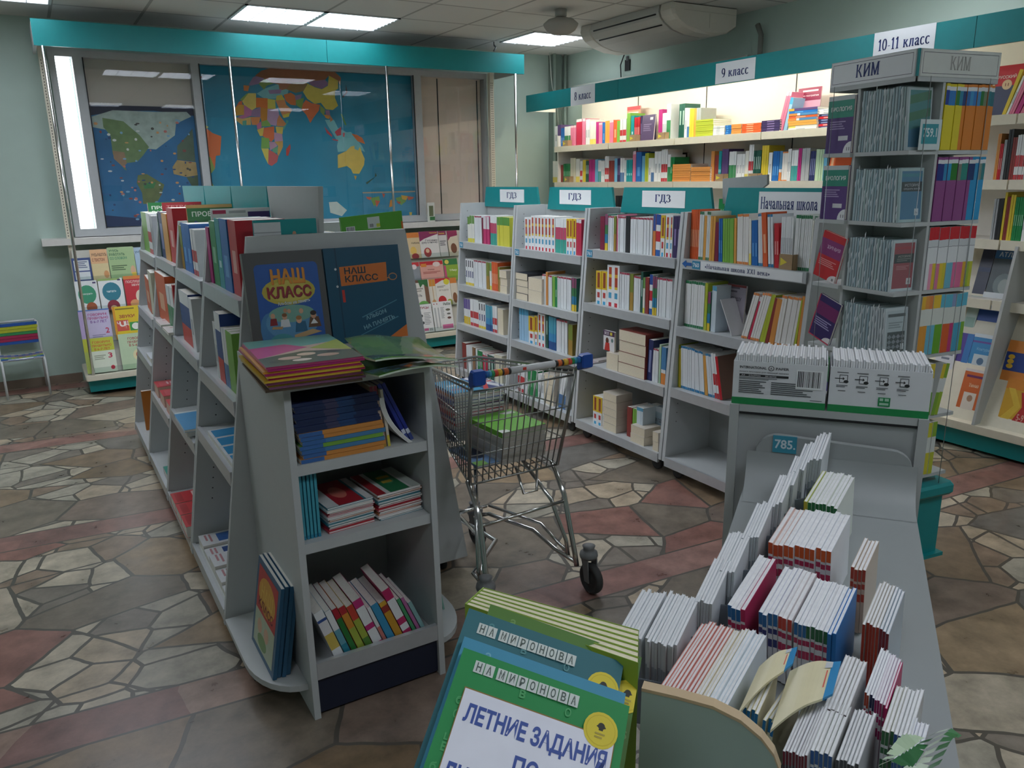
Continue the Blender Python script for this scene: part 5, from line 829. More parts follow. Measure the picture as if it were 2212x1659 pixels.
for q in range(4):
    flatart('workbook', 'sky blue workbook lying on the nearest island bookcase, third shelf, %s from front' % ordn(q), 'workbook', mtx((ix(z) + .005, 2.73 + q * .115 + .112, z + .0005 + .0), (0, -1, 0), (1, 0, 0), (0, 0, 1)), .112, .2, .022, '#e4e8ea', [('r', .1, .05, .95, .5, '#3a9ad0'), ('e', .7, .75, .2, .15, '#7fae5a' if q % 2 else '#d97a4a')], 'workbooks lying on the third island shelf')
z = IZ[0][3]
for q in range(5):
    c = ['#a3222e', '#a3222e', '#a3222e', '#3a5a9a', '#3a6ab0'][q]
    flatart('magazine', 'white magazine with %s panel on the lowest island shelf, %s from the front' % ('a dark red' if q < 3 else 'a blue', ordn(q)), 'magazine', mtx((ix(z) + .012, 2.72 + q * .118 + .116, z + .0005), (0, -1, 0), (1, 0, 0), (0, 0, 1)), .115, .22, .03 + .012 * (q % 3), '#e6e8ea', [('r', .15, .3, .85, .75, c), ('l', .1, .8, .9, .95, 2, '#9aa0aa'), ('l', .1, .05, .8, .2, 2, '#c0888e')], 'white magazines on the lowest island shelf')
z = IZ[1][2]; flatart('picture_book', 'sky blue picture book lying on the third shelf of the second island bookcase', 'picture book', mtx((ix(z) - .03, 3.75, z + .031), (0, -1, 0), (1, 0, 0), (0, 0, 1)), .28, .22, .012, '#5aa0d0', [('e', .5, .5, .06, .05, '#dfe6ea'), ('r', .7, .4, .78, .5, '#c23a6a')])
flatart('picture_book', 'white book below the sky blue picture book, its edge jutting out', 'picture book', mtx((ix(z) - .02, 3.82, z + .0048), (0, -1, 0), (1, 0, 0), (0, 0, 1)), .33, .22, .025, '#dfe2e0', [('r', .0, .0, 1, .3, '#d6e0e2')])
z = IZ[1][3]
for q in range(3): flatart('workbook', 'red and green workbook on the lowest shelf, second island bookcase, %s from the front' % ordn(q), 'workbook', mtx((ix(z) - .02, 3.40 + q * .15 + .14, z + .0048), (0, -1, 0), (1, 0, 0), (0, 0, 1)), .14, .22, .05, '#c93a40', [('r', 0, .8, 1, 1, '#4a9a5a'), ('l', .1, .3, .9, .7, 2, '#e6c0b8'), ('r', .1, .06, .9, .2, '#b02a30')], 'red workbooks low on the island')
z = IZ[2][2]
for j, y in enumerate((4.08, 4.3, 4.52)):
    for q in range(2):
        flatart('workbook', '%s bundle of small notebooks, %s row of the third island bookcase' % (('coral', 'slate blue')[q], ('near', 'middle', 'far')[j]), 'notebook bundle', mtx((ix(z) + .005 + q * .125, y + .155, z + .0005), (0, -1, 0), (1, 0, 0), (0, 0, 1)), .15, .12, .06, ('#cf4a50', '#6a7a9c')[q], [('r', .12, .15, .88, .85, ('#d8646a', '#aab4c8')[q]), ('l', .25, .4, .8, .7, 2, ('#f0d0d0', '#e6e9f0')[q])], 'small notebook bundles', '#d8b8a4')
z = IZ[2][3]; flatart('picture_book', 'purple and green book on the lowest shelf of the third island bookcase', 'picture book', mtx((ix(z) + .01, 4.3, z + .0005), (0, -1, 0), (1, 0, 0), (0, 0, 1)), .2, .25, .04, '#6a4a8a', [('r', 0, 0, 1, .3, '#3a9a8a')])
z = IZ[3][2]; flatart('workbook', 'white and blue workbook lying on the farthest island bookcase', 'workbook', mtx((ix(z), 5.0, z + .0048), (0, -1, 0), (1, 0, 0), (0, 0, 1)), .2, .24, .03, '#dfe4ea', [('r', .2, .3, .9, .6, '#3a50a0'), ('r', .2, .3, .9, .4, '#c23a40')])
z = IZ[3][3]; me = book_mesh(.03, .2, .25, [(1, '#c9782e')], '#c9782e'); put('textbook', me, mtx((ix(z) + .03, 5.2, z + .0005), (0, -1, 0), (1, 0, 0), (0, 0, 1)), 'brown orange book standing on the lowest shelf at the far island end', 'textbook', 'books low at the far island end')
z = IZ[2][1]
for q, y in enumerate((4.25, 4.5)): flatart('booklet', '%s of the two white booklets lying on the second shelf, third island bookcase' % ('near one', 'far one')[q], 'booklet', mtx((ix(z) - .025, y, z + .0048), (0, -1, 0), (1, 0, 0), (0, 0, 1)), .2, .14, .012, '#dcdcdc', [('r', .2, .2, .3, .8, '#cf9aa0')])
# ================================================================ end unit with the class albums
EX0, EX1, EY0, EY1, EH = .53, .975, 2.10, 2.674, 1.055
LOC = (.75, 2.4, 0); t = thing('end_display', 'narrow grey shelf unit at the island end, navy plinth, albums on top', 'shelf unit', Matrix.Translation(LOC)); P_ = parts_at(t, LOC)
for x in (EX0, EX1 - .02):
    o = MB(); o.prism([(EY0, .0), (EY1, .0), (EY1, EH - .02), (EY0 + .02, EH - .02)], x, x + .02, GREY, ax=0); P_(o, 'side_panel')
o = MB(); o.box(EX0, EX1, EY0 + .02, EY1, EH - .02, EH, GREY); P_(o, 'top_board')
o = MB(); o.box(EX0 + .02, EX1 - .02, EY1 - .15, EY1 - .135, .1, EH - .02, GREYD); P_(o, 'back_panel')
EZ = (.817, .573, .172)
for z in EZ[:2]:
    o = MB(); o.box(EX0 + .021, EX1 - .021, EY0 + .02, EY1 - .15, z - .032, z, GREY); P_(o, 'shelf')
o = MB(); o.box(EX0 + .021, EX1 - .021, EY0 + .02, EY1 - .15, .13, .15, GREY); o.box(EX0 + .021, EX1 - .021, EY0 + .004, EY0 + .02, .13, .185, SILV); P_(o, 'bottom_shelf')
o = MB(); o.box(EX0 + .021, EX1 - .021, EY0 + .014, EY0 + .03, .01, .129, NAVY); P_(o, 'plinth')
for s in (0, 1):
    o = MB(); pts = []
    x0, x1 = (.39, EX0 - .001) if s == 0 else (1.115, EX1 + .001)
    pts = [(x1, 2.66), (x0, 2.66), (x0, 2.36)] + [(x0 + (x1 - x0) * (1 - math.cos(a * PI / 16)), 2.36 - .22 * math.sin(a * PI / 16)) for a in range(1, 9)]
    if s: pts = pts[::-1]
    o.prism(pts, .085, .105, GREY); o.box(min(x0, x1) + .03, max(x0, x1) - .003, 2.4, 2.64, .0, .084, DARK); P_(o, 'side_tray')
# albums standing on top
def album(x0, w, label, cover, art, h=.325):
    facing('class_album', label, 'album', Matrix.Translation((x0, 2.575, EH + .001)) @ Matrix.Rotation(math.radians(-9), 4, 'X'), w, h, .028, cover, art, 'class albums on the end unit', hard=True)
kids = [('e', .5, .32, .42, .2, '#5f9ac4'), ('e', .5, .42, .36, .1, '#7fb0a0'), ('p', [(.14, .3), (.26, .3), (.25, .38), (.16, .38)], '#8e2a30'), ('e', .2, .41, .035, .03, '#d8a888'), ('p', [(.3, .27), (.46, .27), (.44, .36), (.32, .36)], '#e3e8ea'), ('e', .38, .39, .04, .035, '#d8a888'), ('e', .38, .41, .04, .022, '#8a5a34'), ('p', [(.52, .2), (.72, .2), (.7, .32), (.55, .32)], '#2f6a8c'), ('e', .6, .34, .045, .04, '#e0b090'), ('e', .6, .365, .045, .025, '#b07a44'), ('p', [(.74, .24), (.95, .24), (.92, .36), (.78, .36)], '#6a4a34'), ('e', .84, .38, .045, .04, '#d8a080'), ('e', .84, .405, .05, .028, '#3a2a24'), ('p', [(.78, .28), (.9, .28), (.84, .34)], '#eef0f0'), ('e', .65, .44, .035, .03, '#e0b090'), ('e', .46, .45, .03, .026, '#d8a888'), ('e', .4, .46, .03, .026, '#c89878'), ('p', [(.5, .12), (.95, .18), (.8, .22), (.5, .17)], '#c9a878'), ('p', [(.16, .26), (.32, .25), (.34, .28), (.18, .29)], '#c2a070'), ('e', .3, .12, .18, .08, '#4fa0a8'), ('e', .75, .06, .2, .08, '#7fb070')]
def inset(arts, x0, y0, x1, y1):
    r = []
    for a in arts:
        f = lambda x: x0 + x * (x1 - x0); q = lambda y: y0 + y * (y1 - y0)
        if a[0] == 'e': r.append(('e', f(a[1]), q(a[2]), a[3] * (x1 - x0), a[4] * (y1 - y0), a[5]))
        elif a[0] == 'p': r.append(('p', [(f(x), q(y)) for x, y in a[1]], a[2]))
        elif a[0] == 't': r.append(('t', a[1], f(a[2]), q(a[3]), f(a[4]), q(a[5]), a[6]) + tuple(a[7:]))
    return r
album(.565, .262, 'grey album with an illustrated blue cover of schoolchildren, НАШ КЛАСС in orange', '#5a5a5a', [('p', [(.12, 0), (.92, 0), (.92, .84), (.9, .87), (.87, .88), (.17, .88), (.14, .87), (.12, .84)], '#2d5fae')] + inset([('e', .5, .68, .42, .16, '#c9b84a'), ('e', .5, .68, .34, .12, '#d8c860'), ('e', .15, .25, .16, .2, '#4a86b8')] + kids + [('t', 'НАШ', .25, .76, .78, .93, '#d9822e'), ('t', 'НАШ', .24, .77, .77, .94, '#e59a3c'), ('t', 'КЛАСС', .17, .6, .86, .73, '#7a2430'), ('t', 'КЛАСС', .16, .61, .85, .74, '#9c2c38'), ('t', 'Альбом на память', .3, .52, .82, .56, '#d9e2ea', .05)], .12, 0, .92, .88))
album(.832, .272, 'dark teal album with an orange НАШ КЛАСС label tied by a cord', '#14506c', [('r', .14, 0, .16, 1, '#0f4058'), ('p', [(.18, .6), (.8, .62), (.81, .82), (.18, .8)], '#d9762e'), ('t', 'НАШ', .24, .72, .52, .79, '#20333f'), ('t', 'КЛАСС', .24, .635, .68, .705, '#20333f'), ('e', .13, .78, .015, .013, '#cfd6da'), ('e', .13, .6, .015, .013, '#cfd6da'), ('r', .18, .43, .215, .56, '#c9382e'), ('e', .88, .66, .06, .04, '#c98a5a'), ('e', .88, .66, .05, .03, '#14506c'), ('p', [(.78, .64), (.84, .65), (.84, .66), (.78, .65)], '#c98a5a'), ('t', 'АЛЬБОМ', .46, .22, .75, .265, '#7fb0c0', .25), ('t', 'НА ПАМЯТЬ', .42, .12, .86, .165, '#7fb0c0', .25), ('p', [(.36, .07), (.37, .065), (.9, .22), (.89, .23)], '#4f8aa0'), ('p', [(.4, .26), (.41, .25), (.9, .4), (.9, .41)], '#4f8aa0'), ('p', [(.72, 0), (1, 0), (1, .13)], '#d9762e')])
# stack of photo folders and the two green wrapped folders overhanging the top
cols = ['#5a4a3a', '#8a5a7a', '#c9a83a', '#7a3a5a', '#d8b83a', '#c93a6a', '#d8b83a', '#b02a6a', '#e0a03a', '#b8307a', '#c04a7a']
for q, c in enumerate(cols):
    top = q == len(cols) - 1
    ang = math.radians(-10 + 6 * ((q * 7) % 5 - 2) / 5)
    M = Matrix.Translation((.472 + .004 * ((q * 3) % 4), 2.07 + .003 * (q % 3), EH + .0004 + q * .0062)) @ Matrix.Rotation(ang * .3, 4, 'Z')
    flatart('photo_folder', 'colourful photo folder, %s in the stack beside the green wrapped ones' % ('topmost' if top else ordn(len(cols) - 1 - q) + ' from the top'), 'folder', M, .265, .38, .0058, c, [('r', 0, 0, 1, 1, '#c9b0a0'), ('p', [(0, .5), (1, .7), (1, 1), (0, 1)], '#6aa8a0'), ('p', [(0, .3), (.6, .55), (.4, .75), (0, .7)], '#c24a8a'), ('p', [(.6, .5), (1, .3), (1, .75)], '#a8b84a'), ('p', [(0, 0), (1, 0), (1, .3), (.5, .42), (0, .3)], '#4a5a44'), ('e', .3, .22, .12, .05, '#d8b8a8'), ('e', .5, .3, .1, .05, '#e0c8b0'), ('e', .7, .2, .12, .05, '#c9a890'), ('e', .4, .12, .1, .04, '#e6dcd0'), ('e', .8, .3, .08, .04, '#3a3a34'), ('e', .15, .14, .08, .04, '#3a4a3a')] if top else [], 'photo folders', c)
WRAP = glass('green_film', tint='#b9d9b0', refl=1.6, rough=.08, alpha=.35, acol='#8fc07a', ior=1.5)
for q in range(2):
    b = MB(); n = 10; w, d = .235, .4; z0 = EH + .012 + q * .03
    def zf(u, v): return z0 + .012 * math.sin(u * 3.0 + q) + .018 * (v < .3) * (.3 - v) / .3 - .012 * max(0, u - .7) + .012 * max(0, v - .6)
    for i in range(n):
        for j in range(n):
            P4 = [(a / n, c / n) for a, c in ((i, j), (i + 1, j), (i + 1, j + 1), (i, j + 1))]
            b.add([(u * w, v * d, zf(u, v)) for u, v in P4] + [(u * w, v * d, zf(u, v) - .005) for u, v in P4], [(0, 1, 2, 3), (7, 6, 5, 4)], mat('#a9cf8a' if (i + j) % 7 else '#7fc04a', .2))
    for j in range(n): 
        for u in (0, 1):
            v0, v1 = j / n, (j + 1) / n; b.add([(u * w, v0 * d, zf(u, v0)), (u * w, v1 * d, zf(u, v1)), (u * w, v1 * d, zf(u, v1) - .005), (u * w, v0 * d, zf(u, v0) - .005)], [(0, 1, 2, 3)], mat('#d8e6d0', .3)); 
            b.add([(v0 * w, u * d, zf(v0, u)), (v1 * w, u * d, zf(v1, u)), (v1 * w, u * d, zf(v1, u) - .005), (v0 * w, u * d, zf(v0, u) - .005)], [(0, 1, 2, 3)], mat('#d8e6d0', .3))
    o = b.build('wrapped_folder'); o.matrix_world = Matrix.Translation((.752, 1.965 + .02 * q, .0)) @ Matrix.Rotation(math.radians(-3 - 5 * q), 4, 'Z')
    tag(o, '%s of the two glossy pale green folders overhanging the end unit' % ('lower', 'upper')[q], 'folder', 'glossy green folders')
    f = MB(); f.v = []
    for i in range(n):
        for j in range(n):
            P4 = [(a / n, c / n) for a, c in ((i, j), (i + 1, j), (i + 1, j + 1), (i, j + 1))]
            f.add([(u * (w + .01) - .005, v * (d + .01) - .005, zf(u, v) + .003 + .002 * math.sin(9 * u + 5 * v)) for u, v in P4], [(0, 1, 2, 3)], WRAP, True)
    f.build('plastic_film', o)
# shelf 1: flat stack and leaning books
T11 = (2.213, 500, 800)
x0, x1 = on(626, 990, 1, EY0 + .03).x, on(826, 970, 1, EY0 + .03).x
seq = ['oc', 'oc', 'bo', 'lg', 'bo', 'oc', 'oc'] + ['nv'] * 9
for q, c in enumerate(seq):
    h = .013 if q < 7 else .0098; zz = EZ[0] + .0004 + (q * .013 if q < 7 else .091 + (q - 7) * .0098); cv = CODE[c][1]
    if q < 7: bands = [(.27, '#3f6fb0'), (1, cv)]
    else: bands = [(.35, '#24335a'), (.5, '#4a4a6a'), (.7, '#2a4a7a'), (1, '#23305a')]
    off = .004 * ((q * 5) % 3) - .012 * (q >= 7)
    me = book_mesh(h - .0006, .2, x1 - x0 - .026, bands, cv)
    M = Matrix.Translation((x0 + .03 + off, EY0 + .026 + .002 * (q % 2), zz)) @ Matrix(((0, 0, 1, 0), (0, 1, 0, 0), (-1, 0, 0, h - .0006), (0, 0, 0, 1)))
    put('textbook', me, M, '%s textbook, %s from the bottom of the flat stack in the end unit' % (('navy', 'blue and orange')[q < 7], ordn(q)), 'textbook', 'flat stack in the end unit')
def erow(j, spec, py, where, **kw): return row(spec, EY0 + .03, EZ[j] if j < 2 else .1505, T11, py, where, 'books in the end unit, ' + where, 'textbook', 'textbook', .19, ax=1, **kw)
for (a, b, nm, cv, bands, hh, ln) in ((712, 728, 'maroon and beige', '#c9ad94', [(.78, '#c9ad94'), (1, '#7a2030')], .27, -6), (730, 748, 'beige and maroon', '#cbb09a', [(.1, '#b9943a'), (.78, '#d0b8a4'), (1, '#7a2030')], .27, -6), (754, 768, 'cream', '#d8d0c0', [(.2, '#d8c84a'), (1, '#d8d0c0')], .25, -5)):
    xa, xb = on(500 + a / 2.213, 975, 1, EY0 + .03).x, on(500 + b / 2.213, 975, 1, EY0 + .03).x
    me = book_mesh(xb - xa - .001, .17, hh * .72, bands, cv); put('textbook', me, Matrix.Translation((xa, EY0 + .035, EZ[0] + .0005)) @ Matrix.Rotation(math.radians(ln), 4, 'Y'), nm + ' book leaning beside the flat stack in the end unit', 'textbook', 'leaning books, upper shelf of the end unit')
for q, (xx, nm) in enumerate(((.9, 'left'), (.914, 'right'))):
    me = book_mesh(.011, .17, .21, [(.12, '#3a4a8a'), (.2, '#c9d0e0'), (1, '#26348a')], '#26348a'); put('textbook', me, Matrix.Translation((xx, EY0 + .05, EZ[0] + .0005)) @ Matrix.Rotation(math.radians(-24), 4, 'Y'), nm + ' one of two navy booklets leaning steeply in the end unit', 'textbook', 'leaning books, upper shelf of the end unit')
b = MB()
for q in range(4):
    pts = [(.0 + q * .004 + .085 * (u / 10) ** 2, .155 * (1 - u / 10)) for u in range(11)]
    for (xa, za), (xb, zb) in zip(pts, pts[1:]): b.add([(xa, 0, za), (xa, .15, za), (xb, .15, zb), (xb, 0, zb), (xa + .003, 0, za), (xa + .003, .15, za), (xb + .003, .15, zb), (xb + .003, 0, zb)], [(3, 2, 1, 0), (4, 5, 6, 7), (0, 4, 7, 3), (1, 2, 6, 5), (0, 1, 5, 4)], PAPER)
o = b.build('booklet'); o.matrix_world = Matrix.Translation((.812, EY0 + .03, EZ[0] + .001)); tag(o, 'white booklets sagging in a curve on the upper shelf of the end unit', 'booklets')
# shelf 2
for q in range(5):
    xa = on(500 + (345 + q * 18) / 2.213, 1160, 1, EY0 + .05).x; me = book_mesh(.0082, .16, .2, [(.06, '#2f8aa8'), (.9, '#4aa6b8'), (1, '#3a94a8')], '#3a98b0'); put('workbook', me, Matrix.Translation((xa, EY0 + .05, EZ[1] + .0005)), 'thin turquoise workbook, %s from left on the middle shelf of the end unit' % ordn(q), 'workbook', 'turquoise workbooks in the end unit')
for q in range(26):
    s, kx = q % 2, q // 2; xa = .635 if s == 0 else .795; c = ['#c23a44', '#e6e4e2', '#d98a5a', '#e6e4e2', '#3f8a9a', '#e9e6e0', '#b8324a'][(q * 3 + s) % 7]
    if kx >= 11: continue
    top = kx == 10
    art = ([('r', 0, 0, .25, 1, '#dfe0de'), ('r', .25, 0, .8, 1, '#b02c38'), ('e', .5, .5, .16, .25, '#d87a6a'), ('r', .85, 0, 1, 1, '#e6e6e4')] if s == 0 else [('r', 0, 0, .2, 1, '#a83038'), ('r', .2, 0, .3, 1, '#d8dcd8'), ('r', .3, 0, .75, 1, '#2f7a50'), ('e', .55, .55, .14, .2, '#5aa070'), ('l', .4, .3, .7, .7, 2, '#c8b048'), ('r', .8, 0, 1, 1, '#c9d2ca')]) if top else []
    M = Matrix.Translation((xa + .003 * ((q * 5) % 3), EY0 + .05 + .004 * (q % 3), EZ[1] + .0005 + kx * (.0072 + .0008 * s))) @ Matrix.Rotation(math.radians(5), 4, 'Z')
    flatart('magazine', '%s magazine pile of the end unit, %s from the top%s' % (('left', 'right')[s], ordn(10 - kx), (', red cover', ', green cover')[s] if top else ''), 'magazine', M, .15, .2, .0066, c, art, 'magazine piles on the middle shelf', '#e8e6e2')
# bottom row, leaning to the left
bot = [(8, .03, 'white, yellow and blue', [(.25, W), (.55, '#d8c060'), (.8, '#e0e0e2'), (.85, '#3a5a9a'), (1, W)], .24), (-1, .02, 'green and teal', [(.3, '#2f8aa0'), (.6, '#6aa8b8'), (1, W)], .235), (0, .018, 'red and dark green', [(.8, '#2f7a3c'), (1, '#b02a3a')], .235), (0, .022, 'orange and red', [(.55, '#a8b84a'), (.85, '#d9923a'), (1, '#b8323a')], .235), (0, .022, 'lime and red', [(.3, '#5a8a3c'), (.7, '#a9b84a'), (1, '#c9483a')], .23), (0, .03, 'white with magenta dots', [(.12, '#c2357a'), (.2, W), (.4, W), (.5, '#c2357a'), (.85, W), (1, '#c2357a')], .245), (0, .012, 'pale red', [(.5, '#c97a72'), (1, '#dfe2e2')], .2), (0, .024, 'sky blue', [(1, '#3f96c0')], .205), (0, .024, 'mustard', [(.75, '#cf9a34'), (.9, '#9a3a34'), (1, '#d8a83a')], .205), (0, .028, 'white and magenta spotted', [(.18, '#c2356a'), (.3, W), (.42, '#c2356a'), (.8, W), (1, '#b82c62')], .255), (0, .012, 'green', [(1, '#4a9a6a')], .2), (0, .012, 'lilac pink', [(1, '#b06a9a')], .2), (0, .014, 'pale teal', [(1, '#8ab4b4')], .17)]
x = .622
for q, (_, tt, nm, bands, hh) in enumerate(bot):
    me = book_mesh(tt - .001, .19, hh * .82, bands, bands[len(bands) // 2][1]); ln = -18 - q * .35
    put('textbook', me, Matrix.Translation((x, EY0 + .03, .1506)) @ Matrix.Rotation(math.radians(ln), 4, 'Y'), '%s book leaning left, bottom row of the end unit, %s from left' % (nm, ordn(q)), 'textbook', 'leaning books, bottom of the end unit'); x += tt / math.cos(math.radians(ln)) + .0022
# albums leaning on the side tray
for q in range(4):
    b = MB(); w, h, tk = .27, .30, .012; b.box(0, tk, 0, w, 0, h, mat('#2f5f80', .35)); b.box(.0015, tk - .0015, .003, w + .0005, .003, h + .0006, PAGES)
    F = (Vector((0, w, 0)), Vector((0, -1, 0)), Vector((0, 0, 1)), Vector((-1, 0, 0)))
    draw(b, F, w, h, [('r', .08, .06, .92, .94, '#c23a3a'), ('e', .5, .68, .36, .2, '#d9a03a'), ('t', 'НАШ', .25, .62, .75, .78, '#e6c060'), ('t', 'КЛАСС', .18, .5, .82, .6, '#7a2a34'), ('r', .08, .06, .92, .45, '#b9c4a8'), ('e', .3, .3, .1, .08, '#d8b090'), ('e', .6, .3, .1, .08, '#d8b090'), ('e', .45, .16, .2, .08, '#7a9a5a')])
    o = b.build('photo_album'); o.matrix_world = Matrix.Translation((.440 + q * .0145, 2.21 + .006 * (q % 2), .1085)) @ Matrix.Rotation(math.radians(10), 4, 'Y')
    tag(o, 'blue-edged album leaning on the left side tray, %s from the outside' % ordn(q), 'album', 'albums leaning on the side tray')
o = MB(); o.box(0, .006, 0, .2, 0, .28, mat('#d8646e', .4)); o.box(-.0004, 0, .03, .17, .2, .25, mat('#e6b0b0', .5)); ob = o.build('folder'); ob.matrix_world = Matrix.Translation((1.20, 2.3, .4)) ; bpy.data.objects.remove(ob)
# far side of the island: pink folder and green pads seen past the end unit
g_ = 'pale green pads on the right side tray'
for q in range(5):
    b = MB(); b.box(0, .006, 0, .2, 0, .2, mat('#7fb0a0', .4)); b.box(.001, .005, .002, .2005, .002, .2006, PAGES); o = b.build('notebook'); o.matrix_world = Matrix.Translation((1.035 + q * .0085, 2.3, .1065)) @ Matrix.Rotation(math.radians(-9), 4, 'Y'); tag(o, 'pale green pad leaning on the right side tray, %s from the unit' % ordn(q), 'notebook', g_)
z = IZ[0][2]; b = MB(); b.box(0, .008, 0, .2, 0, .25, mat('#d8606c', .4)); b.box(.001, .007, .002, .2005, .002, .2506, PAGES); b.box(-.0004, 0, .04, .16, .17, .22, mat('#e6a8ac', .5)); o = b.build('notebook'); o.matrix_world = Matrix.Translation((2 * IC - ix(z) - .06, 2.71, z + .0005)); tag(o, 'pink folder standing at the far side of the island, beside the shopping trolley', 'folder')
# ================================================================ shopping trolley
t = thing('shopping_trolley', 'wire shopping trolley with a colour-banded handle, parked in the aisle with books in it', 'shopping trolley', Matrix.Translation((1.45, 2.62, 0))); P_ = parts_at(t, (1.45, 2.62, 0))
XL, XR_, YR, YF = 1.228, 1.665, 2.33, 3.02
wire = STEEL; rw, rb = .0025, .0045
def bk(u, v, s):       # point of the basket: u across 0..1, v along 0 rear..1 front, s = 0 bottom, 1 rim
    nar = .05 * v; x0, x1 = XL + .13 * v + .025 * (1 - s), XR_ - nar - .025 * (1 - s)
    zb = .505 + .05 * v; zt = .905 - .075 * v; yr = YR + .085 * (1 - s); yf = YF - .05 * (1 - s)
    return (x0 + (x1 - x0) * u, yr + (yf - yr) * v, zb + (zt - zb) * s)
o = MB()
for k in range(16): u = k / 15; o.tube([bk(u, 0, 0), bk(u, 0, .94)], rw, wire, 6)
for s in (.0, .3, .62, .94): o.tube([bk(0, 0, s), bk(1, 0, s)], rb if s in (0, .94) else rw, wire, 6)
P_(o, 'rear_gate')
o = MB()
for k in range(1, 19): v = k / 18; o.tube([bk(0, v, 1), bk(0, v, 0)], rw, wire, 6); o.tube([bk(1, v, 1), bk(1, v, 0)], rw, wire, 6)
for k in range(13): u = k / 12; o.tube([bk(u, 1, 1), bk(u, 1, 0)], rw, wire, 6); o.tube([bk(u, 0, 0), bk(u, 1, 0)], rw, wire, 6)
for k in range(1, 10): o.tube([bk(0, k / 10, 0), bk(1, k / 10, 0)], rw, wire, 6)
for s, r in ((1, .006), (.95, .004), (.62, rw), (.3, rw), (0, rb)): o.tube([bk(0, 0, s), bk(0, 1, s), bk(1, 1, s), bk(1, 0, s)], r, wire, 8)
P_(o, 'basket')
for x, sg in ((XL, -1), (XR_, 1)):
    o = MB(); o.tube([bk(0 if sg < 0 else 1, 0, 1), (x + sg * .004, YR - .03, .925), (x + sg * .004, YR - .05, .94)], .008, wire, 8); o.tube([bk(0 if sg < 0 else 1, 0, 1), (x + sg * .002, YR + .04, .75), bk(0 if sg < 0 else 1, 0, 0)], .007, wire, 8); P_(o, 'handle_arm')
def taper(o, pts, m): o.tube(pts, .0115, m, 12)
hx0, hx1, hy, hz = 1.215, 1.69, 2.285, .95
h = MB(); h.tube([(hx0, hy, hz), (hx1, hy, hz)], .0095, STEEL, 12); hd = P_(h, 'handle')
segs = [(0, .03, '#1f6ab0'), (.03, .055, '#3aa0c0'), (.055, .085, '#2f9a5a'), (.085, .12, '#d84a34'), (.12, .16, '#e6b83a'), (.16, .18, '#3a2a28'), (.18, .225, '#e07038'), (.225, .25, '#2a2626'), (.25, .72, '#d9dadb'), (.72, .75, '#2a2626'), (.75, .79, '#e07038'), (.79, .81, '#3a2a28'), (.81, .86, '#e6b83a'), (.86, .9, '#d84a34'), (.9, .93, '#2f9a5a'), (.93, .96, '#3aa0c0'), (.96, 1, '#1f6ab0')]
o = MB()
for a, b, c in segs: o.tube([(hx0 + .04 + (hx1 - hx0 - .08) * a, hy, hz), (hx0 + .04 + (hx1 - hx0 - .08) * b, hy, hz)], .0125, mat(c, .35), 14)
o.box(1.40, 1.414, hy - .0135, hy - .012, hz - .002, hz + .008, mat('#d8483a', .4)); F = frame((1.42, hy - .0132, hz - .001), (1, 0, 0), (0, 0, 1)); o.text(F, 'магазин', 0, .09, 0, .008, mat('#9a9da0', .5, var=0)) if False else None
P_(o, 'banded_sleeve', hd)
for x0 in (hx0 - .012, hx1 - .036):
    o = MB(); o.prism([(hy - .016, hz - .03), (hy + .02, hz - .045), (hy + .03, hz - .01), (hy + .012, hz + .02), (hy - .014, hz + .018)], x0, x0 + .05, mat('#1f4fa8', .35), ax=0, bev=.006); P_(o, 'handle_cap', hd)
for x, sg in ((XL, -1), (XR_, 1)):
    o = MB(); o.tube([bk(0 if sg < 0 else 1, .06, 0), (x - sg * .03, 2.36, .40), (x + sg * .0 - sg * .02, 2.30, .17), (x - sg * .018, 2.29, .12)], .0105, CHROME, 10)
    o.tube([bk(.22 if sg < 0 else .8, .3, 0), (x - sg * .05, 2.42, .36), (x - sg * .02, 2.36, .2), (x - sg * .02, 2.345, .14)], .0085, CHROME, 10); P_(o, 'leg')
    o = MB(); fx = 1.40 if sg < 0 else 1.53
    o.tube([(x - sg * .018, 2.29, .135), (x - sg * .03, 2.42, .14), (1.42 if sg < 0 else 1.60, 2.53, .19), (fx, 2.78, .185), (fx, 2.86, .15)], .009, CHROME, 10)
    o.tube([(x - sg * .02, 2.345, .15), (1.35 if sg < 0 else x - .035, 2.52, .215), (fx + sg * .012, 2.8, .215)], .007, CHROME, 10); P_(o, 'chassis_bar')
o = MB(); o.tube([(XL + .02, 2.355, .36), (XR_ - .03, 2.355, .375)], .007, CHROME, 10); P_(o, 'cross_bar'); o = MB(); o.tube([(1.5, 2.5, .5), (1.5, 2.44, .405), (1.56, 2.44, .405), (1.6, 2.5, .5)], .006, CHROME, 8); P_(o, 'wire_loop'); o = MB(); o.tube([(1.40, 2.8, .215), (1.53, 2.8, .215)], .008, CHROME, 8); P_(o, 'cross_bar')
def wheel(P_, t, x, y, r, name, fork=True):
    w = MB(); w.lathe((x - .016, y, r), [(0, .004), (r * .35, .004), (r * .4, .008), (r * .72, .008), (r * .8, 0), (r * .96, .002), (r, .01), (r, .022), (r * .96, .03), (r * .8, .032), (r * .72, .024), (r * .4, .024), (r * .35, .028), (0, .028)], RUBBER, 24, ax=0); wo = P_(w, 'wheel')
    f = MB()
    for dx in (-.024, .02): f.prism([(y - .012, r - .012), (y + .014, r - .012), (y + .03, r + .06), (y + .04, r + .085), (y - .005, r + .085)], x + dx, x + dx + .005, mat('#77797a', .5), ax=0)
    f.lathe((x, y + .018, r + .083), [(.034, 0), (.037, .01), (.034, .024), (.024, .028), (.022, .04), (.026, .05), (.012, .055)], mat('#77797a', .5), 18); P_(f, 'caster_fork')
for x, y in ((1.70, 2.265), (1.235, 2.265)): wheel(P_, t, x, y, .062, 'caster')
for x, y in ((1.525, 2.885), (1.405, 2.885)): wheel(P_, t, x, y, .062, 'caster')
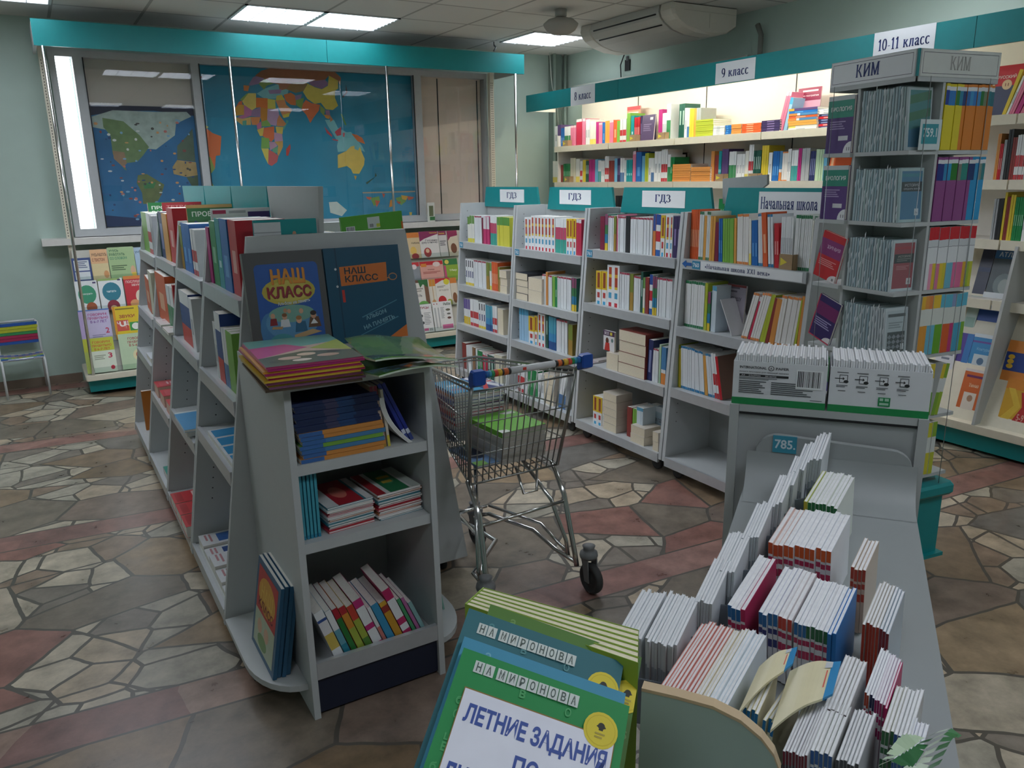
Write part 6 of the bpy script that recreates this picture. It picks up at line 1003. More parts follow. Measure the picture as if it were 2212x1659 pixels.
# ---- what lies in the trolley
zb = .527
for q in range(6):
    top = q == 5; cv = ['#c8c8c4', '#bdbdb8', '#c8c8c4', '#b9b9b4', '#c4c4c0', '#6fb83a'][q]
    flatart('textbook', 'thick book in the near right of the trolley, %s' % ('topmost, bright green cover' if top else ordn(5 - q) + ' below the green cover'), 'textbook', Matrix.Translation((1.414 + .003 * (q % 2), 2.455, zb + .008 + q * .0215)) @ Matrix.Rotation(math.radians(3), 4, 'Z'), .205, .25, .021, cv, [('p', [(0, 0), (.22, 0), (.18, .12), (0, .16)], '#dfe4da'), ('p', [(.72, .78), (.95, .78), (.95, .9), (.6, .9)], '#dfe4da'), ('e', .9, .55, .06, .03, '#8a3a34')] if top else [], 'book block in the trolley', '#b9b5aa')
cs = ['#3a4a7a', '#d8d8d6', '#3f7f5a', '#2a4a90', '#d6d0c8', '#c9343a', '#e2e2e0', '#3a4a9a', '#b52f3a', '#dcdcda', '#2a3a6a', '#7a2a30', '#3a5aa0', '#dfe0e0', '#c2723a', '#2f7ab0']
for q, c in enumerate(cs):
    top = q == len(cs) - 1; x0 = 1.353 + .004 * ((q * 7) % 4) + (.0 if q < 12 else -.0); rz_ = math.radians([4, -6, 9, -3, 7, -8, 2][q % 7])
    flatart('picture_book', 'large thin book in the trolley pile, %s' % ('topmost, blue cover with a British flag' if top else ordn(len(cs) - 1 - q) + ' from the top'), 'picture book', Matrix.Translation((x0, 2.735, zb + .032 + q * .0128)) @ Matrix.Rotation(rz_ * .22, 4, 'Z'), .228, .21, .0124, c, [('p', [(0, 0), (.6, 0), (.6, 1), (0, 1)], '#3f9ac4'), ('r', .1, .5, .5, .62, '#cfe0e8'), ('r', .05, .2, .4, .32, '#8a6a9a'), ('p', [(.6, .0), (1, 0), (1, 1), (.6, 1)], '#2a3a7a'), ('p', [(.6, .42), (1, .42), (1, .6), (.6, .6)], '#e6e6e8'), ('p', [(.6, .46), (1, .46), (1, .55), (.6, .55)], '#c9303a'), ('p', [(.6, .9), (.7, 1), (1, .2), (.92, .0)], '#dfe0e4'), ('p', [(.6, .0), (.7, 0), (1, .8), (1, 1)], '#c9303a')] if top else [], 'picture books piled in the trolley', '#d8d6d0')
flatart('picture_book', 'blue green book lying flat on the trolley floor at the front left', 'picture book', Matrix.Translation((1.318, 2.475, zb + .01)), .1, .24, .008, '#6a8ab0', [('e', .5, .6, .4, .3, '#23304a'), ('r', .0, 0, .5, .2, '#7fb05a'), ('r', .6, .8, 1, 1, '#3a9a9a')])
# ================================================================ child's woven chair by the back wall
A, B = on(18, 865, 2, 0), on(110, 852, 2, 0)
ex = Vector((B.x - A.x, B.y - A.y, 0)).normalized(); ey = Vector((0, 0, 1)).cross(ex)
Mc = Matrix.Translation((A.x, A.y, 0)) @ Matrix((ex, ey, Vector((0, 0, 1)))).transposed().to_4x4()
wd_, dp = (B - A).length, .27
t = thing('child_chair', 'small chair with woven blue, yellow and red strips by the pale wall', 'chair', Mc)
WT = mat('#d3d6d6', .35); sh, bh = .30, .56
for x in (0, wd_):
    o = MB(); o.tube([(x, 0, 0), (x, .012, sh - .02), (x, .03, sh), (x, dp - .02, sh)], .009, WT, 10); o.build('front_leg', t)
    o = MB(); o.tube([(x, dp + .05, 0), (x, dp, sh), (x, dp + .02, bh - .02), (x + (.015 if x == 0 else -.015), dp + .025, bh)], .009, WT, 10); o.build('rear_leg', t)
o = MB(); o.tube([(.0, .03, sh), (wd_, .03, sh)], .009, WT, 10); o.build('cross_rail', t); o = MB(); o.tube([(.015, dp + .025, bh), (wd_ - .015, dp + .025, bh)], .009, WT, 10); o.build('cross_rail', t)
strip = ['#2f5fb0', '#3f9a9a', '#b9bf3a', '#8a8f94', '#8f7fa0', '#2f5fb0', '#c2c0b8']
o = MB(); n = 7
for k in range(n):
    y0, y1 = .02 + (dp - .03) * k / n, .02 + (dp - .03) * (k + .9) / n; c = mat(strip[k], .45)
    m_ = 12
    for i in range(m_): 
        xa, xb = wd_ * i / m_, wd_ * (i + 1) / m_; zz = .011 + (.003 if (i + k) % 2 else 0) - .02 * math.sin(PI * (i + .5) / m_) * .6
        o.box(xa, xb, y0, y1, sh + zz - .003, sh + zz, c)
o.build('woven_seat', t)
o = MB(); sb = ['#2f5fb0', '#b5305a', '#b5305a', '#3f9a5a', '#c2c83a', '#c2c83a', '#2f5fb0']
for k in range(7):
    z0, z1 = .38 + .024 * k, .38 + .024 * (k + .92); c = mat(sb[k], .45)
    for i in range(12):
        xa, xb = wd_ * i / 12, wd_ * (i + 1) / 12; yy = dp + .008 + (.003 if (i + k) % 2 else 0); o.box(xa, xb, yy, yy + .022, z0, z1, c)
o.build('woven_back', t)
# ================================================================ air conditioner, globe lamp, pipes and wires
AX0, AX1, AY0, AY1 = 4.27, 4.93, 4.76, 5.93
t = thing('air_conditioner', 'off-white air conditioner hung under the ceiling above the 9 класс sign', 'air conditioner', Matrix.Translation((4.6, 5.35, ZC))); P_ = parts_at(t, (4.6, 5.35, ZC))
ACM, ACM2 = mat('#d9d4c8', .4, var=.03), mat('#c9c7c0', .4, var=.03)
prof = [(AX1, ZC - .002), (AX0, ZC - .002), (AX0 - .01, ZC - .05), (AX0 + .005, ZC - .085), (AX0 + .04, ZC - .12), (AX0 + .12, ZC - .165), (AX0 + .24, ZC - .195), (AX0 + .4, ZC - .205), (AX0 + .56, ZC - .185), (AX1, ZC - .13)]
o = MB(); o.prism(prof, AY0 + .16, AY1 - .16, ACM2, ax=1); P_(o, 'body')
for y0, y1 in ((AY0, AY0 + .158), (AY1 - .158, AY1)):
    o = MB(); pp = [(x, z) for x, z in prof]; o.prism(pp, y0, y1, ACM, ax=1, bev=.02); P_(o, 'end_cover')
o = MB(); o.box(AX0 + .36, AX0 + .363, AY0 - .001, AY0 + .02, ZC - .16, ZC - .06, mat('#b5b0a4')); o.box(AX0 + .1, AX1 - .02, AY0 - .001, AY0 + .02, ZC - .052, ZC - .05, mat('#b5b0a4')); P_(o, 'cover_seam')
for (xa, za) in ((AX0 - .004, ZC - .062), (AX0 + .058, ZC - .131)):
    o = MB(); o.tube([(xa - .0, AY0 + .19, za), (xa - .001, AY1 - .2, za)], .006, BLACK, 6); P_(o, 'air_slot')
t = thing('globe_lamp', 'unlit glass globe lamp on the ceiling between light panel and air conditioner', 'ceiling lamp', Matrix.Translation((3.70, 5.39, ZC)))
o = MB(); o.lathe((0, 0, 0), [(.045, -.001), (.045, -.05), (.03, -.06)], mat('#b9b6ae', .4), 20); o.build('lamp_base', t)
o = MB(); o.lathe((0, 0, 0), [(.05, -.06), (.10, -.075), (.135, -.105), (.13, -.12), (.11, -.15), (.07, -.175), (.0, -.185)], glass('milk_glass', tint='#d8d8d4', refl=1.2, rough=.1, alpha=.7, acol='#b9b7b0'), 28); o.build('glass_shade', t)
o = MB(); o.tube([(3.97, 6.89, ZC - .002), (3.97, 6.89, ZC - .03)], .004, BLACK, 6); o.tube([(3.97, 6.89, ZC - .03), (3.985, 6.88, ZC - .05), (3.97, 6.87, ZC - .07), (3.965, 6.885, ZC - .085)], .008, mat('#8a8c8c', .3, .6), 8); tag(o.build('ceiling_hook'), 'small metal hook hanging at the corner of the lit ceiling panel', 'hook')
# pipe duct in the room corner, cable trunking on the right wall, wires, switch
yw = YB
for k, (px, m, r) in enumerate(((1190, '#9fb0a6', .02), (1200, '#7d8c84', .05), (1213, '#93a49a', .022))):
    p = on(px, 160, 1, yw - .06); 
    o = MB(); o.box(p.x - r, p.x + r, yw - .10, yw - .001, .0, ZC - .001, mat(m, .6)) if k == 1 else o.tube([(p.x, yw - .13 - .0, .0), (p.x, yw - .13, ZC - .001)], r * .7, mat(m, .5), 12)
    tag(o.build('pipe'), ('thin grey pipe running up left of the duct in the room corner', 'grey boxed duct in the room corner', 'thin grey pipe right of the duct in the room corner')[k], 'pipe')
p = on(1195, 150, 1, yw - .2); o = MB(); o.tube([(p.x - .03, yw - .18, ZC - .002), (p.x - .02, yw - .19, 2.6), (p.x, yw - .18, 2.5), (p.x + .08, yw - .16, 2.3), (p.x + .1, yw - .16, 1.9)], .004, mat('#c9cdc6'), 6); tag(o.build('cable'), 'thin pale cable hanging across the corner duct', 'cable')
o = MB(); o.box(XR - .09, XR - .001, 4.72, 7.1, 2.40, 2.50, mat('#b5bcb2', .5)); tag(o.build('cable_duct'), 'long grey plastic duct along the right wall behind the air conditioner', 'cable duct')
a = on(1632, 60, 0, XR - .06); o = MB(); o.tube([(XR - .06, a.y - .02, ZC - .12), (XR - .06, a.y - .06, ZC - .2), (XR - .06, a.y - .06, 2.38)], .02, mat('#7d817b', .5), 12); tag(o.build('drain_pipe'), 'bent grey drain pipe right of the air conditioner', 'pipe')
a = on(1352, 112, 0, XR - .03); b_ = on(1343, 166, 0, XR - .03); o = MB(); o.tube([(XR - .03, a.y, a.z + .05), (XR - .03, a.y + .01, a.z), (XR - .03, (a.y + b_.y) / 2 + .05, (a.z + b_.z) / 2), (XR - .03, b_.y, b_.z - .1)], .006, BLACK, 6); tag(o.build('power_cable'), 'black cable dropping from the air conditioner to the canopy', 'cable')
a = on(1351, 130, 0, XR - .005); b_ = on(1361, 152, 0, XR - .005); o = MB(); o.box(XR - .012, XR - .001, b_.y, a.y, b_.z, a.z, BLACK); o.box(XR - .014, XR - .012, b_.y + .02, a.y - .02, b_.z + .09, b_.z + .13, mat('#55585a', .4)); tag(o.build('wall_socket'), 'small black socket plate on the right wall under the air conditioner', 'wall socket')
# ================================================================ rotating stand with КИМ signs
KC, KT, KS = Vector((2.61, 1.705, 0)), math.radians(8.5), .385
kx = Vector((math.cos(KT), -math.sin(KT), 0)); ky = Vector((math.sin(KT), math.cos(KT), 0)); kz = Vector((0, 0, 1))
KM = mtx(KC, kx, ky, kz)                       # origin = near corner, x along the right face, y along the left face
KH0, KH1 = 1.905, 1.992
t = thing('rotating_stand', 'square grey rotating book stand with КИМ signs and a turquoise foot', 'book stand', KM @ Matrix.Translation((KS / 2, KS / 2, 0)))
T0 = Matrix.Translation((-KS / 2, -KS / 2, 0))
def kp(mb, name, par=None): mb.v = [tuple(T0 @ Vector(p)) for p in mb.v]; return mb.build(name, par or t)
KZ = (1.667, 1.422, 1.177, .932, .687, .442)
A_, B_ = KS * .63, KS * .345                    # where the partitions meet the left and right faces
G2 = mat('#b9bebd', .5, var=.03)
o = MB(); o.box(0, KS, 0, KS, KH0, KH0 + .006, G2); kp(o, 'top_board')
for f, lab in ((0, 'КИМ'), (1, 'КИМ')):
    o = MB()
    if f == 0: o.box(-.004, 0, .004, KS, KH0 - .016, KH1, G2); o.box(-.0055, -.004, .008, KS - .004, KH0, KH1 - .002, WHITE)
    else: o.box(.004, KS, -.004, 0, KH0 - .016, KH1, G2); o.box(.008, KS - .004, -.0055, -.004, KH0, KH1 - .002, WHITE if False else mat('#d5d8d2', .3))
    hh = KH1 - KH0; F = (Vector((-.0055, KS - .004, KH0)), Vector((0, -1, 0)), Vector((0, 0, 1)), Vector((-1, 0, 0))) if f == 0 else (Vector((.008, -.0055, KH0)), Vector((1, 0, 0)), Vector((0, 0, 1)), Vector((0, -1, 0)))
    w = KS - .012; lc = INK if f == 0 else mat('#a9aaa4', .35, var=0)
    for (x0, y0, x1, y1) in ((.008, .009, w - .008, .0105), (.008, hh - .012, w - .008, hh - .0105), (.008, .009, .0095, hh - .0105), (w - .0095, .009, w - .008, hh - .0105)): o.flat(F, [(x0, y0), (x1, y0), (x1, y1), (x0, y1)], mat('#4a4e5a', .5, var=0), .0004)
    x0 = .12 if f == 0 else .135
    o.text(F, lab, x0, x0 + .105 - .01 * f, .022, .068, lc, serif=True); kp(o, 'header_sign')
o = MB(); o.box(-.003, .004, -.003, .004, KH0, KH1, TEAL); kp(o, 'corner_strip')
o = MB(); o.box(.004, KS, KS, KS + .004, KH0 - .016, KH1, G2); o.box(KS, KS + .004, .004, KS, KH0 - .016, KH1, G2); kp(o, 'header_back')
for nm, (x0, x1, y0, y1) in (('a', (0, KS - A_ - .0, A_ - .006, A_ + .006)), ('b', (B_ - .006, B_ + .006, 0, A_ - .006)), ('c', (KS - A_ - .0 + .012, KS, KS - A_ - .006, KS - A_ + .006)), ('d', (KS - B_ - .006, KS - B_ + .006, KS - A_ + .006, KS))):
    o = MB(); o.box(x0, x1, y0, y1, .40, KH0 - .001, G2); kp(o, 'partition')
for z in KZ:
    for (x0, x1, y0, y1) in ((-.004, B_ - .0065, -.004, A_ - .0065), (B_ + .0065, KS + .0, -.0, KS - A_ - .0065), (.0 - .012, KS - B_ - .0065, A_ + .0065, KS), (KS - B_ + .0065, KS, KS - A_ + .0065, KS)):
        o = MB(); o.box(x0, x1, y0, y1, z - .014, z, G2); kp(o, 'shelf')
o = MB(); o.box(-.03, KS + .03, -.03, KS + .03, .345, .398, TEAL, .012); o.box(-.0, KS + .0, -.0, KS + .0, .085, .3445, TEAL); o.box(-.02, KS + .02, -.02, KS + .02, .075, .09, TEAL); kp(o, 'foot')
for x, y in ((.05, .05), (KS - .05, .05), (.05, KS - .05), (KS - .05, KS - .05)):
    o = MB(); o.lathe((x - .012, y, .038), [(.0, 0), (.034, 0), (.038, .006), (.038, .02), (.034, .026), (0, .026)], DARK, 16, ax=0); kp(o, 'caster')
RODS = ((-.012, .03), (-.012, KS - .03))
for x, y in ((.05, -.014), (KS - .05, -.014), (-.02, KS - .04)):
    o = MB(); o.tube([(x, y, .40), (x, y, KH0)], .0014, mat('#9aa0a0', .3, .5, 0), 6); kp(o, 'retaining_wire')
# ---- wrapped booklets in the near corner cells: spines to the left face, last cover to the right face
FILM = glass('clear_film', tint='#f6fafa', refl=1.3, rough=.12, alpha=.12, acol='#cfdde0', ior=1.45)
names = ['top', 'second', 'third', 'fourth']
last = [('#3a8a8a', 'ГЕОГРАФИЯ', [('p', [(0, .75), (1, .85), (1, 1), (0, .9)], '#2f7a50'), ('p', [(0, .45), (1, .55), (1, .7), (0, .6)], '#2f7a50'), ('p', [(0, .0), (1, .0), (1, .4), (0, .3)], '#2f7aa0')]),
        ('#3f7fa8', 'ИСТОРИЯ', [('r', 0, .88, 1, .95, '#3f8fa0'), ('r', .0, .58, 1, .78, '#22262a'), ('t', 'ИСТОРИЯ', .15, .68, .85, .74, '#a9adb0'), ('t', 'СРЕДНИХ ВЕКОВ', .1, .61, .9, .65, '#a9adb0'), ('r', .68, .08, .88, .22, '#dfe3e6'), ('t', '6', .74, .11, .82, .19, '#3a4a5a')]),
        ('#b03a48', 'ИСТОРИЯ', [('r', 0, .86, 1, .92, '#c02c3a'), ('r', .02, .56, .98, .76, '#26282a'), ('t', 'ИСТОРИЯ', .2, .68, .8, .73, '#a9a59c'), ('l', .15, .58, .85, .66, 2, '#8f8a84'), ('l', .15, .4, .8, .5, 3, '#d98a90'), ('r', .7, .08, .92, .22, '#e6dfe0'), ('t', '6', .78, .11, .85, .19, '#8a3a44')]),
        ('#c9d0d4', '', [('r', .06, .86, .94, .93, '#55595c'), ('r', .06, .06, .94, .52, '#3a3e42'), ('l', .1, .58, .85, .74, 3, '#9aa0a4')] + [('p', [(.06 + .22 * i, .06 + .115 * j), (.17 + .22 * i, .12 + .115 * j), (.28 + .22 * i, .06 + .115 * j), (.17 + .22 * i, .0 + .115 * j + .01)], '#8a9096') for i in range(4) for j in range(1, 4)] + [('r', .74, .1, .9, .24, '#cfd6da')])]
for r in range(4):
    z = KZ[r]; n = 40; y = A_ - .014; wk = .0
    for q in range(n):
        tk = .0088 + .003 * rnd.random(); hh = (.212 if r == 0 else .186) * (1 - .025 * rnd.random()); dpt = B_ - .022
        lean = 0 if q < 9 else -4.5 * ((q - 9) / 9) * (1 if r in (0, 1, 3) else .25)
        cv = ['#c9d6da', '#b4c8cf', '#d3dcde', '#bccfce', '#dbe2e4', '#a9c0ca'][(q * 5 + r) % 6]
        if r == 3 and q > 11: cv = '#dcdfe2'
        lastq = q == n - 1
        y -= tk + (.0012 if not lean else .0032)
        if y < .008: y += tk; break
        b = MB(); Cm = mat(cv, .35); b.box(.002, tk - .002, .001, dpt, .002, hh - .002, PAGES); b.box(.001, .002, 0, dpt, 0, hh, Cm); b.box(tk - .002, tk - .001, 0, dpt, 0, hh, Cm); b.box(.001, tk - .001, 0, .001, 0, hh, Cm)
        lastq = y < .022
        if lastq:
            F = (Vector((tk - .001, 0, 0)), Vector((0, 1, 0)), Vector((0, 0, 1)), Vector((1, 0, 0))); m0 = last[r]
            b.flat(F, [(.008, .01), (dpt - .006, .01), (dpt - .006, hh - .01), (.008, hh - .01)], mat(m0[0], .35), .0002); b.v, nv = b.v, None
            draw(b, (F[0] + Vector((0, .008, .01)), F[1], F[2], F[3]), dpt - .014, hh - .02, m0[2], lift=.0006)
        M = KM @ mtx((.004, y + tk, z + .0005), (0, -1, 0), (1, 0, 0), (0, 0, 1)) @ Matrix.Rotation(math.radians(lean), 4, 'Y')
        ob = b.build('wrapped_booklet'); ob.matrix_world = M
        tag(ob, ('film-wrapped booklet, %s cover to the right, %s row of the КИМ stand' % (('green and teal', 'blue', 'red', 'white and black')[r], names[r])) if lastq else 'film-wrapped grey booklet, %s from left, %s corner row of КИМ stand' % (ordn(q), names[r]), 'exam booklet', 'film-wrapped booklets in the %s row' % names[r])
        f = MB(); f.box(0, tk, -.0016, dpt + .001, -.0003, hh + .003, FILM); 
        for e_ in range(2): zz = hh * rnd.random(); f.quad((.001, -.0018, zz), (tk * .4, -.0024, zz + .01), (tk * .5, -.0018, zz + .03), (.001, -.0024, zz + .02), mat('#eef3f4', .15))
        f.build('plastic_film', ob)
        if lastq: break
# tag card 759.1
o = MB(); o.box(0, .10, 0, .001, 0, .10, mat('#cfdcdc', .3)); F = frame((0, 0, 0), (1, 0, 0), (0, 0, 1)); o.flat(F, [(.01, .02), (.085, .02), (.085, .085), (.01, .085)], mat('#3f9aa4', .4), .0003); o.text(F, '759.1', .016, .08, .042, .072, mat('#dfeaea', .5, var=0), .0006); ob = o.build('number_card'); ob.matrix_world = KM @ Matrix.Translation((.028, -.012, KZ[0] + .0005)); tag(ob, 'clear stand-up card numbered 759.1 on the top shelf of the КИМ stand', 'number card')
# ---- right face: rows of thin spines
def krow(r, cols, hh, what, top=None, dp=.12, lean=None, x0=B_ + .010, zoff=0, tk=None):
    n = len(cols); z = KZ[r] + .0005 + zoff; w = tk or (KS - x0 - .004) / n
    for q, (bands, cv, nm) in enumerate(cols):
        h = hh * (1 - .012 * rnd.random()); me = book_mesh(round(w - .0007, 4), dp, round(h, 3), bands, cv)
        M = KM @ Matrix.Translation((x0 + q * w, -.002 + .001 * (q % 3), z))
        if lean and q >= lean[0]: M = M @ Matrix.Translation((.002, 0, 0)) @ Matrix.Rotation(math.radians(lean[1]), 4, 'Y')
        put('exam_book', me, M, '%s exam book, %s from left in %s of the КИМ stand' % (nm, ordn(q), what), 'exam book', 'exam books, ' + what)
YE, OR_ = '#e0cf2e', '#d9822e'
def bb(lo, hi, d=.68): return [(d, lo), (.9, hi), (.96, '#dfe2e4'), (1, lo)]
his = ['#1f3f9a', '#2f7ac0', '#2f7ac0', '#2a7a3a', '#2f86a8', '#1f3f7a', '#2a6ab0', '#3f96c8', '#2f7ac0', '#3f8ac0', '#2a7a3a', '#7a8a70', '#2a7a88', '#2a6a78']
krow(0, [(bb(YE if q < 5 else OR_, c), YE if q < 5 else OR_, ('yellow', 'orange')[q >= 5]) for q, c in enumerate(his)], .219, 'the yellow and orange row')
his = ['#1f3080', '#1f3080', '#2f86b4', '#2f96c4', '#2a7a2a', '#2a7a2a', '#7a7a70', '#2a8a80', '#2a8a80', '#1f3a70', '#1f3a70', '#3f9ac8', '#7a8a80', '#2a7a80']
krow(1, [(bb('#8f4a86' if q < 10 else '#2f9ad0', c, .64), '#8f4a86' if q < 10 else '#2f9ad0', ('purple', 'azure')[q >= 10]) for q, c in enumerate(his)], .222, 'the purple row')
lo = ['#dfe0e2', '#e59ab4', '#e0c23a', '#d97a9a', '#e0c23a', '#cfc23a', '#6fb4c8', '#6fb4c8', '#d9709a', '#d9709a', '#d9709a', '#e0b23a', '#9ab83a', '#bfc23a']
krow(2, [([(.42, c), (.68, '#dfe2e3'), (.69, '#8a8f94'), (.8, '#cfd4d6'), (1, '#c9202e')], '#d4d8da', 'white red-topped') for c in lo], .225, 'the red-topped row')
lo = ['#dd9a3a', '#dd9a3a', '#6ab4cc', '#6ab4cc', '#6aa82e', '#6aa82e', '#d9622e', '#d9622e', '#c23a7a', '#4fa8c8', '#4fa8c8', '#7fb03a']; hi = ['#e6b83a', '#e09a4a', '#e08a4a', '#e6c03a', '#e6c03a', '#5fb4cc', '#5fb4cc', '#5fb4cc', '#8a9ac0', '#5fb4cc', '#5fb4cc', '#5fb4cc']
krow(3, [([(.5, a), (.78, '#d6dad2'), (1, b)], '#d9dcd8', 'rainbow banded') for a, b in zip(lo, hi)], .222, 'the fourth row', dp=.10, x0=B_ - .0 + .012)
lo = ['#cf3a8a', '#cf3a8a', '#cf3a8a', '#3fa8b8', '#3fa8b8', '#6aa03a', '#7fa83a', '#9ab83a']; hi = ['#e09a4a', '#d97ab0', '#d97ab0', '#d97ab0', '#d9c23a', '#d9c23a', '#d9c23a', '#8ab03a']
krow(4, [([(.45, a), (.72, '#d6dad8'), (1, b)], '#d9dcd8', 'rainbow banded') for a, b in zip(lo, hi)], .205, 'the fifth row', dp=.11, lean=(6, 10), tk=.019)
lo = ['#dd8a4a', '#dd8a4a', '#3fa4ac', '#3fa4ac', '#3fa4ac', '#c9c23a', '#b8bf3a']; hi = ['#d98ab0', '#d98ab0', '#c9c83a', '#c9c83a', '#c9c83a', '#c9c83a', '#8ab03a']
krow(5, [([(.42, a), (.72, '#d0d6d2'), (1, b)], '#d9dcd8', 'rainbow banded') for a, b in zip(lo, hi)], .215, 'the lowest row', dp=.11, tk=.023)
# ---- left cells: biology and chemistry books, covers to the left face
def kcov(r, label, cover, art, rot=0, y1=KS - .004, w=.165, h=.225, dx=0):
    M = KM @ mtx((-.006 + dx, y1, KZ[r] + .0006), (0, -1, 0), (1, 0, 0), (0, 0, 1))
    if rot: M = M @ Matrix.Translation((0, 0, w * math.sin(math.radians(rot)) + .001)) @ Matrix.Rotation(math.radians(rot), 4, 'Y')
    facing('exam_book', label, 'exam book', M, w, h, .012, cover, art, 'exam books with covers to the left')
bio = lambda n_: [('r', 0, .62, 1, .92, '#2a8f78'), ('t', 'БИОЛОГИЯ', .12, .73, .92, .81, '#dfe9e6'), ('r', 0, .92, 1, 1, '#c9d0d0'), ('l', .12, .4, .75, .56, 4, '#a893c0'), ('r', .48, .22, .85, .3, '#d8d8dc'), ('e', 1, .0, .3, .2, '#e3e4e6'), ('t', n_, .84, .04, .95, .1, '#55585c'), ('r', 0, 0, .1, .62, '#4a2a6a')]
kw = KS - A_ - .016
kcov(0, 'purple biology book with a green head, upper left of the КИМ stand', '#563a7a', bio('11'), w=kw, h=.205)
kcov(1, 'purple biology book with a green head, second shelf of the КИМ stand', '#5c3a7e', bio('11'), w=kw, h=.2)
che = [('r', 0, .5, 1, .85, '#8f3a78'), ('t', 'ХИМИЯ', .3, .66, .9, .74, '#d8b4d0'), ('l', .1, .26, .9, .42, 4, '#e69a9a'), ('e', 1, 0, .35, .16, '#e6e2e2'), ('t', '8', .84, .03, .92, .09, '#55585c')]
kcov(2, 'red and purple chemistry book tilted sideways, third shelf of the КИМ stand', '#cf2f36', che, rot=14, y1=KS + .004, w=.118, h=.18, dx=-.004)
kcov(3, 'violet and navy book in red jacket tilted sideways, fourth shelf of the КИМ stand', '#3a2c66', [('r', 0, .55, 1, .85, '#7a2a66'), ('l', .1, .28, .9, .48, 4, '#b0a8d0'), ('e', 1, 0, .35, .16, '#e6e2e2'), ('r', 0, 0, .04, 1, '#cf3a5a'), ('r', 0, 0, 1, .03, '#cf3a5a')], rot=17, y1=KS + .004, w=.116, h=.175, dx=-.004)
kcov(4, 'green and violet booklet low on the left of the КИМ stand', '#2f7a4a', [('r', .4, 0, 1, .5, '#4a3a8a')], w=.13, h=.2)
# ================================================================ leaflet rack in the right foreground
RA, RR = Vector((.788, .616, 0)).normalized(), Vector((.616, -.788, 0)).normalized()      # away from the camera, to the right
PL, PR = on(1578, 868, 2, 1.05), on(2008, 905, 2, 1.05)
ab = (RA.dot(PL) + RA.dot(PR)) / 2; rl, rr_ = RR.dot(PL), RR.dot(PR)
def RP(r, a, z): return RR * r + RA * a + Vector((0, 0, z))
RM = mtx(RP(rl, ab, 0), RR, RA, (0, 0, 1)); RW = rr_ - rl
t = thing('leaflet_rack', 'grey leaflet rack with a tall back board and sloping tray, right foreground', 'rack', RM)
o = MB(); o.box(.022, RW - .022, .004, .02, .04, 1.03, mat('#a9adad', .5, var=.03)); o.build('back_board', t)
for x in (0, RW - .022):
    o = MB(); o.box(x, x + .022, -.008, .19, 0, 1.048, GREYD); o.build('side_panel', t)
o = MB(); o.box(.0225, RW - .0225, -.002, .19, 1.03, 1.048, GREYD); o.box(.0225, RW - .0225, -.0025, .004, 1.024, 1.03, DARK); o.build('top_board', t)
o = MB(); o.lathe((.075, .003, .9), [(.0, -.006), (.006, -.005), (.007, 0)], mat('#6f7374', .4), 12, ax=1); o.build('screw_cap', t)
# sheet: rounded back rest that bends into the sloping bed
zb_ = lambda a: .87 - .19 * (2.0 - a)
r0, r1 = -.105 - rl, .245 - rl; a_end = .62
def outline():
    pts = []; zt = .985; c = .05
    for i in range(7): g = PI - PI / 2 * i / 6; pts.append((r0 + c + c * math.cos(g), zt - c + c * math.sin(g)))
    for i in range(7): g = PI / 2 - PI / 2 * i / 6; pts.append((r1 - c + c * math.cos(g), zt - c - .012 + c * math.sin(g)))
    return pts
op = outline(); zj = zb_(ab - .03)
o = MB(); o.prism([(r0 - .02, zj)] + op + [(r1 + .008, zj)], -.03, -.012, mat('#9ca1a0', .45, var=.02), ax=1); o.build('back_rest', t)
o = MB(); n_ = 12
for i in range(n_):
    aa, bb_ = -.03 - (ab - .03 - a_end) * i / n_, -.03 - (ab - .03 - a_end) * (i + 1) / n_
    za, zc = zb_(ab + aa), zb_(ab + bb_); wa, wc = .02 + .045 * i / n_, .02 + .045 * (i + 1) / n_; la, lc = r0 - .02 - .09 * i / n_, r0 - .02 - .09 * (i + 1) / n_
    o.add([(la, aa, za), (r1 + wa * .4, aa, za), (r1 + wc * .4, bb_, zc), (lc, bb_, zc), (la, aa, za - .014), (r1 + wa * .4, aa, za - .014), (r1 + wc * .4, bb_, zc - .014), (lc, bb_, zc - .014)], [(3, 2, 1, 0), (4, 5, 6, 7), (1, 2, 6, 5), (0, 4, 7, 3)] + ([(2, 3, 7, 6)] if i == n_ - 1 else []), mat('#9ca1a0', .45, var=.02))
cv = [(-.031 - .085 * (1 - math.cos(PI / 2 * i / 10)), zb_(ab - .03) + .085 * (1 - math.sin(PI / 2 * i / 10)) - .0155 * (i / 10)) for i in range(11)]
o.add([(x, y_, z_) for y_, z_ in cv for x in (r0 - .02, r1 + .008)], [(2 * i, 2 * i + 1, 2 * i + 3, 2 * i + 2) for i in range(10)], mat('#9ca1a0', .45, var=.02), True)
o.build('sloping_tray', t)
o = MB(); o.box(.05, .07, -.9, -.02, 0, .55, GREYD); o.box(RW - .07, RW - .05, -.9, -.02, 0, .55, GREYD); o.box(.071, RW - .071, -.9, -.02, .50, .52, GREYD); o.build('under_frame', t)
p, q = on(2035, 1480, 2, .62), on(2070, 1560, 2, .62)
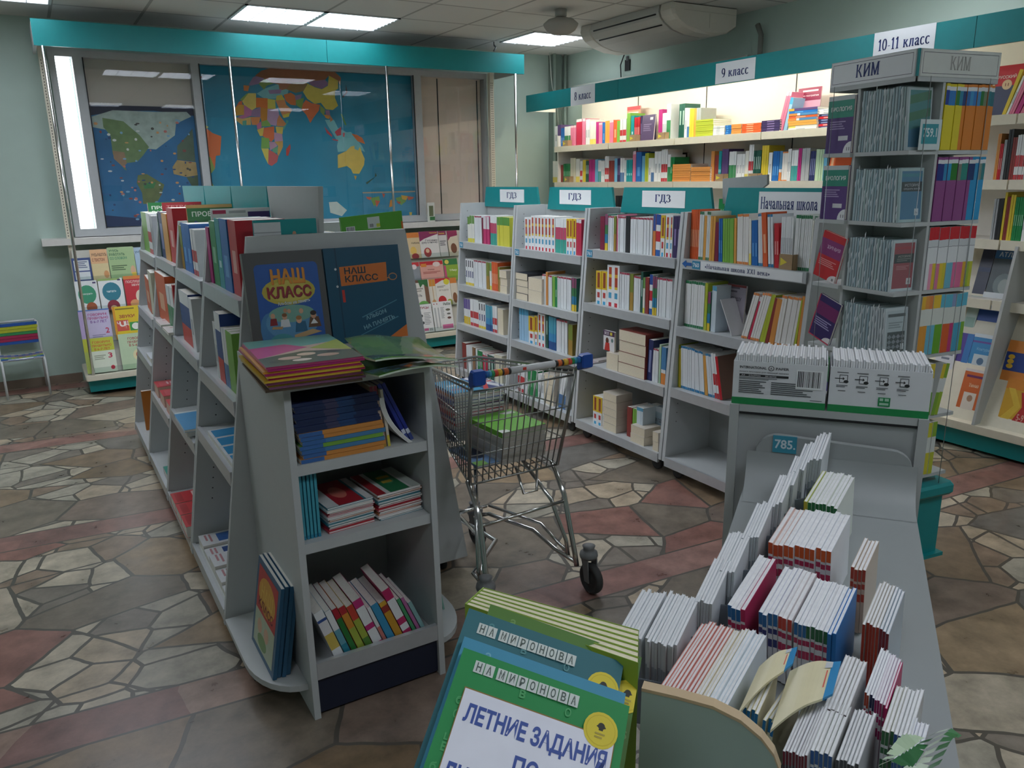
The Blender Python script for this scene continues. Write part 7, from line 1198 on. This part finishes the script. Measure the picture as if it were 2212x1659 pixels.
# front lip with a beige edge and a rounded shoulder
c0 = on(1386, 1487, 2, .905); al = RA.dot(c0); rl0 = RR.dot(c0) - rl
def pz(px, py):
    d = ray(px, py); tt = (al - RA.dot(CAM)) / RA.dot(d); P = CAM + d * tt; return (RR.dot(P) - rl, P.z)
lip = [pz(1386, 1487), pz(1460, 1504), pz(1540, 1526), pz(1600, 1556), pz(1645, 1594), pz(1672, 1630), pz(1686, 1670)]
lip += [(lip[-1][0] + .003, .68), (lip[0][0] - .002, .68)]
y0 = al - ab
o = MB(); o.prism(lip[::-1], y0, y0 + .016, mat('#a9bdb4', .5, var=.03), ax=1); lp = o.build('front_lip', t)
o = MB(); top = lip[:7]
for (xa, za), (xb, zc) in zip(top, top[1:]): o.add([(xa, y0 - .001, za + .001), (xb, y0 - .001, zc + .001), (xb, y0 + .017, zc + .001), (xa, y0 + .017, za + .001), (xa, y0 - .001, za - .004), (xb, y0 - .001, zc - .004)], [(0, 1, 2, 3), (4, 5, 1, 0)], mat('#cdb592', .5))
o.build('beige_edge', lp)
POCK = glass('grey_acrylic', tint='#b9c0c6', refl=1.2, rough=.05, alpha=.4, acol='#8d959d', ior=1.45)
# number tag
Pt = on(1668, 978, 0, 0) if False else None
o = MB(); d = ray(1668, 976); tt = (ab - .033 - RA.dot(CAM)) / RA.dot(d); P0 = CAM + d * tt; d = ray(1722, 950); tt = (ab - .033 - RA.dot(CAM)) / RA.dot(d); P1 = CAM + d * tt
w = RR.dot(P1) - RR.dot(P0); h = P1.z - P0.z + .006; o.box(0, w, 0, .002, 0, h, mat('#3a93ab', .4)); o.text(frame((0, 0, 0), (1, 0, 0), (0, 0, 1)), '785.', w * .08, w * .95, h * .24, h * .78, mat('#cfe2e8', .5, var=0)); ob = o.build('number_tag'); ob.matrix_world = mtx(P0, RR, RA, (0, 0, 1)); tag(ob, 'teal tag numbered 785 on the back rest of the leaflet rack', 'number tag')
# ---- leaflets standing in rows; near top corner of the first and last one read from the photograph
TOPN = Vector((-RA.x * .19, -RA.y * .19, 1)).normalized()
def top_at(px, py, off): return onp(px, py, RP(0, 2.0, .87 + off), TOPN)
AZ = math.radians(67)
LMAX = {(1737, 1082): .135, (1660, 1172): .135, (1570, 1306): .16, (1638, 1320): .14, (1716, 1342): .13, (1838, 1224): .1, (1864, 1344): .12, (1868, 1494): .105, (1905, 1576): .095, (1690, 1624): .1, (1750, 1622): .1, (1806, 1640): .1, (1930, 1640): .08, (1778, 1530): .12}
def brow(p0, p1, items, where, L=.175, h=.142, off=.153, az=0, tilt=10.6, lean=0, name='leaflet', cat='workbook', group=None, i0=0):
    """items = (count, spine bands, cover, what)"""
    L = LMAX.get(p0, L); A, B = top_at(*p0, off), top_at(*p1, off); n = sum(i[0] for i in items); d = B - A; i = 0
    z = AZ + math.radians(az); ct, st = math.cos(math.radians(tilt)), math.sin(math.radians(tilt))
    for cnt, bands, cover, what in items:
        for k in range(cnt):
            hy = Vector((math.sin(z) * ct, math.cos(z) * ct, st)); hx = Vector((math.cos(z), -math.sin(z), 0)); hz = hx.cross(hy)
            wd = max(.0022, abs(d.dot(hx)) / n - .0005)
            jz = (rnd.random() - .5) * .006; jy = (rnd.random() - .5) * .008
            me = book_mesh(round(wd, 4), L, h, bands, cover, '#f0f1f2')
            P = A + d * (i / n)
            M = mtx(P, hx, hy, hz) @ Matrix.Rotation(math.radians(lean), 4, 'Y') @ Matrix.Translation((0, jy, -h + jz))
            put(name, me, M, '%s, %s from left, %s' % (what, ordn(i + i0), where), cat, group or 'workbooks in the ' + where); i += 1
WH = '#eceef2'
cap = lambda c, s='#b8345a', b='#dfe0e2': [(.5, b), (.62, s), (.7, b), (.78, s), (.82, b), (1, c)]
plain = [(.6, '#8f979f'), (1, '#c3c9cd')]
lf = 'white leaflet'
col_l = [((1743, 995), (1776, 992), 5), ((1715, 1018), (1738, 1014), 4), ((1692, 1047), (1716, 1044), 4), ((1655, 1092), (1690, 1088), 5), ((1602, 1162), (1640, 1160), 6), ((1536, 1231), (1588, 1234), 8), ((1500, 1298), (1540, 1302), 6), ((1392, 1384), (1462, 1396), 10), ((1330, 1372), (1385, 1384), 8)]
for k, (p0, p1, n) in enumerate(col_l):
    brow(p0, p1, [(n, plain, '#e3e7ea', lf)], '%s grey pocket of the left column from the board' % ORD[k], L=.125, az=-6, tilt=12, lean=3, off=.162 if k < 8 else .153)
    A, B = [top_at(*p_, .162 if k < 8 else .153) - Vector((0, 0, .05)) for p_ in (p0, p1)]; b = MB(); w = (B - A).length + .012; b.box(-.006, w, -.024, -.021, -.09, -.006, POCK); ob = b.build('pocket', None); hx = (B - A).normalized(); hy = Vector((0, 0, 1)).cross(hx); hy = hy if hy.dot(RA) > 0 else -hy
    hy.normalize(); ob.matrix_world = mtx(A, hx, hy, hx.cross(hy)); ob.parent = t; ob.matrix_parent_inverse = RM.inverted()
mid = [
 ((1737, 1082), (1810, 1097), [(1, cap('#c9b83a'), '#b9c25a', 'lime workbook'), (8, cap('#2f7a48', '#2f7a48'), '#dfe4dc', 'white green-tipped workbook')], 'top row of the rack'),
 ((1660, 1172), (1797, 1192), [(3, cap('#d0552e'), '#e6c9bf', 'pinkish orange-tipped workbook'), (9, cap('#d9622e'), WH, 'white orange-tipped workbook')], 'second row of the rack'),
 ((1570, 1306), (1612, 1318), [(3, cap('#2f6fa8'), WH, 'white blue-tipped workbook'), (1, cap('#b8305a'), '#b0305c', 'magenta-backed workbook')], 'third row left of the rack'),
 ((1638, 1320), (1712, 1338), [(4, cap('#2f6fa8', '#3a3f7a'), '#dfe1ea', 'lilac white blue-tipped workbook'), (3, cap('#c9483a'), '#e6e0e0', 'white red-tipped workbook')], 'third row middle of the rack'),
 ((1716, 1342), (1806, 1376), [(3, cap('#2f6fa8'), WH, 'white blue-tipped workbook'), (5, cap('#2f6a44'), WH, 'white dark-green-tipped workbook'), (2, [(1, '#2f7ac0')], '#2f7ac0', 'workbook with a bright blue cover')], 'fourth row of the rack')]
for p0, p1, it, wh in mid: brow(p0, p1, it, wh)
brow((1421, 1489), (1572, 1524), [(9, [(1, '#dd9a90')], '#dd9488', 'salmon pink workbook'), (4, [(.5, '#e3dac0'), (1, '#ded6c0')], '#e2dac2', 'cream workbook'), (5, cap('#2f7ab8', '#2f7ab8'), '#dfe8ee', 'white bright-blue-tipped workbook')], 'front row behind the beige-edged panel', L=.17, h=.14)
brow((1605, 1530), (1640, 1540), [(4, [(.8, '#e6e0c4'), (1, '#2f7fb8')], '#e0d8b4', 'cream workbook with a blue head')], 'fanned front group', L=.1, az=-2, lean=4)
brow((1650, 1552), (1676, 1560), [(3, [(.8, '#e6e0c4'), (1, '#2f7fb8')], '#e0d8b4', 'cream workbook, splayed')], 'splayed front group', L=.1, az=6, lean=6)
rgt = [
 ((1838, 1224), (1872, 1231), [(4, cap('#b0402e', '#b0402e', '#c9b4a4'), '#d2c2b2', 'beige red-tipped workbook')], 'right column, topmost row'),
 ((1864, 1344), (1922, 1368), [(5, [(.6, '#b03a28'), (.9, '#b8402c'), (1, '#b8402c')], '#c9c5bd', 'grey white workbook with a red spine'), (3, [(1, '#8a3038')], '#b9c3cc', 'film-covered workbook with a maroon spine')], 'right column, second row'),
 ((1868, 1494), (1918, 1530), [(2, cap('#b5482e'), WH, 'white orange-red-tipped workbook'), (2, cap('#2a2f55'), WH, 'white navy-tipped workbook'), (4, cap('#a82a66', '#a82a66'), '#e9dfe9', 'white magenta-tipped workbook'), (1, [(1, '#c22a6a')], '#c22a6a', 'workbook with a magenta cover')], 'right column, third row'),
 ((1905, 1576), (1968, 1594), [(3, cap('#2f6a3c', '#2f6a3c'), '#d3d3cb', 'pale green-tipped workbook'), (4, cap('#2a5a9a', '#2a5a9a'), '#d3d5d5', 'pale blue-tipped workbook')], 'right column, fourth row'),
 ((1690, 1624), (1745, 1636), [(8, cap('#7a2030', '#7a2030', '#55484c'), '#cfcfd2', 'grey white dark-red-tipped workbook')], 'dark red row, bottom edge'),
 ((1750, 1622), (1800, 1632), [(5, cap('#2f5fa0', '#2f5fa0'), '#d9dbd8', 'white blue-tipped workbook')], 'blue row, bottom edge'),
 ((1806, 1640), (1856, 1652), [(6, cap('#4a4a4e', '#4a4a4e'), '#c6c8ca', 'silver grey workbook')], 'silver row, bottom edge'),
 ((1930, 1640), (1984, 1652), [(6, cap('#3a6a9a'), '#e1e4ea', 'white steel-blue-tipped workbook')], 'steel blue row, bottom right')]
for p0, p1, it, wh in rgt: brow(p0, p1, it, wh, L=.165)
brow((1778, 1530), (1830, 1545), [(6, cap('#5a4a50', '#8a3a48'), '#d3d2d0', 'off-white workbook')], 'row between cream group and magenta row', L=.165)
# two cream workbooks lying askew over the rows, their blue ends to the right
for k, quad in enumerate((((1592, 1545), (1640, 1440), (1722, 1404), (1712, 1440)), ((1664, 1578), (1706, 1450), (1816, 1436), (1798, 1506)))):
    LB, LT, RT, RB = [top_at(px, py, .168 + .006 * (i_ > 1)) for i_, (px, py) in enumerate(quad)]; b = MB(); n = 12; dz = Vector((0, 0, .004))
    f = lambda u, v: (LB * (1 - u) + RB * u) * (1 - v) + (LT * (1 - u) + RT * u) * v + Vector((0, 0, .012 * math.sin(u * PI) + (.03 * (u - .8) if u > .8 else 0)))
    for i in range(n):
        u0, u1 = i / n, (i + 1) / n; c = mat('#e3dab4' if i < 10 else '#3a8fc4', .4)
        b.add([f(u0, 0), f(u1, 0), f(u1, 1), f(u0, 1)] + [p - dz for p in (f(u0, 0), f(u1, 0), f(u1, 1), f(u0, 1))], [(0, 1, 2, 3), (7, 6, 5, 4), (0, 4, 5, 1), (3, 2, 6, 7)] + ([(1, 5, 6, 2)] if i == n - 1 else []) + ([(0, 3, 7, 4)] if i == 0 else []), c)
    up = Vector((0, 0, .0012))
    b.quad(f(.77, .3) + up, f(.795, .3) + up, f(.795, .75) + up, f(.77, .75) + up, mat('#d8503a', .4)); b.quad(f(.72, .8) + up, f(.86, .8) + up * 1.5, f(.86, .96) + up * 1.5, f(.72, .96) + up, mat('#c9ced2', .4))
    tag(b.build('workbook'), ('cream workbook with a blue end lying askew over the leaflet rows, upper one', 'cream workbook with a blue end and red stripe sprawled over the front rows')[k], 'workbook')
# crumpled green printed film at the lower right
b = MB(); n = 10
pts = [on(1895 + 9 * i, 1655 - 9 * i + 6 * math.sin(i * .7), 2, .90 - .002 * i) for i in range(n)]
for i in range(n - 1):
    for j, c in enumerate(('#b9cfae', '#2f6a3c', '#c9d6c2', '#3f7a48')):
        A, B = pts[i], pts[i + 1]; f = lambda q: RR * (q * .014) + Vector((0, 0, .012 * math.sin(q * 1.3 + i * .5)))
        b.quad(A + f(j), B + f(j), B + f(j + .9), A + f(j + .9), mat(c, .3))
tag(b.build('plastic_bag'), 'crumpled green striped film bag at the lower right of the leaflet rack', 'plastic bag')
# ---- two cut paper cartons with white booklets on top of the board
gb = mat('#dcdfe2', .55, var=.02); gr = mat('#1c8a4c', .5)
def carton(x0, w, label, art):
    tb = thing('paper_carton', label, 'carton', RM @ Matrix.Translation((x0, .0, 1.0485)), 'cut paper cartons')
    h, d = .108, .165; f = MB(); f.box(0, w, 0, .003, .0, h, gb); f.box(-.0005, w + .0005, -.0008, 0, 0, .017, gr)
    F = frame((0, -.0002, 0), (1, 0, 0), (0, 0, 1)); draw(f, F, w, h, art, lift=.0002); f.build('front_panel', tb)
    f = MB(); f.box(0, .003, .0035, d, 0, h, gb); f.build('side_panel', tb); f = MB(); f.box(w - .003, w, .0035, d, 0, h + .004, gb); f.build('side_panel', tb)
    f = MB(); f.box(.0035, w - .0035, d - .003, d, 0, h + .01, gb); f.build('rear_panel', tb); f = MB(); f.box(.0035, w - .0035, .0035, d - .0035, .0, .003, gb); f.build('bottom', tb)
    return h, d
K = '#3a3c40'
bw = (RW - .012) / 2
a1 = [('t', 'INTERNATIONAL', .07, .84, .36, .9, K), ('e', .41, .87, .032, .06, K), ('e', .41, .87, .024, .045, '#dcdfe2'), ('t', 'A', .397, .845, .423, .895, K), ('t', 'PAPER', .46, .845, .6, .9, K), ('t', 'БУМАГА ЛИСТОВАЯ ДЛЯ ОФИСНОЙ ТЕХНИКИ', .07, .75, .6, .79, K), ('r', .07, .66, .6, .715, '#2c2e30'), ('t', 'A4', .09, .672, .13, .703, '#dcdfe2'), ('t', '210x297мм', .17, .672, .3, .703, '#dcdfe2'), ('t', '500 листов', .35, .672, .47, .703, '#dcdfe2'), ('l', .07, .58, .5, .64, 2, '#6a6c70'), ('l', .07, .25, .38, .56, 7, '#55585c'), ('l', .42, .25, .9, .56, 7, '#55585c'), ('bar', .68, .45, .96, .88), ('l', .84, .18, .97, .21, 1, '#6a6c70')]
a2 = []
for i in range(4):
    x = .13 + .2 * i; nm = ('Лазер', 'Струя', 'Копир', 'Факс')[i]
    a2 += [('l', x - .06, .86, x + .06, .9, 1, '#6a6c70'), ('r', x - .035, .66, x + .05, .84, '#55585c'), ('r', x - .028, .675, x + .043, .825, '#dcdfe2'), ('e', x + .035, .69, .025, .035, '#2c2e30'), ('r', x - .08, .745, x + .0, .762, '#2c2e30'), ('p', [(x - .0, .72), (x + .02, .753), (x - .0, .79)], '#2c2e30'), ('l', x - .06, .55, x + .06, .61, 2, '#55585c'), ('l', x - .04, .46, x + .04, .49, 1, '#55585c')]
a2 += [('r', .5, .2, .62, .4, '#1f8a50'), ('r', .515, .32, .55, .38, '#a9d0b8'), ('r', .565, .32, .605, .38, '#a9d0b8'), ('r', .515, .23, .605, .28, '#a9d0b8')]
for x0, label, art, nm in ((.003, 'white paper carton printed with a bar code and small text, left one on the rack', a1, 'left'), (.009 + bw, 'white paper carton printed with printer symbols, right one on the rack', a2, 'right')):
    h, d = carton(x0, bw, label, art)
    n = 38; wdt = (bw - .009) / n; me = book_mesh(round(wdt - .0006, 4), d - .018, .118, [(1, '#eceeef')], '#eff1f2', '#f3f4f4'); me2 = book_mesh(round(wdt - .0006, 4), d - .018, .122, [(1, '#e3e6e9')], '#e6e9ec', '#f3f4f4')
    for q in range(n):
        M = RM @ Matrix.Translation((x0 + .0045 + q * wdt, .006 + .004 * rnd.random(), 1.0521 + .002 * rnd.random()))
        put('booklet', me if q % 3 else me2, M, 'thin white booklet, %s from left in the %s paper carton' % (ordn(q), nm), 'booklet', 'white booklets in the %s paper carton' % nm)
# ================================================================ green summer workbooks in a carton, very near
U = ray(1742, -791).normalized(); nA = ray(1002, 1399).cross(ray(1360, 1526)); E = nA.cross(U).normalized()
if E.dot(RR) < 0: E = -E
rA, rB = ray(1002, 1399), ray(1360, 1526); wid = .168
# A = s*rA, A + wid*E on ray B
best = None
for i in range(1, 4000):
    s_ = i * .0000002 * 1000 / 1000; P = rA * s_; Q = P + E * wid; k = Q.dot(rB) / rB.dot(rB); e_ = (Q - rB * k).length
    if best is None or e_ < best[0]: best = (e_, s_)
CA = CAM + rA * best[1]; NN = E.cross(U).normalized(); 
if NN.dot(CAM - CA) < 0: NN = -NN                 # towards the viewer
BM = mtx(CA, E, -NN, U)                            # x along the top edge, y away from the viewer, z up the cover; origin = top left corner
def sbook(k, x, y, z, label, cover, art, h=.235, t=.009, rot=0, tip=0):
    b = MB(); cm = mat(cover, .35, var=.05); w = wid
    b.box(0, w, 0, .001, -h, 0, cm); b.box(0, w, t - .001, t, -h, 0, cm); b.box(0, .001, .001, t - .001, -h, 0, cm); b.box(.001, w - .001, .001, t - .001, -h + .001, -.0008, mat('#e3dcc0', .8, var=.08, scale=200))
    F = (Vector((0, 0, -h)), Vector((1, 0, 0)), Vector((0, 0, 1)), Vector((0, -1, 0))); draw(b, F, w, h, art, rough=.6)
    ob = b.build('summer_workbook'); ob.matrix_world = BM @ Matrix.Translation((x, y, z)) @ Matrix.Rotation(math.radians(tip), 4, 'X'); return tag(ob, label, 'workbook', 'summer workbooks in the near carton')
def name_strip(y0, y1):
    r = []; s_ = 'НА МИРОНОВА'; x = .09
    for ch in s_:
        if ch == ' ': x += .014; continue
        r += [('r', x, y0, x + .056, y1, '#cdd6d0'), ('t', ch, x + .014, y0 + .006, x + .042, y1 - .006, '#4a5a52')]; x += .061
    return r
seal = lambda x, y: [('e', x, y, .098, .072, '#dcc832'), ('e', x, y, .085, .061, '#cdb824'), ('e', x, y, .08, .057, '#dcc832'), ('e', x + .0, y + .016, .02, .014, '#2c2a20'), ('p', [(x - .028, y + .012), (x - .01, y + .006), (x - .01, y + .026)], '#2c2a20'), ('p', [(x + .028, y + .012), (x + .01, y + .006), (x + .01, y + .026)], '#2c2a20'), ('r', x - .012, y - .002, x + .012, y + .012, '#2c2a20'), ('l', x - .03, y - .04, x + .03, y - .012, 2, '#a8962a')]
def faint(c, n=14):
    q = random.Random(9); r = []
    for i in range(n):
        x, y = q.uniform(.02, .95), q.uniform(.55, .99) if i % 2 else q.uniform(.02, .99)
        if .12 < x < .88 and y < .78: x = .05 if i % 4 else .95
        r.append(('t', 'Юабв5ОЫц'[i % 8], x, y, x + .035, y + .035, c))
    return [a for a in r if a[4] < .99 and a[5] < .99]
art0 = [('r', 0, 0, 1, 1, '#178a45')] + faint('#3fa05a') + name_strip(.915, .965) + [('r', .075, .0, .95, .845, '#8a6a2a'), ('r', .08, .0, .945, .84, '#e4e6f0'), ('T', 'ЛЕТНИЕ ЗАДАНИЯ', .115, .70, .92, .79, '#2a4a9a'), ('T', 'ПО', .44, .585, .58, .66, '#2a4a9a'), ('T', 'ЛИТЕРАТУРНОМУ', .1, .48, .91, .56, '#2a4a9a'), ('T', 'ЧТЕНИЮ', .3, .37, .7, .45, '#2a4a9a'), ('t', 'ДЛЯ ПОВТОРЕНИЯ', .12, .27, .6, .33, '#d8508a')] + seal(.86, .86)
sbook(0, 0, 0, 0, 'green summer reading workbook with a white title panel and yellow seal, frontmost', '#178a45', art0)
sbook(1, -.003, .012, .017, 'sky blue workbook edge just behind the frontmost green one', '#3f8fae', [('r', 0, 0, 1, 1, '#3f8fae')] + faint('#6fb0c4'), t=.007)
sbook(2, -.008, .022, .053, 'teal workbook with a yellow seal, second cover from the front', '#2a6a72', [('r', 0, 0, 1, 1, '#2a6a72')] + faint('#4a8a8c') + name_strip(.90, .95) + seal(.9, .85))
sbook(3, .012, .034, .072, 'olive green workbook behind the teal one', '#4f7a2c', [('r', 0, 0, 1, 1, '#4f7a2c')] + faint('#6a9448') + seal(.95, .8), t=.006)
zt = (BM @ Vector((-.01, .045, .074))).z - .035; FL, BL, BR, FR = on(1004, 1304, 2, zt), on(1044, 1268, 2, zt), on(1380, 1360, 2, zt), on(1379, 1432, 2, zt); nb = 6
for q in range(nb):
    a0, a1 = q / nb, (q + .94) / nb; pa, pb, pc, pd = FL.lerp(BL, a0), FR.lerp(BR, a0), FR.lerp(BR, a1), FL.lerp(BL, a1); b = MB(); lime = mat('#8aa83a', .5); dn = Vector((0, 0, -.2 + .002 * (q % 2)))
    def slab(u0, u1, top, m, e0=0.0, e1=1.0):
        P = [pa.lerp(pd, u0).lerp(pb.lerp(pc, u0), e0), pa.lerp(pd, u0).lerp(pb.lerp(pc, u0), e1), pa.lerp(pd, u1).lerp(pb.lerp(pc, u1), e1), pa.lerp(pd, u1).lerp(pb.lerp(pc, u1), e0)]; P = [p + Vector((0, 0, top)) for p in P]
        b.add([p + dn for p in P] + P, [(3, 2, 1, 0), (4, 5, 6, 7), (0, 1, 5, 4), (1, 2, 6, 5), (2, 3, 7, 6), (3, 0, 4, 7)], m)
    slab(0, .08, 0, lime); slab(.92, 1, 0, lime); slab(.081, .919, 0, lime, 0, .008); slab(.081, .919, -.001, mat('#e6dfc2', .8, var=.12, scale=220), .009, .997)
    o = b.build('summer_workbook'); tag(o, 'upright lime workbook with thick cream pages, %s behind the olive one' % ordn(q), 'workbook', 'summer workbooks in the near carton')
cb = mat('#8a6f55', .8, var=.1, scale=20); gp = mat('#a9bfa0', .5)
tb = thing('book_bin', 'brown cardboard bin holding the green summer workbooks, nearest the camera', 'cardboard bin', Matrix.Translation((CA.x, CA.y, 0)))
TI = Matrix.Translation((-CA.x, -CA.y, 0)) @ BM; h = .235
def tpart(name, x0, x1, y0, y1, z0, z1, m): b = MB(); b.M = TI; b.box(x0, x1, y0, y1, z0, z1, m); b.build(name, tb)
tpart('side_wall', -.022, -.019, -.012, .058, -h - .012, -.13, cb); tpart('side_wall', wid + .018, wid + .021, -.012, .058, -h - .012, -.1, gp)
tpart('front_wall', -.0185, wid + .0175, -.012, -.009, -h - .012, -h + .02, cb); tpart('tray_floor', -.0185, wid + .0175, -.0085, .058, -h - .012, -h - .009, cb)
b = MB(); zp = zt - .204; P = [FL.lerp(FR, -.1), FL.lerp(FR, .55), BL.lerp(BR, .55), BL.lerp(BR, -.1)]; P = [Vector((p.x - CA.x, p.y - CA.y, 0)) for p in P]
up = Vector((0, 0, zp)); b.add(P + [p + up for p in P], [(3, 2, 1, 0), (4, 5, 6, 7), (0, 1, 5, 4), (1, 2, 6, 5), (2, 3, 7, 6), (3, 0, 4, 7)], cb); b.build('pedestal', tb)
b = MB(); P = [FL.lerp(FR, -.02), FL.lerp(FR, 1.02), BL.lerp(BR, 1.02), BL.lerp(BR, -.02)]; P = [Vector((p.x - CA.x, p.y - CA.y, zp + .0005)) for p in P]; b.add(P + [p + Vector((0, 0, .003)) for p in P], [(3, 2, 1, 0), (4, 5, 6, 7), (0, 1, 5, 4), (1, 2, 6, 5), (2, 3, 7, 6), (3, 0, 4, 7)], cb); b.build('ledge', tb)
